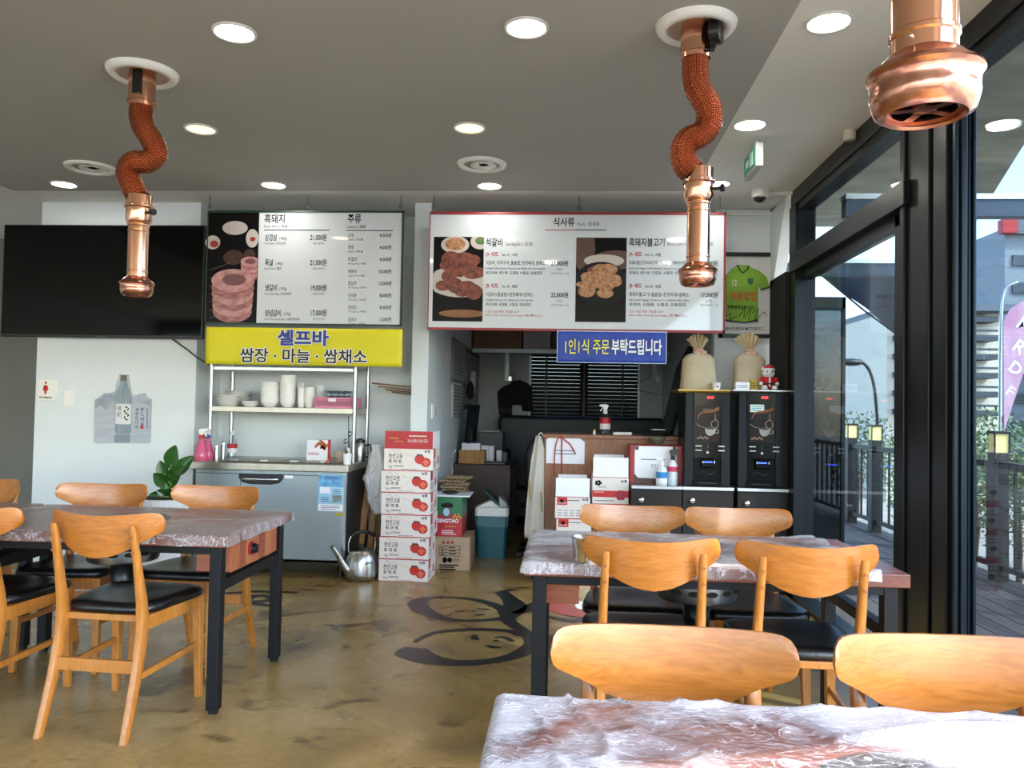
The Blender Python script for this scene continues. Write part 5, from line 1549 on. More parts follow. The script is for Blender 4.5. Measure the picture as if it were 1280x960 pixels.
g.add(pts, [tuple(range(len(pts)))]); g.box(x0_, x1_+.001, YC+.0192, YC+.32, zc2-.0005, zc2+.0006); g.add([(x1_+.001, YC+.02, zm), (x1_+.001, YC+.32, zm), (x1_+.001, YC+.32, zc2), (x1_+.001, YC+.02, zc2)], [(0, 1, 2, 3)])
g.build('green_panel', mat('beer_green', '#1f6b43', .4), t)
g = MB(); q = W(558, 640, yy-.001); disc(g, (q.x, yy-.0015, q.z), .04, .05, 22); g.build('emblem', mat('beer_brown', '#5a4a30', .5), t)
g = MB(); disc(g, (q.x, yy-.002, q.z), .026, .032, 20); g.build('emblem_disc', mat('beer_pale', '#9fc3d8', .5), t)
g = MB(); q2 = W(558.5, 631, yy); g.prism([(q2.x-.045, q2.z-.02), (q2.x+.05, q2.z-.02), (q2.x+.05, q2.z+.008), (q2.x+.01, q2.z+.018), (q2.x-.045, q2.z+.01)], yy-.0035, yy-.0022, 'y'); g.build('hand_hole', M_blackmatte, t)
g = MB(); text(g, 'TSINGTAO', W(573, 653.5, yy-.001), .030, .19, 'r', .03); lines(g, 552, 572, 663, 3, 2.2, yy-.001, .005)
g.build('lettering', M_paper, t)
g = MB(); 
for k in range(4):
    q = W(557+k*3.6, 658, yy-.001); rect(g, q.x, q.x+.014, q.z-.006, q.z+.004, yy-.001)
for k in range(5):
    q = W(566+k*2.2, 646-k % 2*3, yy-.001); rect(g, q.x, q.x+.011, q.z-.02, q.z+.006, yy-.0016)
g.build('gold_print', mat('beer_gold', '#c29a3c', .4), t)
o = MB().hexa([(x0_-.03, YC-.0, zc2+.002), (x1_+.06, YC+.0, zc2+.002), (x1_+.06, YC+.26, zc2+.010), (x0_-.03, YC+.26, zc2+.010), (x0_-.03, YC, zc2+.012), (x1_+.06, YC, zc2+.012), (x1_+.06, YC+.26, zc2+.02), (x0_-.03, YC+.26, zc2+.02)]).build('paper_pile', M_paper, None)
tag(o, 'flat pile of white papers on the beer carton', 'papers')
q = W(562, 617, YC+.06)
o = MB().ball((q.x, YC+.09, zc2+.030), (.07, .04, .014), 16, 6).build('black_pouch', M_black, None, smooth=True)
tag(o, 'small flat black pouch on the papers over the beer carton', 'pouch')
t = thing('egg_tray_pile', 'crumpled brown pulp trays piled behind the beer carton', 'tray', (W(570, 605, 6.66).x, 6.66, zc2+.02))
M_pulp = mat('pulp', '#a68d6c', .9, var=.3, vscale=20, bump=.4, bscale=30)
for k in range(5):
    MB().grid(lambda u, v: ((u-.5)*.21+.008*k*(-1)**k, (v-.5)*.15-.03, .012+k*.026+.012*math.sin(u*30+k)*math.sin(v*20)), 22, 12).build('tray', M_pulp, t, w=False, solid=.006)
# tray support: a shelf box behind the carton
o = MB().box(W(556, 640, 6.72).x, W(582, 640, 6.72).x, 6.745, 6.95, 0, zc2+.018).build('storage_box', mat('dark_box', '#2b2a2c', .6), None, bevel=.004)
tag(o, 'dark storage box standing behind the beer carton', 'box')

# ------------------------------------------------------------------ waste bin
YBn = 7.05
c_ = W(615, 690, YBn)
t = thing('waste_bin', 'teal waste bin with a white swing lid standing open', 'bin', (c_.x, YBn, 0))
M_teal = mat('teal_plastic', '#0f5a63', .35)
binw, wt_ = .120, .140
zbt = W(615, 646, YBn-.13).z
def rr4(w_, z, d=None):
    d = d or w_*.8
    return [(x*w_, y*d, z) for x, y in ((-1, -.85), (-.85, -1), (.85, -1), (1, -.85), (1, .85), (.85, 1), (-.85, 1), (-1, .85))]
MB().loft([rr4(binw, 0), rr4(wt_, zbt)]).build('body', M_teal, t, w=False)
MB().loft([rr4(wt_*.99, zbt-.09), rr4(wt_*1.05, zbt-.02), rr4(wt_*1.06, zbt+.004)], cap=False).build('bag_rim', mat('bag_clear', '#7fb0b5', .15, alpha=.4, bump=.6, bscale=18), t, w=False)
zl = W(615, 635, YBn-.13).z; zp = W(610, 624, YBn).z
MB().loft([rr4(wt_*1.06, zbt), rr4(wt_*1.04, zl)]).build('lid_rim', M_porcelain, t, w=False, bevel=.004)
MB().prism([(-wt_, zl), (wt_*.55, zl), (wt_*.0, zp-.005), (-wt_*.12, zp)], -wt_*.78, wt_*.78, 'y').build('lid', M_porcelain, t, w=False, bevel=.01)
fl_ = MB().beam((.07, 0, zl+.015), (-.07, 0, zp+.085), wt_*1.4, .02).build('swing_flap', mat('dark_green_plastic', '#123a33', .4), t, w=False, bevel=.008)
MB().prism([(wt_*.45, zl), (wt_*1.0, zl), (wt_*.95, zl+.04), (wt_*.4, zl+.10)], -wt_*.7, wt_*.7, 'y').build('bag_bulge', mat('bag_grey', '#98a3a3', .25, bump=.9, bscale=12), t, w=False, bevel=.012)
# ------------------------------------------------------------------ office behind the opening
M_desk = wood_mat('desk_brown', '#4a3430', '#3a2825', (1, 6, 6), .5, 4, 0)
YD = 7.6
dx0 = xp2+.01; dx1 = W(637, 620, YD).x; zd = W(605, 581, YD).z
t = thing('desk', 'dark brown wooden desk against the office wall behind the bin', 'desk', ((dx0+dx1)/2, YD+.6, 0))
MB().box(dx0, dx1, YD, YD+1.1, zd-.03, zd).build('top', M_desk, t, bevel=.003)
MB().box(dx0, dx1, YD+.01, YD+.03, 0, zd-.03).build('end_panel', M_desk, t)
MB().box(dx0, dx1, YD+1.06, YD+1.08, 0, zd-.03).build('end_panel', M_desk, t)
a_ = W(572, 581, YD+.1); b_ = W(606, 563, YD+.1)
t = thing('wooden_box', 'small pale wooden box on the desk end', 'box', ((a_.x+b_.x)/2, YD+.1, zd))
zz = b_.z
MB().box(a_.x+.01, b_.x, YD+.10, YD+.26, zd, zz).build('box', M_pine, t, bevel=.003)
MB().box(a_.x+.012, b_.x-.002, YD+.096, YD+.10, (zd+zz)/2-.001, (zd+zz)/2+.001).build('groove', M_slat, t)
a2 = W(577, 560, YD+.12); b2 = W(600, 554.5, YD+.12)
o = MB().box(a2.x, b2.x, YD+.12, YD+.24, zz, b2.z).build('white_box', M_paper, None, bevel=.002)
tag(o, 'flat white box lying on the pale wooden box', 'box')
q = W(585, 557, YD+.119)
o = MB().ball((q.x, YD+.15, b2.z+.010), (.035, .02, .010), 12, 6).build('computer_mouse', M_black, None, smooth=True)
tag(o, 'black mouse resting on the flat white box', 'mouse')
def small_cup(px, Y, r, h, label, mt):
    c_ = W(px, 570, Y)
    t = thing('desk_cup', label, 'cup', (c_.x, Y, zd))
    MB().lathe([(.001, 0), (r*.85, 0), (r, h), (r*.93, h), (r*.8, .006), (.001, .006)], n=20, cap=False).build('body', mt, t, smooth=True, w=False, auto=50)
    MB().lathe([(r*.98, h-.003), (r*1.04, h), (r*.98, h+.003)], n=20, cap=False).build('rim', mt, t, smooth=True, w=False)
small_cup(614, YD+.35, .032, .16, 'tall white paper cup stack on the desk', M_paper)
small_cup(624, YD+.3, .030, .12, 'short white paper cup stack on the desk edge', M_paper)
small_cup(631, YD+.4, .030, .10, 'grey mug at the desk corner', mat('mug_grey', '#6e747a', .4))
o = MB().box(W(606, 580, YD+.15).x, W(632, 580, YD+.15).x, YD+.06, YD+.22, zd, zd+.025).build('keyboard', M_black, None, bevel=.005)
tag(o, 'black card terminal lying on the desk edge', 'terminal')
o = MB().hexa([(W(600, 570, YD+.3).x, YD+.28, zd), (W(612, 570, YD+.3).x, YD+.28, zd), (W(612, 570, YD+.3).x, YD+.4, zd), (W(600, 570, YD+.3).x, YD+.4, zd), (W(598, 570, YD+.3).x, YD+.30, zd+.17), (W(610, 570, YD+.3).x, YD+.30, zd+.17), (W(610, 570, YD+.3).x, YD+.38, zd+.16), (W(598, 570, YD+.3).x, YD+.38, zd+.16)]).build('paper_stack', M_paper, None)
tag(o, 'upright stack of white papers beside the wooden box', 'papers')
# monitor seen edge-on
Ym = 8.0
a_ = W(582, 560, Ym); b_ = W(597, 506, Ym)
t = thing('monitor', 'black computer monitor turned sideways on the desk', 'monitor', ((a_.x+b_.x)/2, Ym, zd))
zb_ = W(590, 552, Ym).z; zt_ = b_.z
MB().hexa([(a_.x, Ym-.18, zb_), (a_.x+.035, Ym-.2, zb_), (a_.x+.075, Ym+.25, zb_), (a_.x+.04, Ym+.25, zb_), (a_.x+.04, Ym-.18, zt_), (a_.x+.075, Ym-.2, zt_), (a_.x+.115, Ym+.25, zt_), (a_.x+.08, Ym+.25, zt_)]).build('screen', M_black, t, bevel=.004)
MB().box(a_.x+.03, a_.x+.06, Ym, Ym+.05, zd+.015, zb_+.1).build('stand', M_black, t)
MB().box(a_.x-.02, a_.x+.14, Ym-.08, Ym+.14, zd, zd+.015).build('foot', M_black, t)
a_ = W(597, 553, 8.2); 
t = thing('printer', 'low grey printer on the desk behind the monitor', 'printer', (a_.x+.1, 8.35, zd))
zp_ = W(605, 540, 8.2).z
MB().box(a_.x, a_.x+.26, 8.2, 8.55, zd, zp_).build('body', mat('printer_grey', '#3c4144', .5), t, bevel=.01)
MB().box(a_.x+.02, a_.x+.22, 8.22, 8.5, zp_, zp_+.02).build('paper_tray', mat('tray_grey', '#8a9094', .5), t, bevel=.004)
# cables on the wall behind the desk
o = MB().tube(smooth_path([W(570, 562, YD-.02), W(563, 575, YD-.04), W(566, 588, YD-.05), W(563, 596, YD-.05)], 6), .006, 6).build('white_cable', M_white, None, smooth=True)
tag(o, 'loop of white cable hanging beside the desk end', 'cable')
# navy high-backed sofa
Yn = 9.15
nx0 = W(622, 560, Yn).x; nx1 = min(W(845, 560, Yn).x, xs0-.03); nz = W(730, 521, Yn).z
t = thing('sofa', 'dark navy high-backed sofa filling the office below the blinds', 'sofa', ((nx0+nx1)/2, Yn, 0))
M_navy = mat('navy_leather', '#0e1622', .5, bump=.05, bscale=30)
MB().box(nx0, nx1, Yn, Yn+.25, .05, nz).build('backrest', M_navy, t, bevel=.05, seg=4)
MB().box(nx0+.02, nx1-.02, Yn-.35, Yn, .08, .42).build('seat', M_navy, t, bevel=.04, seg=3)
MB().box(nx0, nx0+.16, Yn-.38, Yn+.02, .05, .85).build('armrest', M_navy, t, bevel=.05, seg=3)
for x in (nx0+.06, nx1-.06):
    MB().box(x-.03, x+.03, Yn-.3, Yn-.24, 0, .08).box(x-.03, x+.03, Yn+.14, Yn+.2, 0, .06).build('foot', M_black, t)
# black office chair between desk and counter
Yo = 7.35
oc = W(682, 580, Yo)
t = thing('office_chair', 'black office chair with rounded back half hidden by the wooden counter', 'chair', (oc.x, Yo, 0))
zt_ = W(682, 541, Yo).z
rings = []
for k in range(13):
    v = k/12
    z = .60+(zt_-.60)*v
    hw_ = .20*(min(1, (1-v)*2.6+.05)**.45)*(.9+.1*v)
    rings.append([(hw_*math.cos(a_), .035*math.sin(a_)+.03*(v-.5), z) for a_ in [2*PI*i/20 for i in range(20)]])
MB().loft(rings).build('backrest', M_black, t, w=False, smooth=True)
MB().lathe([(.001, .42), (.21, .42), (.235, .45), (.22, .49), (.001, .5)], c=(0, -.2, 0), n=24, cap=False).build('seat', M_black, t, w=False, smooth=True, auto=60)
MB().cyl((0, -.2, .08), (0, -.2, .42), .025).build('gas_lift', M_steel, t, w=False)
MB().beam((0, -.05, .44), (0, .02, .62), .06, .02).build('back_bar', M_black, t, w=False)
for k in range(5):
    a_ = 2*PI*k/5
    l_ = MB().beam((0, -.2, .09), (.26*math.cos(a_), -.2+.26*math.sin(a_), .065), .04, .03).build('base_arm', M_black, t, w=False)
    MB().cyl((.26*math.cos(a_)-.015, -.2+.26*math.sin(a_), .03), (.26*math.cos(a_)+.015, -.2+.26*math.sin(a_), .03), .03, n=14).build('caster', M_black, l_, w=False)
# blinds
t = struct(thing('window_2', 'office window with dark brown slatted blinds and bright gaps', 'blinds', ((wa.x+wb.x)/2, YO, wb.z)))
M_blind = mat('blind_brown', '#1f1611', .5)
fr_ = MB().box(wa.x-.02, wa.x, YO-.02, YO+.1, wb.z, wa.z).box(wb.x, wb.x+.02, YO-.02, YO+.1, wb.z, wa.z).box(wa.x-.02, wb.x+.02, YO-.02, YO+.1, wa.z, wa.z+.02)
fr_.build('frame', M_white, t)
MB().box(wa.x, wb.x, YO+.08, YO+.088, wb.z, wa.z).build('glass_pane', M_glass, t)
ns = 18
sl = None
for k in range(ns):
    z = wb.z+(wa.z-wb.z)*(k+.5)/ns
    p_ = (wa.z-wb.z)/ns
    if sl is None:
        sl = MB().beam((-(wb.x-wa.x)/2+.006, 0, 0), ((wb.x-wa.x)/2-.006, 0, 0), .050, .003, up=(0, -.86, .51)).build('slat', M_blind, t, w=False)
        o = sl
    else:
        o = sl.copy(); scene.collection.objects.link(o)
    o.location = (0, .0, z-wb.z)
for px in (683, 730, 778):
    x = W(px, 480, YO).x
    MB().box(x-.012, x+.012, YO-.035, YO-.033, wb.z, wa.z).build('ladder_tape', M_blind, t)
MB().box(wa.x, wb.x, YO-.03, YO+.03, wa.z-.035, wa.z).build('head_rail', M_blind, t)
MB().box((wa.x+wb.x)/2-.05, (wa.x+wb.x)/2+.05, YO+.05, YO+.08, wb.z, wa.z).build('mullion', M_blind, t)
# overhead metal shelf with cartons
Ysh = 8.9
z0_ = W(700, 442, Ysh).z; z1_ = W(700, 437.5, Ysh).z
t = thing('metal_shelf', 'galvanised overhead shelf under the office ceiling', 'shelf', (.1, Ysh, z0_))
MB().box(xp2+.02, xs0-.02, Ysh, Ysh+.45, z0_+.01, z1_).build('deck', mat('galvanised', '#8f9a98', .45, .7), t)
MB().box(xp2+.02, xs0-.02, Ysh-.012, Ysh, z0_, z1_+.005).build('front_angle', mat('galvanised'), t)
for px in (634, 818):
    x = W(px, 450, Ysh+.3).x
    zb_ = W(px, 476, Ysh+.3).z
    u = MB().box(x-.022, x+.022, Ysh+.28, Ysh+.32, zb_, ZC).build('slotted_upright', mat('galvanised'), t)
    MB().box(x+.022, x+.055, Ysh+.27, Ysh+.31, zb_+.0, zb_+.05).build('bracket', M_steel, u)
for px0, px1, col, lab in ((592, 652, '#6b4a34', 'brown carton at the end of the overhead office shelf'), (654, 688, '#8f8a92', 'grey carton next on the overhead office shelf'), (690, 740, '#3c3a44', 'dark carton on the overhead office shelf above the blinds')):
    a_ = W(px0, 436, Ysh+.04).x; b_ = W(px1, 436, Ysh+.04).x
    o = MB().box(a_, b_, Ysh+.03, Ysh+.38, z1_, z1_+.30).build('shelf_carton', mat('shelf_carton_'+col[1:], col, .7, var=.1), None, bevel=.004)
    tag(o, lab, 'carton')
# jacket on a hanger
Yj = 9.64
def wl3(px, py, Y):
    q = W(px, py, Y); return (q.x, q.z)
jp = [(637, 480), (641, 476), (650, 475), (658, 478), (665, 483), (666, 500), (667, 515), (653, 514), (652, 506), (640, 506), (640, 519), (624, 519), (622, 490), (628, 484)]
t = thing('jacket', 'black striped-cuff jacket on a hanger on the office wall', 'jacket', (W(645, 500, Yj).x, Yj, W(645, 519, Yj).z))
MB().prism([wl3(*q, Yj) for q in jp], Yj-.04, Yj+.05, 'y').build('cloth', mat('jacket_black', '#0a0a0c', .9), t, bevel=.015, seg=3)
g = MB()
for k in range(3):
    a_ = W(624.5, 511+k*2.2, Yj); b_ = W(639.5, 511.5+k*2.2, Yj); g.box(a_.x, b_.x, Yj-.043, Yj-.039, a_.z-.003, a_.z+.003)
g.build('cuff_stripe', mat('cuff_grey', '#3c4043', .8), t)
MB().tube(smooth_path([W(643, 478, Yj), W(643, 470, Yj), W(641, 467, Yj), W(639, 469, Yj)], 4), .004, 6).build('hanger_hook', mat('hanger_brown', '#5b3d30', .5), t)
# wire hanger on the far wall
o = MB().tube([W(792, 482, 9.6), W(813, 471, 9.6), W(830, 494, 9.6), W(796, 488, 9.6), W(792, 482, 9.6)], .004, 6).tube(smooth_path([W(813, 471, 9.6), W(813, 466, 9.6), W(816, 464, 9.6)], 3), .004, 6).build('wire_hanger', mat('wire', '#5c625f', .4, .8), None)
tag(o, 'bare wire hanger on the office wall beside the blinds', 'hanger')
# frames on the office side wall
def onwall(px0, py0, px1, py1, name, label, fm, im, lip=.02):
    x = xp2+.004
    a_ = WX(px0, (py0+py1)/2, x); b_ = WX(px1, (py0+py1)/2, x)
    z1_ = WX((px0+px1)/2, py0, x).z; z0_ = WX((px0+px1)/2, py1, x).z
    t = thing(name, label, 'notice', (x, (a_.y+b_.y)/2, z0_))
    MB().box(x-.004, x+.018, a_.y, b_.y, z0_, z1_).build('frame', fm, t, bevel=.003)
    MB().box(x+.018, x+.020, a_.y+lip, b_.y-lip, z0_+lip, z1_-lip).build('sheet', im, t)
    g = MB()
    for k in range(9):
        z = z1_-lip*2-(z1_-z0_-lip*4)*k/9
        g.box(x+.0201, x+.0206, a_.y+lip*2, b_.y-lip*(2+2*(k % 3)), z-.006, z)
    g.build('print', M_greyink, t)
M_frame = mat('frame_dark', '#3a332c', .5)
onwall(564, 426, 579, 478, 'framed_notice', 'grey framed notice higher on the office side wall, nearer', mat('frame_grey', '#5d5e5a', .5), mat('sheet_grey', '#9aa0a0', .4))
onwall(564, 481, 577, 522, 'paper_notice', 'unframed paper notice below the grey frame on the office side wall', mat('sheet_edge', '#a9adad', .6), mat('sheet_light', '#a9b0b2', .6), .006)
onwall(579, 438, 597, 511, 'framed_notice', 'brown framed board farther along the office side wall', M_frame, mat('sheet_beige', '#8f9490', .5), .05)
q = WX(590, 477, xp2+.06)
t = thing('hanging_cap', 'pale cap and black strap hanging on the brown framed board', 'cap', (q.x, q.y, q.z))  # pale cap hung on the framed board
MB().prism([(-.12, -.13), (.14, -.16), (.10, .02), (.02, .12), (-.04, .10)], -.02, .05, 'x').build('cap', mat('cap_pale', '#8d9699', .8), t, w=False, bevel=.02)
MB().ball((.0, -.14, -.10), (.04, .07, .10), 12, 8).build('strap', M_blackmatte, t, w=False)
a_ = WX(539, 505, xp2); b_ = WX(544, 523, xp2)
t = thing('light_switch', 'white wall switch on the pillar side above the tomato cartons', 'switch', (xp2, (a_.y+b_.y)/2, b_.z))
MB().box(xp2, xp2+.012, a_.y, b_.y, b_.z, a_.z).build('plate', M_white, t, bevel=.003)
MB().box(xp2+.012, xp2+.017, a_.y+.06, b_.y-.06, b_.z+.02, a_.z-.02).build('rocker', M_porcelain, t, bevel=.002)

# ------------------------------------------------------------------ wooden counter
YK = 6.32
kx0 = W(680, 600, YK).x; kx1 = W(862, 600, YK).x; kz = W(760, 544, YK).z
M_counter = wood_mat('counter_wood', '#96603a', '#744628', (5, 5, .7), .45, 5, .1)
t = thing('wooden_counter', 'brown wooden counter behind the white cartons and red gift box', 'counter', ((kx0+kx1)/2, YK+.25, 0))
MB().box(kx0, min(kx1, xs0), YK, YK+.5, 0, kz-.03).build('body', M_counter, t)
MB().box(kx0-.01, min(kx1, xs0), YK-.012, YK+.5, kz-.03, kz).build('top', M_counter, t, bevel=.004)
pa = W(682.5, 579, YK-.003); pb_ = W(731, 546, YK-.003)
t = thing('notice_paper', 'white notice paper with clipped corners and red cord on the counter', 'notice', ((pa.x+pb_.x)/2, YK-.004, pa.z))
MB().prism([(pa.x, pa.z), (pb_.x, pa.z), (pb_.x, pb_.z-.04), (pb_.x-.06, pb_.z), (pa.x+.03, pb_.z), (pa.x, pb_.z-.03)], YK-.005, YK-.001, 'y').build('sheet', M_paper, t)
g = MB(); lines(g, 693, 722, 563, 2, 4, YK-.0056, .006); g.build('print', M_greyink, t)
Yc = YK-.012
MB().tube(smooth_path([W(693, 595, Yc), W(693, 575, Yc), W(695, 555, Yc), W(700, 546, Yc), W(706, 550, Yc), W(713, 556, Yc), W(719, 567, Yc)], 5), .005, 6).tube(smooth_path([W(702, 593, Yc), W(702, 570, Yc), W(702, 550, Yc), W(699, 547, Yc)], 5), .005, 6).build('red_cord', M_cartonred, t, smooth=True)
# items on the counter top
t = spray(756, YK+.12, .245, .042, kz, 'clear trigger spray bottle with red label on the wooden counter', M_bottleglass, M_white, mat('label_pale', '#d9c9c9', .5), M_white, -1, 'straight')
MB().lathe([(.0432, .245*.36), (.0432, .245*.54)], n=24, cap=False).build('label_red', M_red, t, w=False, smooth=True)
c_ = W(743, 543, YK+.06)
t = thing('eye_drop_bottle', 'tiny white bottle with yellow cap on the counter', 'bottle', (c_.x, YK+.06, kz))
MB().lathe([(.001, 0), (.012, 0), (.012, .025), (.008, .03)], n=14, cap=False).build('body', M_white, t, smooth=True, w=False, auto=40)
MB().lathe([(.010, .028), (.009, .042), (.001, .043)], n=14, cap=False).build('cap', mat('cap_yellow', '#c9a63a', .4), t, smooth=True, w=False, auto=40)
a_ = W(766, 543, YK+.06).x; b_ = W(790, 543, YK+.06).x
t = thing('remote_control', 'white remote control lying on the counter edge', 'remote', ((a_+b_)/2, YK+.06, kz))
MB().box(a_, b_, YK+.03, YK+.09, kz, kz+.025).build('body', M_white, t, bevel=.01, seg=3)
MB().box(a_+.03, b_-.06, YK+.045, YK+.075, kz+.025, kz+.027).build('keypad', M_greyink, t)
c_ = W(820, 540, YK+.14)
t = thing('baseball_cap', 'black cap with pale trim lying on the counter', 'cap', (c_.x, YK+.14, kz))
MB().ball((0, 0, .015), (.11, .08, .035), 18, 8).build('crown', M_blackmatte, t, w=False, smooth=True)
MB().ball((-.03, -.06, .008), (.09, .06, .008), 16, 6).build('brim', M_blackmatte, t, w=False, smooth=True)
MB().box(-.04, .07, -.04, .02, .045, .052).build('trim', M_white, t, w=False, bevel=.003)
# coat hanging on the counter side
hp = [(668, 545), (672, 544), (680, 548), (680, 600), (681, 660), (678, 674), (667, 676), (655, 668), (658, 640), (662, 600), (664, 575), (668, 562)]
Yh_ = YK-.02
t = thing('apron', 'cream cotton apron hanging on the end of the wooden counter', 'apron', (W(668, 600, Yh_).x, Yh_, W(668, 676, Yh_).z))
def apf(u, v):
    # u along width, v downwards
    yl = 545+v*128
    lft = [(545, 670), (560, 667), (575, 664), (600, 661), (640, 657), (668, 655), (676, 656)]
    xl_ = lerp_tab(lft, yl); xr_ = lerp_tab([(545, 676), (560, 680), (676, 680)], yl)
    q = W(xl_+(xr_-xl_)*u, yl, Yh_)
    return (q.x, Yh_+.015*math.sin(u*9+v*2)+.02*v*math.sin(u*5+1), q.z)
MB().grid(apf, 24, 24).build('cloth', mat('apron_cream', '#cbc6bb', .8, var=.08, vscale=6, bump=.15, bscale=15), t, smooth=True, solid=.004)
MB().tube(smooth_path([W(672, 546, Yh_), W(676, 541, Yh_+.02), W(680, 546, Yh_+.03)], 4), .006, 6).build('strap', mat('apron_cream'), t, smooth=True)
for px, y0_, y1_ in ((661, 600, 625), (676, 615, 640)):
    a_ = W(px, y0_, Yh_-.02); b_ = W(px+1.5, y1_, Yh_-.02)
    MB().beam(a_, b_, .012, .003, up=(0, -1, 0)).build('yellow_stain', mat('stain', '#9c8550', .8), t)

# cartons in front of the counter
def carton_pile(px0, px1, ytop, ybody, Y, n, kind_top, lab, fl_py):
    w_ = (px1-px0)*Y/999*.985
    ztop = W((px0+px1)/2, ytop, Y).z
    h_ = ztop/n
    cx_ = W((px0+px1)/2, 640, Y).x
    c0_ = carton('fruit_carton', lab[0], lab[-1], w_, .26, h_, kind_top)
    c0_.location = (cx_, Y, ztop-h_)
    for k in range(1, n):
        o = dup(c0_); o.location = (cx_+(.012 if k % 2 else 0), Y, ztop-h_*(k+1)); o['label'] = lab[k] if k < len(lab)-1 else lab[-2]
    hf_ = W((px0+px1)/2, fl_py, Y).z-ztop
    flap(c0_, w_, .26, h_, hf_, M_paper, .15)
    MB().hexa([(-w_/2+.01, .25, h_), (w_/2-.01, .25, h_), (w_/2-.01, .254, h_), (-w_/2+.01, .254, h_), (-w_/2+.02, .27, h_+hf_*1.05), (w_/2-.02, .27, h_+hf_*1.05), (w_/2-.02, .274, h_+hf_*1.05), (-w_/2+.02, .274, h_+hf_*1.05)]).build('back_flap', M_paper, c0_, w=False)
carton_pile(740, 785.5, 596.5, 625, 6.0, 4, 'berry', ['open carton with white flap and red berry band before the wooden counter', 'carton just below the open berry carton', 'carton hidden lower in the berry pile', 'carton hidden lower in the berry pile', 'cartons in the berry pile'], 572)
carton_pile(693.5, 737.5, 621, 652, 5.98, 4, 'label', ['open carton with white flap, red corner panel and blue print, nearest the apron', 'carton just below the open red-corner carton', 'carton hidden lower in the red-corner pile', 'carton hidden lower in the red-corner pile', 'cartons in the red-corner pile'], 598)

# ------------------------------------------------------------------ cabinets with the coffee machines
YV = 5.87
M_cab = mat('cabinet_dark', '#231e1c', .45, spec=.3, var=.2, vscale=12, stretch=(1, 1, 10))
zct = W(880, 609, YV).z; zce = W(880, 612.5, YV).z
def cabinet(px0, px1, label, knob_px):
    x0_, x1_ = W(px0, 640, YV).x, W(px1, 640, YV).x
    x1_ = min(x1_, 1.600)
    t = thing('base_cabinet', label, 'cabinet', ((x0_+x1_)/2, YV+.2, 0), 0, 'dark base cabinets in the coffee corner')
    MB().box(x0_+.002, x1_-.002, YV+.02, YV+.42, .06, zce).build('body', M_cab, t)
    MB().box(x0_+.01, x1_-.01, YV+.05, YV+.40, 0, .06).build('plinth', M_black, t)
    d_ = MB().box(x0_+.003, x1_-.003, YV, YV+.02, .07, zce-.004).build('door', M_cab, t, bevel=.002)
    q = W(knob_px[0], knob_px[1], YV)
    MB().lathe([(.008, 0), (.010, .008), (.020, .012), (.022, .022), (.014, .028), (.001, .029)], c=(q.x, YV, q.z), n=20, cap=False, M=Matrix(((1, 0, 0), (0, 0, -1), (0, 1, 0)))).build('knob', M_chrome, d_, smooth=True)
    MB().box(x0_, x1_, YV-.008, YV+.43, zce, zct).build('top', mat('cabinet_top', '#5b5754', .4), t)
    MB().box(x0_, x1_, YV-.011, YV-.008, zce, zct).build('white_edge', mat('edge_white', '#c9cdd0', .4), t)
cabinet(789, 852.5, 'dark base cabinet below the red gift box', (801.5, 624.5))
cabinet(853, 917, 'dark base cabinet below the coffee machine nearer the counter', (865, 625.5))
cabinet(921.5, 986, 'dark base cabinet below the coffee machine nearer the glazing', (933.5, 629))
# gift box with the notice
YG = 6.02
x0_, x1_ = W(787.5, 580, YG).x, W(855, 580, YG).x
zg = W(820, 557, YG).z
t = thing('gift_box', 'red gift box with a white notice taped on, on the cabinet', 'box', ((x0_+x1_)/2, YG, zct))
MB().box(x0_, x1_, YG, YG+.2, zct, zg).build('box', mat('gift_red', '#9c1a26', .4), t, bevel=.003)
g = MB(); rect(g, x0_+.03, x1_-.04, zct+.004, W(820, 593, YG).z, YG-.001); g.build('dark_photo', mat('gift_dark', '#2c1712', .4, col2='#6b4436', vscale=9), t)
pa = W(793, 597, YG); pb_ = W(846, 558.5, YG)
MB().prism([(pa.x, pa.z+.03), (pa.x+.025, pa.z), (pb_.x, pa.z-.006), (pb_.x, pb_.z), (pa.x, pb_.z)], YG-.004, YG-.0012, 'y').build('notice', M_paper, t)
g = MB(); lines(g, 801, 834, 574, 1, 4, YG-.0045, .006); text(g, '7인 석', W(813, 585, YG-.0045), .028, .10); g.build('lettering', M_greyink, t)
g = MB()
for px in (796, 843):
    q = W(px, 560, YG); g.box(q.x-.012, q.x+.012, YG-.012, YG-.002, q.z-.012, q.z+.014)
g.build('clip', M_black, t)
c_ = W(821, 557, YG+.1)
t = thing('bowl', 'olive green ceramic bowl standing on the red gift box', 'bowl', (c_.x, YG+.1, zg))
MB().lathe([(.001, 0), (.032, 0), (.034, .008), (.055, .03), (.066, .060), (.063, .061), (.05, .03), (.03, .012), (.001, .012)], n=28, cap=False).build('body', mat('olive_glaze', '#5d6450', .3, var=.2, vscale=10), t, smooth=True, w=False, auto=60)
MB().lathe([(.0605, .046), (.0635, .052), (.062, .056)], n=28, cap=False).build('band', mat('glaze_band', '#8d9078', .3), t, smooth=True, w=False)
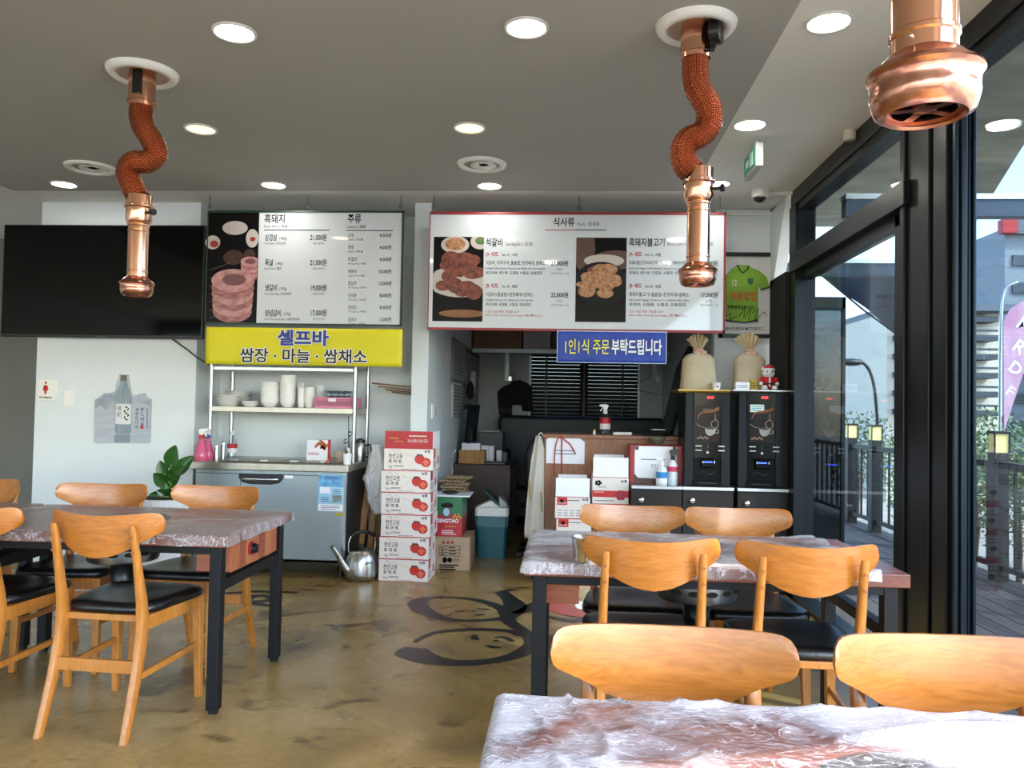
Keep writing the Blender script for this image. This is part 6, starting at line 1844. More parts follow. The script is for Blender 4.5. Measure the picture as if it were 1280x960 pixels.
# sanitiser bottles
M_milk = mat('milky_bottle', '#cfd8da', .25)
c_ = W(827, 600, 5.93)
t = thing('pump_bottle', 'clear pump bottle with blue label on the cabinet', 'bottle', (c_.x, 5.93, zct))
MB().lathe([(.001, 0), (.038, 0), (.041, .008), (.041, .105), (.034, .128), (.014, .138), (.013, .15)], n=26, cap=False).build('body', M_milk, t, smooth=True, w=False, auto=60)
MB().lathe([(.0415, .055), (.0415, .10)], n=26, cap=False).build('label_blue', mat('label_blue', '#2f7fc0', .4), t, smooth=True, w=False)
MB().lathe([(.0415, .018), (.0415, .055)], n=26, cap=False).build('label_white', M_paper, t, smooth=True, w=False)
MB().lathe([(.016, .145), (.016, .165), (.006, .167), (.006, .185)], n=16).build('collar', M_white, t, smooth=True, w=False, auto=40)
MB().box(-.04, .012, -.009, .009, .182, .196).build('pump_head', M_white, t, w=False, bevel=.004)
t = spray(841, 5.97, .265, .037, zct, 'white trigger bottle with pink label and black head on the cabinet', M_milk, M_black, mat('label_mix', '#d9dcdc', .5), M_black, 1, 'straight')
MB().lathe([(.0382, .265*.38), (.0382, .265*.52)], n=24, cap=False).build('label_pink', mat('label_pinkred', '#c83a5a', .5), t, w=False, smooth=True)

# coffee machines
M_cm = mat('machine_black', '#050506', .3, spec=.12)
M_cmpanel = mat('machine_panel', '#030304', .15, spec=.2)
M_cmside = mat('machine_side', '#10141a', .35, spec=.2)
M_led = mat('led_red', '#ff3030', .5, emit='#ff2828', estr=2.2)
M_ledb = mat('led_blue', '#3050ff', .5, emit='#2a46ff', estr=3)
M_btn = mat('button_white', '#c6cace', .4)
def coffee_machine(px0, px1, py0, py1, label, note):
    Y = YV+.03
    x0_, x1_ = W(px0, 550, Y).x, W(px1, 550, Y).x
    x1_ = min(x1_, 1.585)
    z1_ = W((px0+px1)/2, py0, Y).z
    t = thing('coffee_machine', label, 'coffee machine', ((x0_+x1_)/2, Y+.18, zct), 0, 'black coffee vending machines')
    w_ = x1_-x0_; H_ = z1_-zct
    def X(u): return x0_+w_*u
    def Zv(v): return z1_-H_*v            # v from the top
    MB().box(x0_+.004, x1_-.004, Y+.03, Y+.38, zct+.003, z1_).build('body', M_cm, t, bevel=.006)
    for (u0, u1) in ((0, .2), (.8, 1)):
        MB().hexa([(X(u0), Y+.0, zct+.003), (X(u1), Y+.0, zct+.003), (X(u1), Y+.035, zct+.003), (X(u0), Y+.035, zct+.003), (X(u0)+.008*(u0 == 0), Y+.012, z1_), (X(u1)-.008*(u1 == 1), Y+.012, z1_), (X(u1), Y+.035, z1_), (X(u0), Y+.035, z1_)]).build('side_pillar', M_cmside, t, bevel=.006)
    MB().box(X(.2), X(.8), Y+.004, Y+.035, Zv(.70), z1_).build('front_panel', M_cmpanel, t, bevel=.003)
    MB().box(X(.2), X(.8), Y+.022, Y+.035, zct+.02, Zv(.70)).build('cup_bay', M_cm, t)
    MB().box(X(.18), X(.82), Y-.012, Y+.03, zct+.003, Zv(.93)).build('drip_tray', M_cm, t, bevel=.004)
    sc = MB().box(X(.24), X(.76), Y+.001, Y+.0042, Zv(.52), Zv(.13)).build('picture', mat('picture_dark', '#0d0908', .25, col2='#20150f', vscale=6, spec=.2), t)
    yy = Y+.0004
    cz = Zv(.42); cx_ = X(.55)
    g = MB(); g.prism([(cx_-.035, cz+.03), (cx_+.045, cz+.03), (cx_+.038, cz-.005), (cx_+.015, cz-.025), (cx_-.012, cz-.025), (cx_-.030, cz-.005)], yy-.001, yy, 'y')
    ring = [(cx_+.048+.016*math.cos(a_), yy-.0005, cz+.008+.014*math.sin(a_)) for a_ in [2*PI*k/14 for k in range(15)]]
    g.tube(ring, .003, 5)
    g.build('printed_cup', mat('print_cup', '#9a938c', .4), sc)
    g = MB(); disc(g, (cx_+.005, yy-.0014, cz+.03), .036, .009, 18); g.build('printed_coffee', mat('print_coffee', '#1a0f0a', .3), sc)
    g = MB()
    g.tube(smooth_path([(X(.28), yy, Zv(.28)), (X(.36), yy, Zv(.22)), (X(.52), yy, Zv(.21)), (X(.64), yy, Zv(.20)), (X(.75), yy, Zv(.17))], 4), [.004, .006, .008, .011, .013, .016, .019, .021, .023, .024, .025, .026, .027, .028, .028, .028, .028], 6, sq=(1, .1))
    g.build('printed_hand', mat('print_hand', '#a06a48', .5), sc)
    g = MB()
    g.tube(smooth_path([(X(.66), yy, Zv(.22)), (X(.66), yy, Zv(.28)), (X(.58), yy, Zv(.32)), (X(.62), yy, Zv(.37)), (X(.72), yy, Zv(.36)), (X(.72), yy, Zv(.31)), (X(.66), yy, Zv(.28))], 4), .0025, 5)
    g.tube(smooth_path([(X(.26), yy, Zv(.33)), (X(.34), yy, Zv(.36)), (X(.44), yy, Zv(.37))], 3), .002, 5)
    g.build('printed_spoon', mat('print_line', '#a98c78', .4), sc)
    g = MB()
    for k in range(5):
        disc(g, (X(.30+.05*k), yy-.0006, Zv(.485-.012*(k % 2))), .010, .007, 10)
    g.build('printed_beans', mat('print_beans', '#8a6a55', .5), sc)
    g = MB(); text(g, 'VENUSTA', (X(.5), yy, Zv(.185)), .010, .07, 'c'); g.build('lettering', mat('print_white', '#8f8d88', .5), sc)
    g = MB(); text(g, '000', (X(.56), Y+.003, Zv(.062)), .018, .048, 'c', .03); g.build('led_digits', M_led, t)
    for s_ in (.245, .74):
        for k in range(2):
            MB().box(X(s_), X(s_)+.05*.9, Y-.001, Y+.004, Zv(.565+.045*k)-.006, Zv(.565+.045*k)+.002).build('button', M_btn, t, bevel=.001)
    MB().lathe([(.001, 0), (.009, 0)], c=(X(.51), Y+.003, Zv(.635)), n=14, cap=False, M=Matrix(((1, 0, 0), (0, 0, -1), (0, 1, 0)))).build('round_button', M_btn, t)
    g = MB()
    for k in range(3):
        rect(g, X(.5), X(.53), Zv(.555+.025*k)-.004, Zv(.555+.025*k)+.002, Y+.0036)
    g.build('indicator', M_greyink, t)
    MB().box(X(.37), X(.67), Y-.018, Y+.02, Zv(.80), Zv(.70)).build('nozzle_block', M_cm, t, bevel=.01)
    MB().box(X(.42), X(.60), Y-.0195, Y-.0175, Zv(.735)-.004, Zv(.735)+.004).build('blue_light', M_ledb, t)
    for u in (.385, .635):
        MB().box(X(u), X(u)+.008, Y-.0195, Y-.0175, Zv(.735)-.008, Zv(.735)+.008).build('light_end', M_btn, t)
    MB().tube(smooth_path([(X(.35), Y+.019, Zv(.86)), (X(.45), Y+.019, Zv(.84)), (X(.55), Y+.019, Zv(.87)), (X(.66), Y+.019, Zv(.85))], 4), .0015, 4).box(X(.30), X(.70), Y-.0128, Y-.0118, Zv(.958)-.002, Zv(.958)+.001).build('trim_line', M_greyink, t)
    if note:
        a_ = MB().box(X(.25), X(.545), Y-.0015, Y+.0012, Zv(.205), Zv(.125)).build('taped_note', mat('note', '#d8e2d0', .6), t)
        g = MB()
        for k in range(3):
            rect(g, X(.27), X(.53-.03*k), Zv(.145+.02*k)-.0025, Zv(.145+.02*k)+.0025, Y-.002)
        g.build('print', mat('note_blue', '#4a9ac0', .5), a_)
    return t, x0_, x1_, z1_
_, mx0, mx1, mz1 = coffee_machine(855.5, 913, 491, 608, 'black coffee machine with a gold tray on top, nearer the counter', False)
_, nx0_, nx1_, nz1 = coffee_machine(922.5, 985, 491, 609, 'black coffee machine with a pale taped note, nearer the glazing', True)
o = thing('serving_tray', 'thin gold tray on the coffee machine nearer the counter', 'tray', ((mx0+mx1)/2-.03, YV+.2, mz1))
tx0, tx1 = W(847, 488, YV+.02).x, W(914, 488, YV+.02).x
M_gold = mat('gold_tray', '#b79a55', .35, .7)
MB().hexa([(tx0+.02, YV+.04, mz1), (tx1-.02, YV+.04, mz1), (tx1-.02, YV+.38, mz1), (tx0+.02, YV+.38, mz1), (tx0, YV+.02, mz1+.018), (tx1, YV+.02, mz1+.018), (tx1, YV+.40, mz1+.018), (tx0, YV+.40, mz1+.018)]).build('pan', M_gold, o)
MB().box(tx0-.004, tx1+.004, YV+.014, YV+.022, mz1+.014, mz1+.022).box(tx0-.004, tx0+.004, YV+.014, YV+.40, mz1+.014, mz1+.022).box(tx1-.004, tx1+.004, YV+.014, YV+.40, mz1+.014, mz1+.022).build('rim', M_gold, o)
o = thing('serving_tray', 'thin silver tray on the coffee machine nearer the glazing', 'tray', ((nx0_+nx1_)/2, YV+.2, nz1))
tx0b, tx1b = W(916, 489, YV+.02).x, min(W(987, 489, YV+.02).x, 1.61)
MB().hexa([(tx0b+.02, YV+.04, nz1), (tx1b-.02, YV+.04, nz1), (tx1b-.02, YV+.38, nz1), (tx0b+.02, YV+.38, nz1), (tx0b, YV+.02, nz1+.016), (tx1b, YV+.02, nz1+.016), (tx1b, YV+.40, nz1+.016), (tx0b, YV+.40, nz1+.016)]).build('pan', M_worktop, o)
MB().box(tx0b-.002, tx1b+.002, YV+.014, YV+.022, nz1+.011, nz1+.019).build('rim', M_steel, o)
# tied burlap bags
M_burlap = mat('burlap', '#b8a98c', .85, var=.12, vscale=10, bump=.3, bscale=120)
M_ribbon = mat('ribbon', '#c79f86', .6)
def burlap(px0, px1, py_base, py_neck, py_top, Y, zb_, label, fan_px):
    c_ = W((px0+px1)/2, 460, Y)
    t = thing('burlap_bag', label, 'bag', (c_.x, Y, zb_))
    hw_ = (px1-px0)*Y/999/2; zn = W(870, py_neck, Y).z-zb_; zt_ = W(870, py_top, Y).z-zb_
    rings = []
    for k in range(15):
        v = k/14
        if v < .8:
            q = v/.8; rx = hw_*(1-.10*q-.06*math.sin(q*PI)*0); ry = .085*(1-.25*q)
        else:
            q = (v-.8)/.2; rx = hw_*.90*(1-q)**.55+.022*q; ry = .064*(1-q)**.6+.020*q
        z = zn*(v**.92)
        ring = []
        for i in range(28):
            a_ = 2*PI*i/28
            c, s_ = math.cos(a_), math.sin(a_)
            f_ = 1+.03*mnoise.noise(Vector((c*3, s_*3, v*6)))
            ring.append((math.copysign(abs(c)**.7, c)*rx*f_, math.copysign(abs(s_)**.7, s_)*ry*f_, z))
        rings.append(ring)
    MB().loft(rings).build('sack', M_burlap, t, smooth=True, w=False)
    # fanned top
    fw_ = (fan_px[1]-fan_px[0])*Y/999/2
    fc = W((fan_px[0]+fan_px[1])/2, py_top, Y).x-c_.x
    def fan(u, v):
        a_ = (u-.5)*2
        x = (a_*(.018+(fw_-.018)*v)+fc*v); fold = .012*math.sin(u*PI*11)*(.3+v)
        z = zn+(zt_-zn)*v*(1-.35*a_*a_*v)
        return (x, fold, z)
    MB().grid(fan, 66, 6).build('fanned_top', mat('burlap_light', '#c7b390', .8, bump=.2, bscale=120), t, smooth=False, w=False, solid=.003)
    rb = MB()
    for a_ in (0, 1, 2):
        rb.tube([( .032*math.cos(2*PI*k/16), .028*math.sin(2*PI*k/16)-.004, zn-.012+a_*.012) for k in range(17)], .010, 8)
    rb.ball((.03, -.035, zn-.005), (.028, .014, .016), 10, 6).ball((-.022, -.035, zn-.008), (.026, .014, .015), 10, 6)
    rb.build('ribbon', M_ribbon, t, smooth=True, w=False)
burlap(851, 895, 485, 440, 417, YV+.18, mz1+.018, 'tied burlap bag with fanned top on the gold tray', (859, 886))
burlap(916.5, 957, 487, 440, 415, YV+.22, nz1+.016, 'tied burlap bag with fanned top on the silver tray', (918, 951))
c_ = W(895.5, 485, YV+.06)
t = thing('paper_cup', 'small white printed paper cup on the gold tray', 'cup', (c_.x, YV+.07, mz1+.018))
MB().lathe([(.001, 0), (.024, 0), (.033, .056), (.035, .058), (.032, .059), (.023, .004), (.001, .004)], n=22, cap=False).build('body', M_paper, t, smooth=True, w=False, auto=50)
g = MB(); g.box(-.004, .012, -.031, -.027, .02, .036); g.build('print', mat('print_rust', '#b0604a', .5), t, w=False)
a_ = W(919, 488, YV+.08); b_ = W(936.5, 478, YV+.08)
t = thing('tea_box', 'low white box on the silver tray', 'box', ((a_.x+b_.x)/2, YV+.08, nz1+.016))
MB().box(a_.x, b_.x, YV+.06, YV+.12, nz1+.016, b_.z).build('box', M_paper, t, bevel=.002)
g = MB(); lines(g, 921, 935, 482, 2, 2, YV+.0595, .004); g.build('print', M_greyink, t)
a_ = W(938, 488, YV+.12); b_ = W(947, 475.5, YV+.12)
t = thing('tea_box', 'small yellow box between the white box and the plush bear', 'box', ((a_.x+b_.x)/2, YV+.12, nz1+.016))
MB().box(a_.x, b_.x, YV+.11, YV+.15, nz1+.016, b_.z).build('box', mat('box_yellow', '#b79a2c', .5), t, bevel=.002)
g = MB(); lines(g, 939, 946, 479, 3, 2.5, YV+.1095, .005); g.build('print', M_ink, t)
# plush bear
c_ = W(960.5, 488, YV+.09)
t = thing('plush_bear', 'white plush bear in a red coat and cap sitting on the silver tray', 'plush toy', (c_.x, YV+.10, nz1+.016))
M_plush = mat('plush_white', '#dcdcd8', .9, bump=.6, bscale=150)
M_plushred = mat('plush_red', '#b3131f', .8, bump=.5, bscale=150)
MB().ball((0, 0, .065), (.048, .042, .055)).build('coat', M_plushred, t, smooth=True, w=False)
hd = MB().ball((0, -.005, .130), (.046, .040, .038)).ball((-.036, 0, .160), .013, 10, 6).ball((.036, 0, .160), .013, 10, 6).ball((0, -.038, .122), (.018, .014, .013), 10, 6)
hd.build('head', M_plush, t, smooth=True, w=False)
MB().ball((-.016, -.043, .138), .005, 8, 5).ball((.016, -.043, .138), .005, 8, 5).ball((0, -.052, .126), .005, 8, 5).build('face', M_black, t, smooth=True, w=False)
MB().lathe([(.046, .148), (.048, .156), (.044, .163), (.036, .166)], n=20, cap=False).build('cap_trim', M_plush, t, smooth=True, w=False)
MB().lathe([(.040, .160), (.032, .180), (.014, .192), (.001, .195)], c=(.006, 0, 0), n=18, cap=False).build('cap', M_plushred, t, smooth=True, w=False)
for s_ in (-1, 1):
    a2_ = MB().ball((s_*.052, -.018, .075), (.016, .018, .030), 10, 7).build('arm', M_plushred, t, smooth=True, w=False)
    MB().ball((s_*.058, -.026, .052), .015, 10, 6).build('paw', M_plush, a2_, smooth=True, w=False)
    MB().ball((s_*.036, -.040, .020), (.024, .034, .020), 12, 7).build('leg', M_plush, t, smooth=True, w=False)
MB().lathe([(.049, .046), (.050, .052), (.049, .058)], n=22, cap=False).build('belt', M_black, t, smooth=True, w=False)
MB().box(-.006, .006, -.048, -.040, .03, .10).build('coat_front_trim', M_plush, t, w=False, bevel=.002)

# framed jersey
YJ = YS-.004
x0_, z1_ = wl(899, 316, YJ); x1_, z0_ = wl(969, 423, YJ)
t = thing('framed_jersey', 'black framed signed green football jersey behind the menu board end', 'framed jersey', ((x0_+x1_)/2, YJ, z0_))
fr_ = MB()
fr_.box(x0_, x1_, YJ-.03, YJ, z1_-.030, z1_).box(x0_, x1_, YJ-.03, YJ, z0_, z0_+.030).box(x0_, x0_+.03, YJ-.03, YJ, z0_, z1_).box(x1_-.035, x1_, YJ-.03, YJ, z0_, z1_)
fr_.build('frame', mat('frame_black', '#15120f', .35), t, bevel=.003)
MB().box(x0_+.02, x1_-.03, YJ-.008, YJ, z0_+.02, z1_-.02).build('mount', mat('mount_white', '#cdcfcd', .5), t)
jp = [(914, 337), (920, 333), (922, 331), (936, 332), (938, 334), (948, 338), (958, 346), (962, 359), (951, 363), (947, 356), (947, 380), (948, 400), (940, 403), (915, 403), (907, 400), (907, 345)]
yj = YJ-.012
jr = MB().prism([wl(*q, yj) for q in jp], yj-.006, yj+.003, 'y').build('jersey', mat('jersey_green', '#7fae2c', .6, var=.15, vscale=6), t, bevel=.003)
yl_ = yj-.0072
g = MB()
for pts in ([(922, 331), (925, 338), (929, 341), (934, 337), (936, 332)], [(951, 362), (962, 358.5)]):
    g.tube([W(*q, yl_) for q in pts], .006, 5)
g.prism([wl(*q, yl_) for q in ((907, 399), (930, 402.5), (947, 399), (948, 402), (930, 404), (907, 402))], yl_-.0005, yl_, 'y')
g.build('dark_trim', mat('jersey_dark', '#23352a', .6), jr)
g = MB(); q = W(938, 352, yl_); g.prism([(q.x-.022, q.z+.026), (q.x+.022, q.z+.026), (q.x+.022, q.z-.008), (q.x, q.z-.03), (q.x-.022, q.z-.008)], yl_-.001, yl_, 'y'); g.build('crest', mat('crest_green', '#1f5a3a', .5), jr)
def jt(s_, px, py, h_, w_, mt, nm, b_=.02):
    g = MB(); text(g, s_, W(px, py, yl_-.001), h_, w_, 'l', b_); return g.build(nm, mt, jr)
jt('후원의집', 912.5, 374.5, .055, .20, mat('jersey_orange', '#b5641e', .5), 'lettering', .04)
jt('전북현대모터스FC', 909, 386, .026, .21, M_ink, 'lettering')
jt('12', 914, 357, .05, .045, mat('jersey_cream', '#d8cfa8', .5), 'number')
g = MB(); text(g, 'JEONBUK HYUNDAI MOTORS F.C.', W(955, 413, YJ-.009), .026, .37, 'r', .02); g.build('caption', M_ink, t)
g = MB()
for pts in ([(924, 396), (931, 384), (930, 398), (938, 386), (936, 400)], [(940, 392), (948, 386), (943, 400), (955, 390), (957, 394)], [(907, 396), (914, 392), (912, 400), (921, 395)]):
    g.tube(smooth_path([W(*q, yl_-.002) for q in pts], 5), .0022, 5)
g.build('signature', M_ink, t)
# dark folded parasol leaning behind the counter
a_ = W(833, 545, 6.95); b_ = W(855, 462, 7.05)
t = thing('folded_parasol', 'dark green folded parasol leaning behind the counter', 'parasol', (a_.x-.1, 6.93, 0))
MB().tube([(a_.x-.18, 6.93, .02), a_, b_, b_+(b_-a_)*.35], [.02, .055, .07, .02], 12).build('canopy', mat('parasol_green', '#1c231c', .8), t)
MB().tube([b_+(b_-a_)*.33, b_+(b_-a_)*.45], .012, 8).build('tip', M_steel, t)
# ------------------------------------------------------------------ terrace and street outside the glazing
M_deck = wood_mat('deck_grey', '#4a4644', '#3a3635', (8, .6, 1), .6, 4, 0)
dk = struct(MB().box(1.74, 3.6, -3, 10.5, -.12, -.03).build('terrace_deck', M_blackmatte), 'dark grey plank deck outside the glazing')
pk = None
for k in range(13):
    x = 1.745+k*.143
    if pk is None:
        pk = o = MB().box(-.068, .068, -6.75, 6.75, -.03, 0).build('plank', M_deck, dk, w=False, bevel=.004)
    else:
        o = pk.copy(); scene.collection.objects.link(o)
    o.location = Vector((x+.07, 3.75, 0))-wloc(dk)
M_grass = mat('ground_paving', '#a8a295', .9, col2='#8f8b80', vscale=1.5)
struct(MB().box(-40, 60, -40, 90, -.4, -.25).build('ground', M_grass), 'street ground outside')
# concrete canopy over the terrace
M_conc = mat('stained_concrete', '#cfc6b1', .85, col2='#a39880', vscale=2.2, stretch=(1, 2.5, 1), detail=6)
e1 = WZ(1268, 200, 2.98); e2 = WZ(1238, 248, 2.98)
dv = (e1-e2).normalized()
far = e2-dv*1.0; near = e1+dv*2.4
struct(MB().prism([(1.76, 1.88), (3.6, 1.88), (near.x, near.y), (e2.x, e2.y), (far.x, far.y), (2.9, 7.3), (1.76, 7.3)], 2.98, 3.03, 'z').build('canopy', M_conc), 'stained concrete canopy over the terrace')
struct(MB().prism([(1.76, .12), (3.6, .73), (3.6, 1.79), (1.76, 1.79)], 2.98, 3.03, 'z').build('sun_mask_slab', M_conc), 'added unseen slab shaping the sunlight on the tables')  # unseen slab, added so its edges shape the sun patch and stripe
# steel cross beams under the canopy
M_beam = mat('beam_bluegrey', '#3d4a58', .4, .3)
def xbeam(Y, zc_, label, x1_=3.35):
    t = thing('cross_beam', label, 'beam', (2.5, Y, zc_), 0, 'steel beams across the terrace')
    MB().box(1.76, x1_, Y, Y+.08, zc_-.06, zc_+.05).build('beam', M_beam, t, bevel=.004)
    MB().box(1.76, x1_, Y-.01, Y+.08, zc_+.05, zc_+.085).build('white_flashing', M_flash_gaplight, t)
    MB().box(x1_-.08, x1_, Y, Y+.08, 0, zc_-.06).build('post', M_beam, t)
xbeam(5.2, W(1250, 259, 5.2).z, 'blue grey beam across the terrace, the nearer one', 3.45)
xbeam(7.25, W(1060, 336, 7.25).z, 'blue grey beam across the terrace, the farther one')
# tinted end partition of the terrace
Yp = 7.6
px1_ = W(1056, 600, Yp).x; pz = W(1030, 371, Yp).z
t = thing('glass_partition', 'dark tinted glass partition at the far end of the terrace', 'partition', (2.2, Yp, 0))
MB().box(1.72, px1_, Yp, Yp+.05, pz-.11, pz).box(px1_-.03, px1_, Yp, Yp+.05, 0, pz).box(1.72, 1.76, Yp, Yp+.05, 0, pz).box(1.72, px1_, Yp, Yp+.05, 0, .05).build('frame', M_alu, t)
MB().box(1.76, px1_-.03, Yp+.02, Yp+.03, .05, pz-.11).build('tinted_pane', M_glassdark, t)
MB().box(1.76, 1.79+.0, Yp+.3, Yp+.34, 0, 2.0).box(px1_-.35, px1_-.10, Yp+.5, Yp+.6, 0, 2.1).build('inner_panel', M_blackmatte, t)
# shade net
M_rail_ = mat('rail_black', '#16181a', .5)
Yt = 8.6
v_ = [W(1028, 345, Yt), W(1135, 345, Yt-.4), W(1135, 428, Yt-.4), W(1080, 388, Yt-.2)]
t = thing('shade_net', 'black shade net slung across the terrace end', 'shade net', (v_[0].x+.3, Yt, v_[2].z))
MB().grid(lambda u, v: (lambda top, bot: top+(bot-top)*v+Vector((0, .04*math.sin(u*9)*v, 0)))(v_[0]+(v_[1]-v_[0])*u, v_[0]+(v_[2]-v_[0])*u), 20, 12).build('net', mat('net_black', '#23262b', .9, col2='#3a3f47', vscale=60), t, solid=.006)
MB().tube([v_[0], v_[3], v_[2]], .01, 6).build('edge_rope', M_black, t)
MB().cyl((v_[1].x, v_[1].y, 0), v_[1], .03).cyl(v_[0], (v_[0].x, 7.33, v_[0].z-.1), .012).build('support_pole', M_rail_, t)
# railing along the terrace with lantern posts
M_rail = mat('rail_black', '#16181a', .5)
M_lant = mat('lantern_glow', '#f0dc90', .5, emit='#e8cf78', estr=.5)
XR = 3.45
zr_ = .93
t = thing('railing', 'black metal railing along the terrace edge', 'railing', (XR, 6, 0))
MB().box(XR-.025, XR+.025, -2, 14, zr_-.03, zr_+.02).build('top_rail', M_rail, t)
MB().box(XR-.02, XR+.02, -2, 14, .10, .14).build('bottom_rail', M_rail, t)
bal = None
for k in range(60):
    y = 2.2+k*.2
    if bal is None:
        bal = o = MB().box(-.010, .010, -.010, .010, .14, zr_-.03).build('baluster', M_rail, t, w=False)
    else:
        o = bal.copy(); scene.collection.objects.link(o)
    o.location = (0, y-6, 0)
for k, px in enumerate((1248, 1150, 1094, 1064)):
    Yl2 = WX(px, 540, XR).y
    t = thing('lantern_post', ['black post with a glowing yellow lantern cap seen through the near pane', 'black lantern post hidden behind the door stack', 'black post with yellow lantern cap seen through the far pane, nearer', 'black post with yellow lantern cap seen through the far pane, farther'][k], 'lantern post', (XR, Yl2, 0), 0, 'lantern posts along the railing')
    MB().box(-.055, .055, -.055, .055, 0, 1.02).build('post', M_rail, t, w=False, bevel=.004)
    MB().box(-.05, .05, -.05, .05, 1.02, 1.17).build('lantern', M_lant, t, w=False, bevel=.004)
    MB().box(-.062, .062, -.062, .062, 1.17, 1.19).box(-.062, -.052, -.062, -.052, 1.02, 1.17).box(.052, .062, -.062, -.052, 1.02, 1.17).build('lantern_frame', M_rail, t, w=False)
# shrubs: each one trunk and foliage
M_shrub = mat('shrub_leaf', '#7c8f5e', .6, col2='#4c6338', vscale=14)
M_flower = mat('flower_red', '#b5303a', .6)
M_bark = mat('bark', '#4a3b2c', .9)
def foliage(n, rx, ry, rz, seed, size=.05):
    random.seed(seed)
    mb = MB()
    for _ in range(n):
        a_, b_ = random.uniform(0, 2*PI), math.acos(random.uniform(-1, 1))
        r_ = random.random()**.4
        c = Vector((rx*r_*math.sin(b_)*math.cos(a_), ry*r_*math.sin(b_)*math.sin(a_), rz*r_*math.cos(b_)))
        d = Vector((random.uniform(-1, 1), random.uniform(-1, 1), random.uniform(-.3, 1))).normalized()
        s_ = d.orthogonal().normalized()*size*.3
        L_ = d*size*random.uniform(.7, 1.5)
        mb.add([c-s_*.3, c+L_*.5-s_, c+L_, c+L_*.5+s_], [(0, 1, 2, 3)])
    return mb
fm = foliage(1700, .55, .6, .55, 2).mesh('foliage'); fm.materials.append(M_shrub)
flm = foliage(60, .5, .55, .35, 5, .06).mesh('flowers'); flm.materials.append(M_flower)
SP = [(4.1, 4.1, .6, .9), (4.15, 5.25, .62, .9), (4.2, 6.4, .66, .95), (4.1, 7.55, .58, .9), (4.25, 8.65, .66, .95), (4.1, 9.8, .6, .9), (5.45, 10.6, .85, 1.15), (5.5, 8.0, .8, 1.1), (4.4, 12.4, .8, 1.1)]
SL = ['nearest of the row', 'second of the row', 'third of the row', 'fourth of the row', 'fifth of the row', 'sixth of the row', 'in the second row, farther one', 'in the second row, nearer one', 'last at the far end']
for k, (x, y, z, s_) in enumerate(SP):
    t = thing('shrub', 'silvery green shrub behind the terrace railing, '+SL[k], 'shrub', (x, y, -.25), k*1.3, 'shrubs behind the railing')
    o = bpy.data.objects.new('foliage', fm); scene.collection.objects.link(o); o.parent = t; o.location = (0, 0, z+.2); o.scale = (s_, s_, s_); o['kind'] = 'stuff'
    MB().tube([(0, 0, 0), (.03, .02, z*.6), (-.02, 0, z+.3)], [.03, .022, .01], 7).build('trunk', M_bark, t, w=False)
    if k % 2 == 0:
        o = bpy.data.objects.new('flowers', flm); scene.collection.objects.link(o); o.parent = t; o.location = (-.1, 0, z-.12); o['kind'] = 'stuff'
# trees farther away
tm = foliage(2600, 2.2, 2.2, 2.0, 11, .34).mesh('tree_crown'); tm.materials.append(mat('tree_leaf', '#5d7a48', .7, col2='#3c5630', vscale=1.2))
for x, y, z, s_, lab in ((12.5, 17, 3.2, 1, 'green tree across the street behind the flag'), (17, 22, 4, 1.3, 'tall tree farther along the street')):
    t = thing('tree', lab, 'tree', (x, y, -.25))
    o = bpy.data.objects.new('crown', tm); scene.collection.objects.link(o); o.parent = t; o.location = (0, 0, z); o.scale = (s_, s_, s_); o['kind'] = 'stuff'
    MB().tube([(0, 0, 0), (.1, 0, z*.5), (0, 0, z)], [.16*s_+.03, .12*s_+.02, .06*s_], 9).build('trunk', M_bark, t, w=False)
# house with a tiled roof
Yhs = 20
hx0 = W(1040, 500, Yhs).x; hx1 = W(1175, 500, Yhs).x
zev = W(1085, 448, Yhs).z; zrd = W(1085, 405, Yhs).z
t = thing('house', 'pale tiled house with a grey roof across the street', 'house', ((hx0+hx1)/2, Yhs, -.25))
MB().box(hx0, hx1, Yhs, Yhs+6, -.25, zev).build('walls', mat('house_wall', '#c3cad0', .8, var=.06, vscale=1), t)
rf_ = MB().hexa([(hx0-.4, Yhs-.5, zev-.1), (hx1+.4, Yhs-.5, zev-.1), (hx1+.4, Yhs-.4, zev+.05), (hx0-.4, Yhs-.4, zev+.05), (hx0+.3, Yhs+3, zrd), (hx1-.3, Yhs+3, zrd), (hx1-.3, Yhs+3.1, zrd+.1), (hx0+.3, Yhs+3.1, zrd+.1)]).build('roof', mat('roof_tile', '#6f7375', .7, var=.2, vscale=5), t)
for k in range(12):
    f_ = (k+.5)/12
    MB().box(hx0-.38+.7*f_, hx1+.38-.7*f_, Yhs-.52+3.5*f_, Yhs-.42+3.5*f_, zev+.02+(zrd-zev)*f_, zev+.12+(zrd-zev)*f_).build('tile_course', mat('roof_tile_edge', '#4f5355', .7), rf_)
for (a1, b1, a2, b2) in ((1058, 470, 1088, 498), (1100, 468, 1112, 500), (1135, 470, 1160, 498)):
    p_ = W(a1, b1, Yhs); q_ = W(a2, b2, Yhs)
    wd = MB().box(p_.x, q_.x, Yhs-.06, Yhs, q_.z, p_.z).build('window', mat('house_frame', '#2c3238', .5), t)
    MB().box(p_.x+.06, (p_.x+q_.x)/2-.03, Yhs-.075, Yhs-.06, q_.z+.06, p_.z-.06).build('pane', mat('house_glass', '#39434d', .15), wd)
    MB().box((p_.x+q_.x)/2+.03, q_.x-.06, Yhs-.075, Yhs-.06, q_.z+.06, p_.z-.06).build('pane', mat('house_glass'), wd)
for k in range(1, 9):
    p_ = W(1090+k*8, 480, Yhs)
    MB().box(p_.x-.01, p_.x+.01, Yhs-.004, Yhs, -.2, zev-.1).build('wall_joint', mat('joint_grey', '#98a0a6', .8), t)
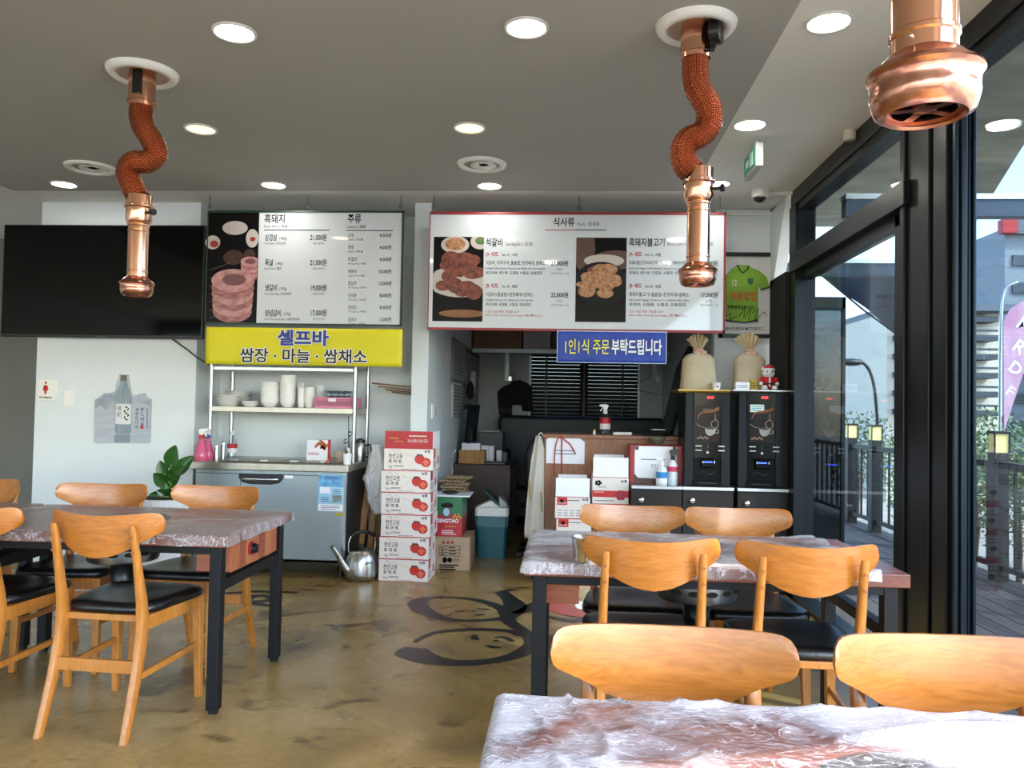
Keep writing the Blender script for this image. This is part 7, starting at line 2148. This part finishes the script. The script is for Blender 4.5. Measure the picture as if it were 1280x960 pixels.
# curved lamp column
pth = smooth_path([W(1098, 560, 10.5), W(1096, 515, 10.5), W(1092, 480, 10.5), W(1085, 460, 10.5), W(1074, 450, 10.5)], 6)
bs = W(1098, 560, 10.5)
t = thing('lamp_column', 'black curved street lamp column beyond the railing', 'street lamp', (bs.x, 10.5, -.25))
MB().tube([(bs.x, 10.5, -.25)]+pth, .02, 10).build('column', M_rail, t, smooth=True)
MB().ball(pth[-1]+Vector((-.1, 0, -.03)), (.16, .08, .05), 12, 6).build('lamp_head', M_rail, t, smooth=True)
# building with slatted balconies and red trim, seen through the near pane
Yb2 = 15
a_ = W(1222, 350, Yb2).x; b_ = W(1246, 350, Yb2).x
t = thing('apartment_block', 'cream building with stacked dark balconies beyond the flag', 'building', ((a_+b_)/2+2, Yb2, -.25))
zt_ = W(1230, 392, Yb2).z
MB().box(a_-1.6, b_+.1, Yb2, Yb2+5, -.25, zt_).build('walls', mat('cream_wall', '#d2c9b4', .8), t)
for k in range(6):
    z = W(1230, 520-k*23, Yb2).z
    bl_ = MB().box(a_-1.5, a_+.18, Yb2-.35, Yb2, z, z+.10).build('balcony', mat('balcony_dark', '#3d4446', .6), t)
    MB().box(a_-1.5, a_+.18, Yb2-.35, Yb2-.32, z+.16, z+.20).build('balcony_rail', mat('balcony_dark'), bl_)
MB().box(a_-1.6, b_+.2, Yb2-.4, Yb2+5.2, zt_, zt_+.12).build('roof', mat('roof_grey', '#5d666c', .6), t)
Yb3 = 24
a_ = W(1256, 300, Yb3).x; 
t = thing('red_trim_building', 'grey building with a red roof edge behind the flag', 'building', (a_+4, Yb3, -.25))
zt_ = W(1262, 285, Yb3).z
MB().box(a_, a_+9, Yb3, Yb3+8, -.25, zt_).build('walls', mat('grey_wall', '#8d9498', .8), t)
MB().box(a_-.2, a_+.2, Yb3-.3, Yb3, zt_-.2, zt_+.2).build('red_edge', M_red, t)
MB().box(a_+.2, a_+9.2, Yb3-.2, Yb3, zt_-.2, zt_+.2).build('roof_edge', mat('roof_grey', '#5d666c', .6), t)
for k in range(8):
    MB().box(a_+.2, a_+8.8, Yb3-.05, Yb3, zt_-1.1-k*.8, zt_-.8-k*.8).build('window', mat('band_glass', '#3f4a52', .3), t)
# feather flag
Yg2 = 9.2
t = thing('feather_flag', 'pink feather flag with pale lettering beyond the terrace railing', 'flag', (W(1250, 560, Yg2).x, Yg2, -.25))
pl = smooth_path([Vector((W(1249, 600, Yg2).x, Yg2, -.25)), W(1250, 520, Yg2), W(1251, 420, Yg2), W(1255, 365, Yg2), W(1272, 352, Yg2)], 6)
MB().tube(pl, .016, 8).build('pole', M_steel, t, smooth=True)
fp = [(1253, 402), (1262, 386), (1285, 372), (1302, 380), (1292, 430), (1280, 462), (1266, 502), (1254, 540)]
MB().prism([wl(*q, Yg2) for q in fp], Yg2-.02, Yg2-.012, 'y').build('cloth', mat('flag_pink', '#b98099', .6, col2='#d6b0c0', vscale=2.5), t)
g = MB()
for k, (x, y, s_) in enumerate(((1276, 412, .15), (1270, 440, .15), (1265, 466, .14), (1259, 494, .12))):
    q = W(x, y, Yg2-.022)
    text(g, 'MRDF'[k], q, s_, None, 'c', .02, right=(.82, 0, -.57), up=(.57, 0, .82))
g.build('lettering', M_paper, t)
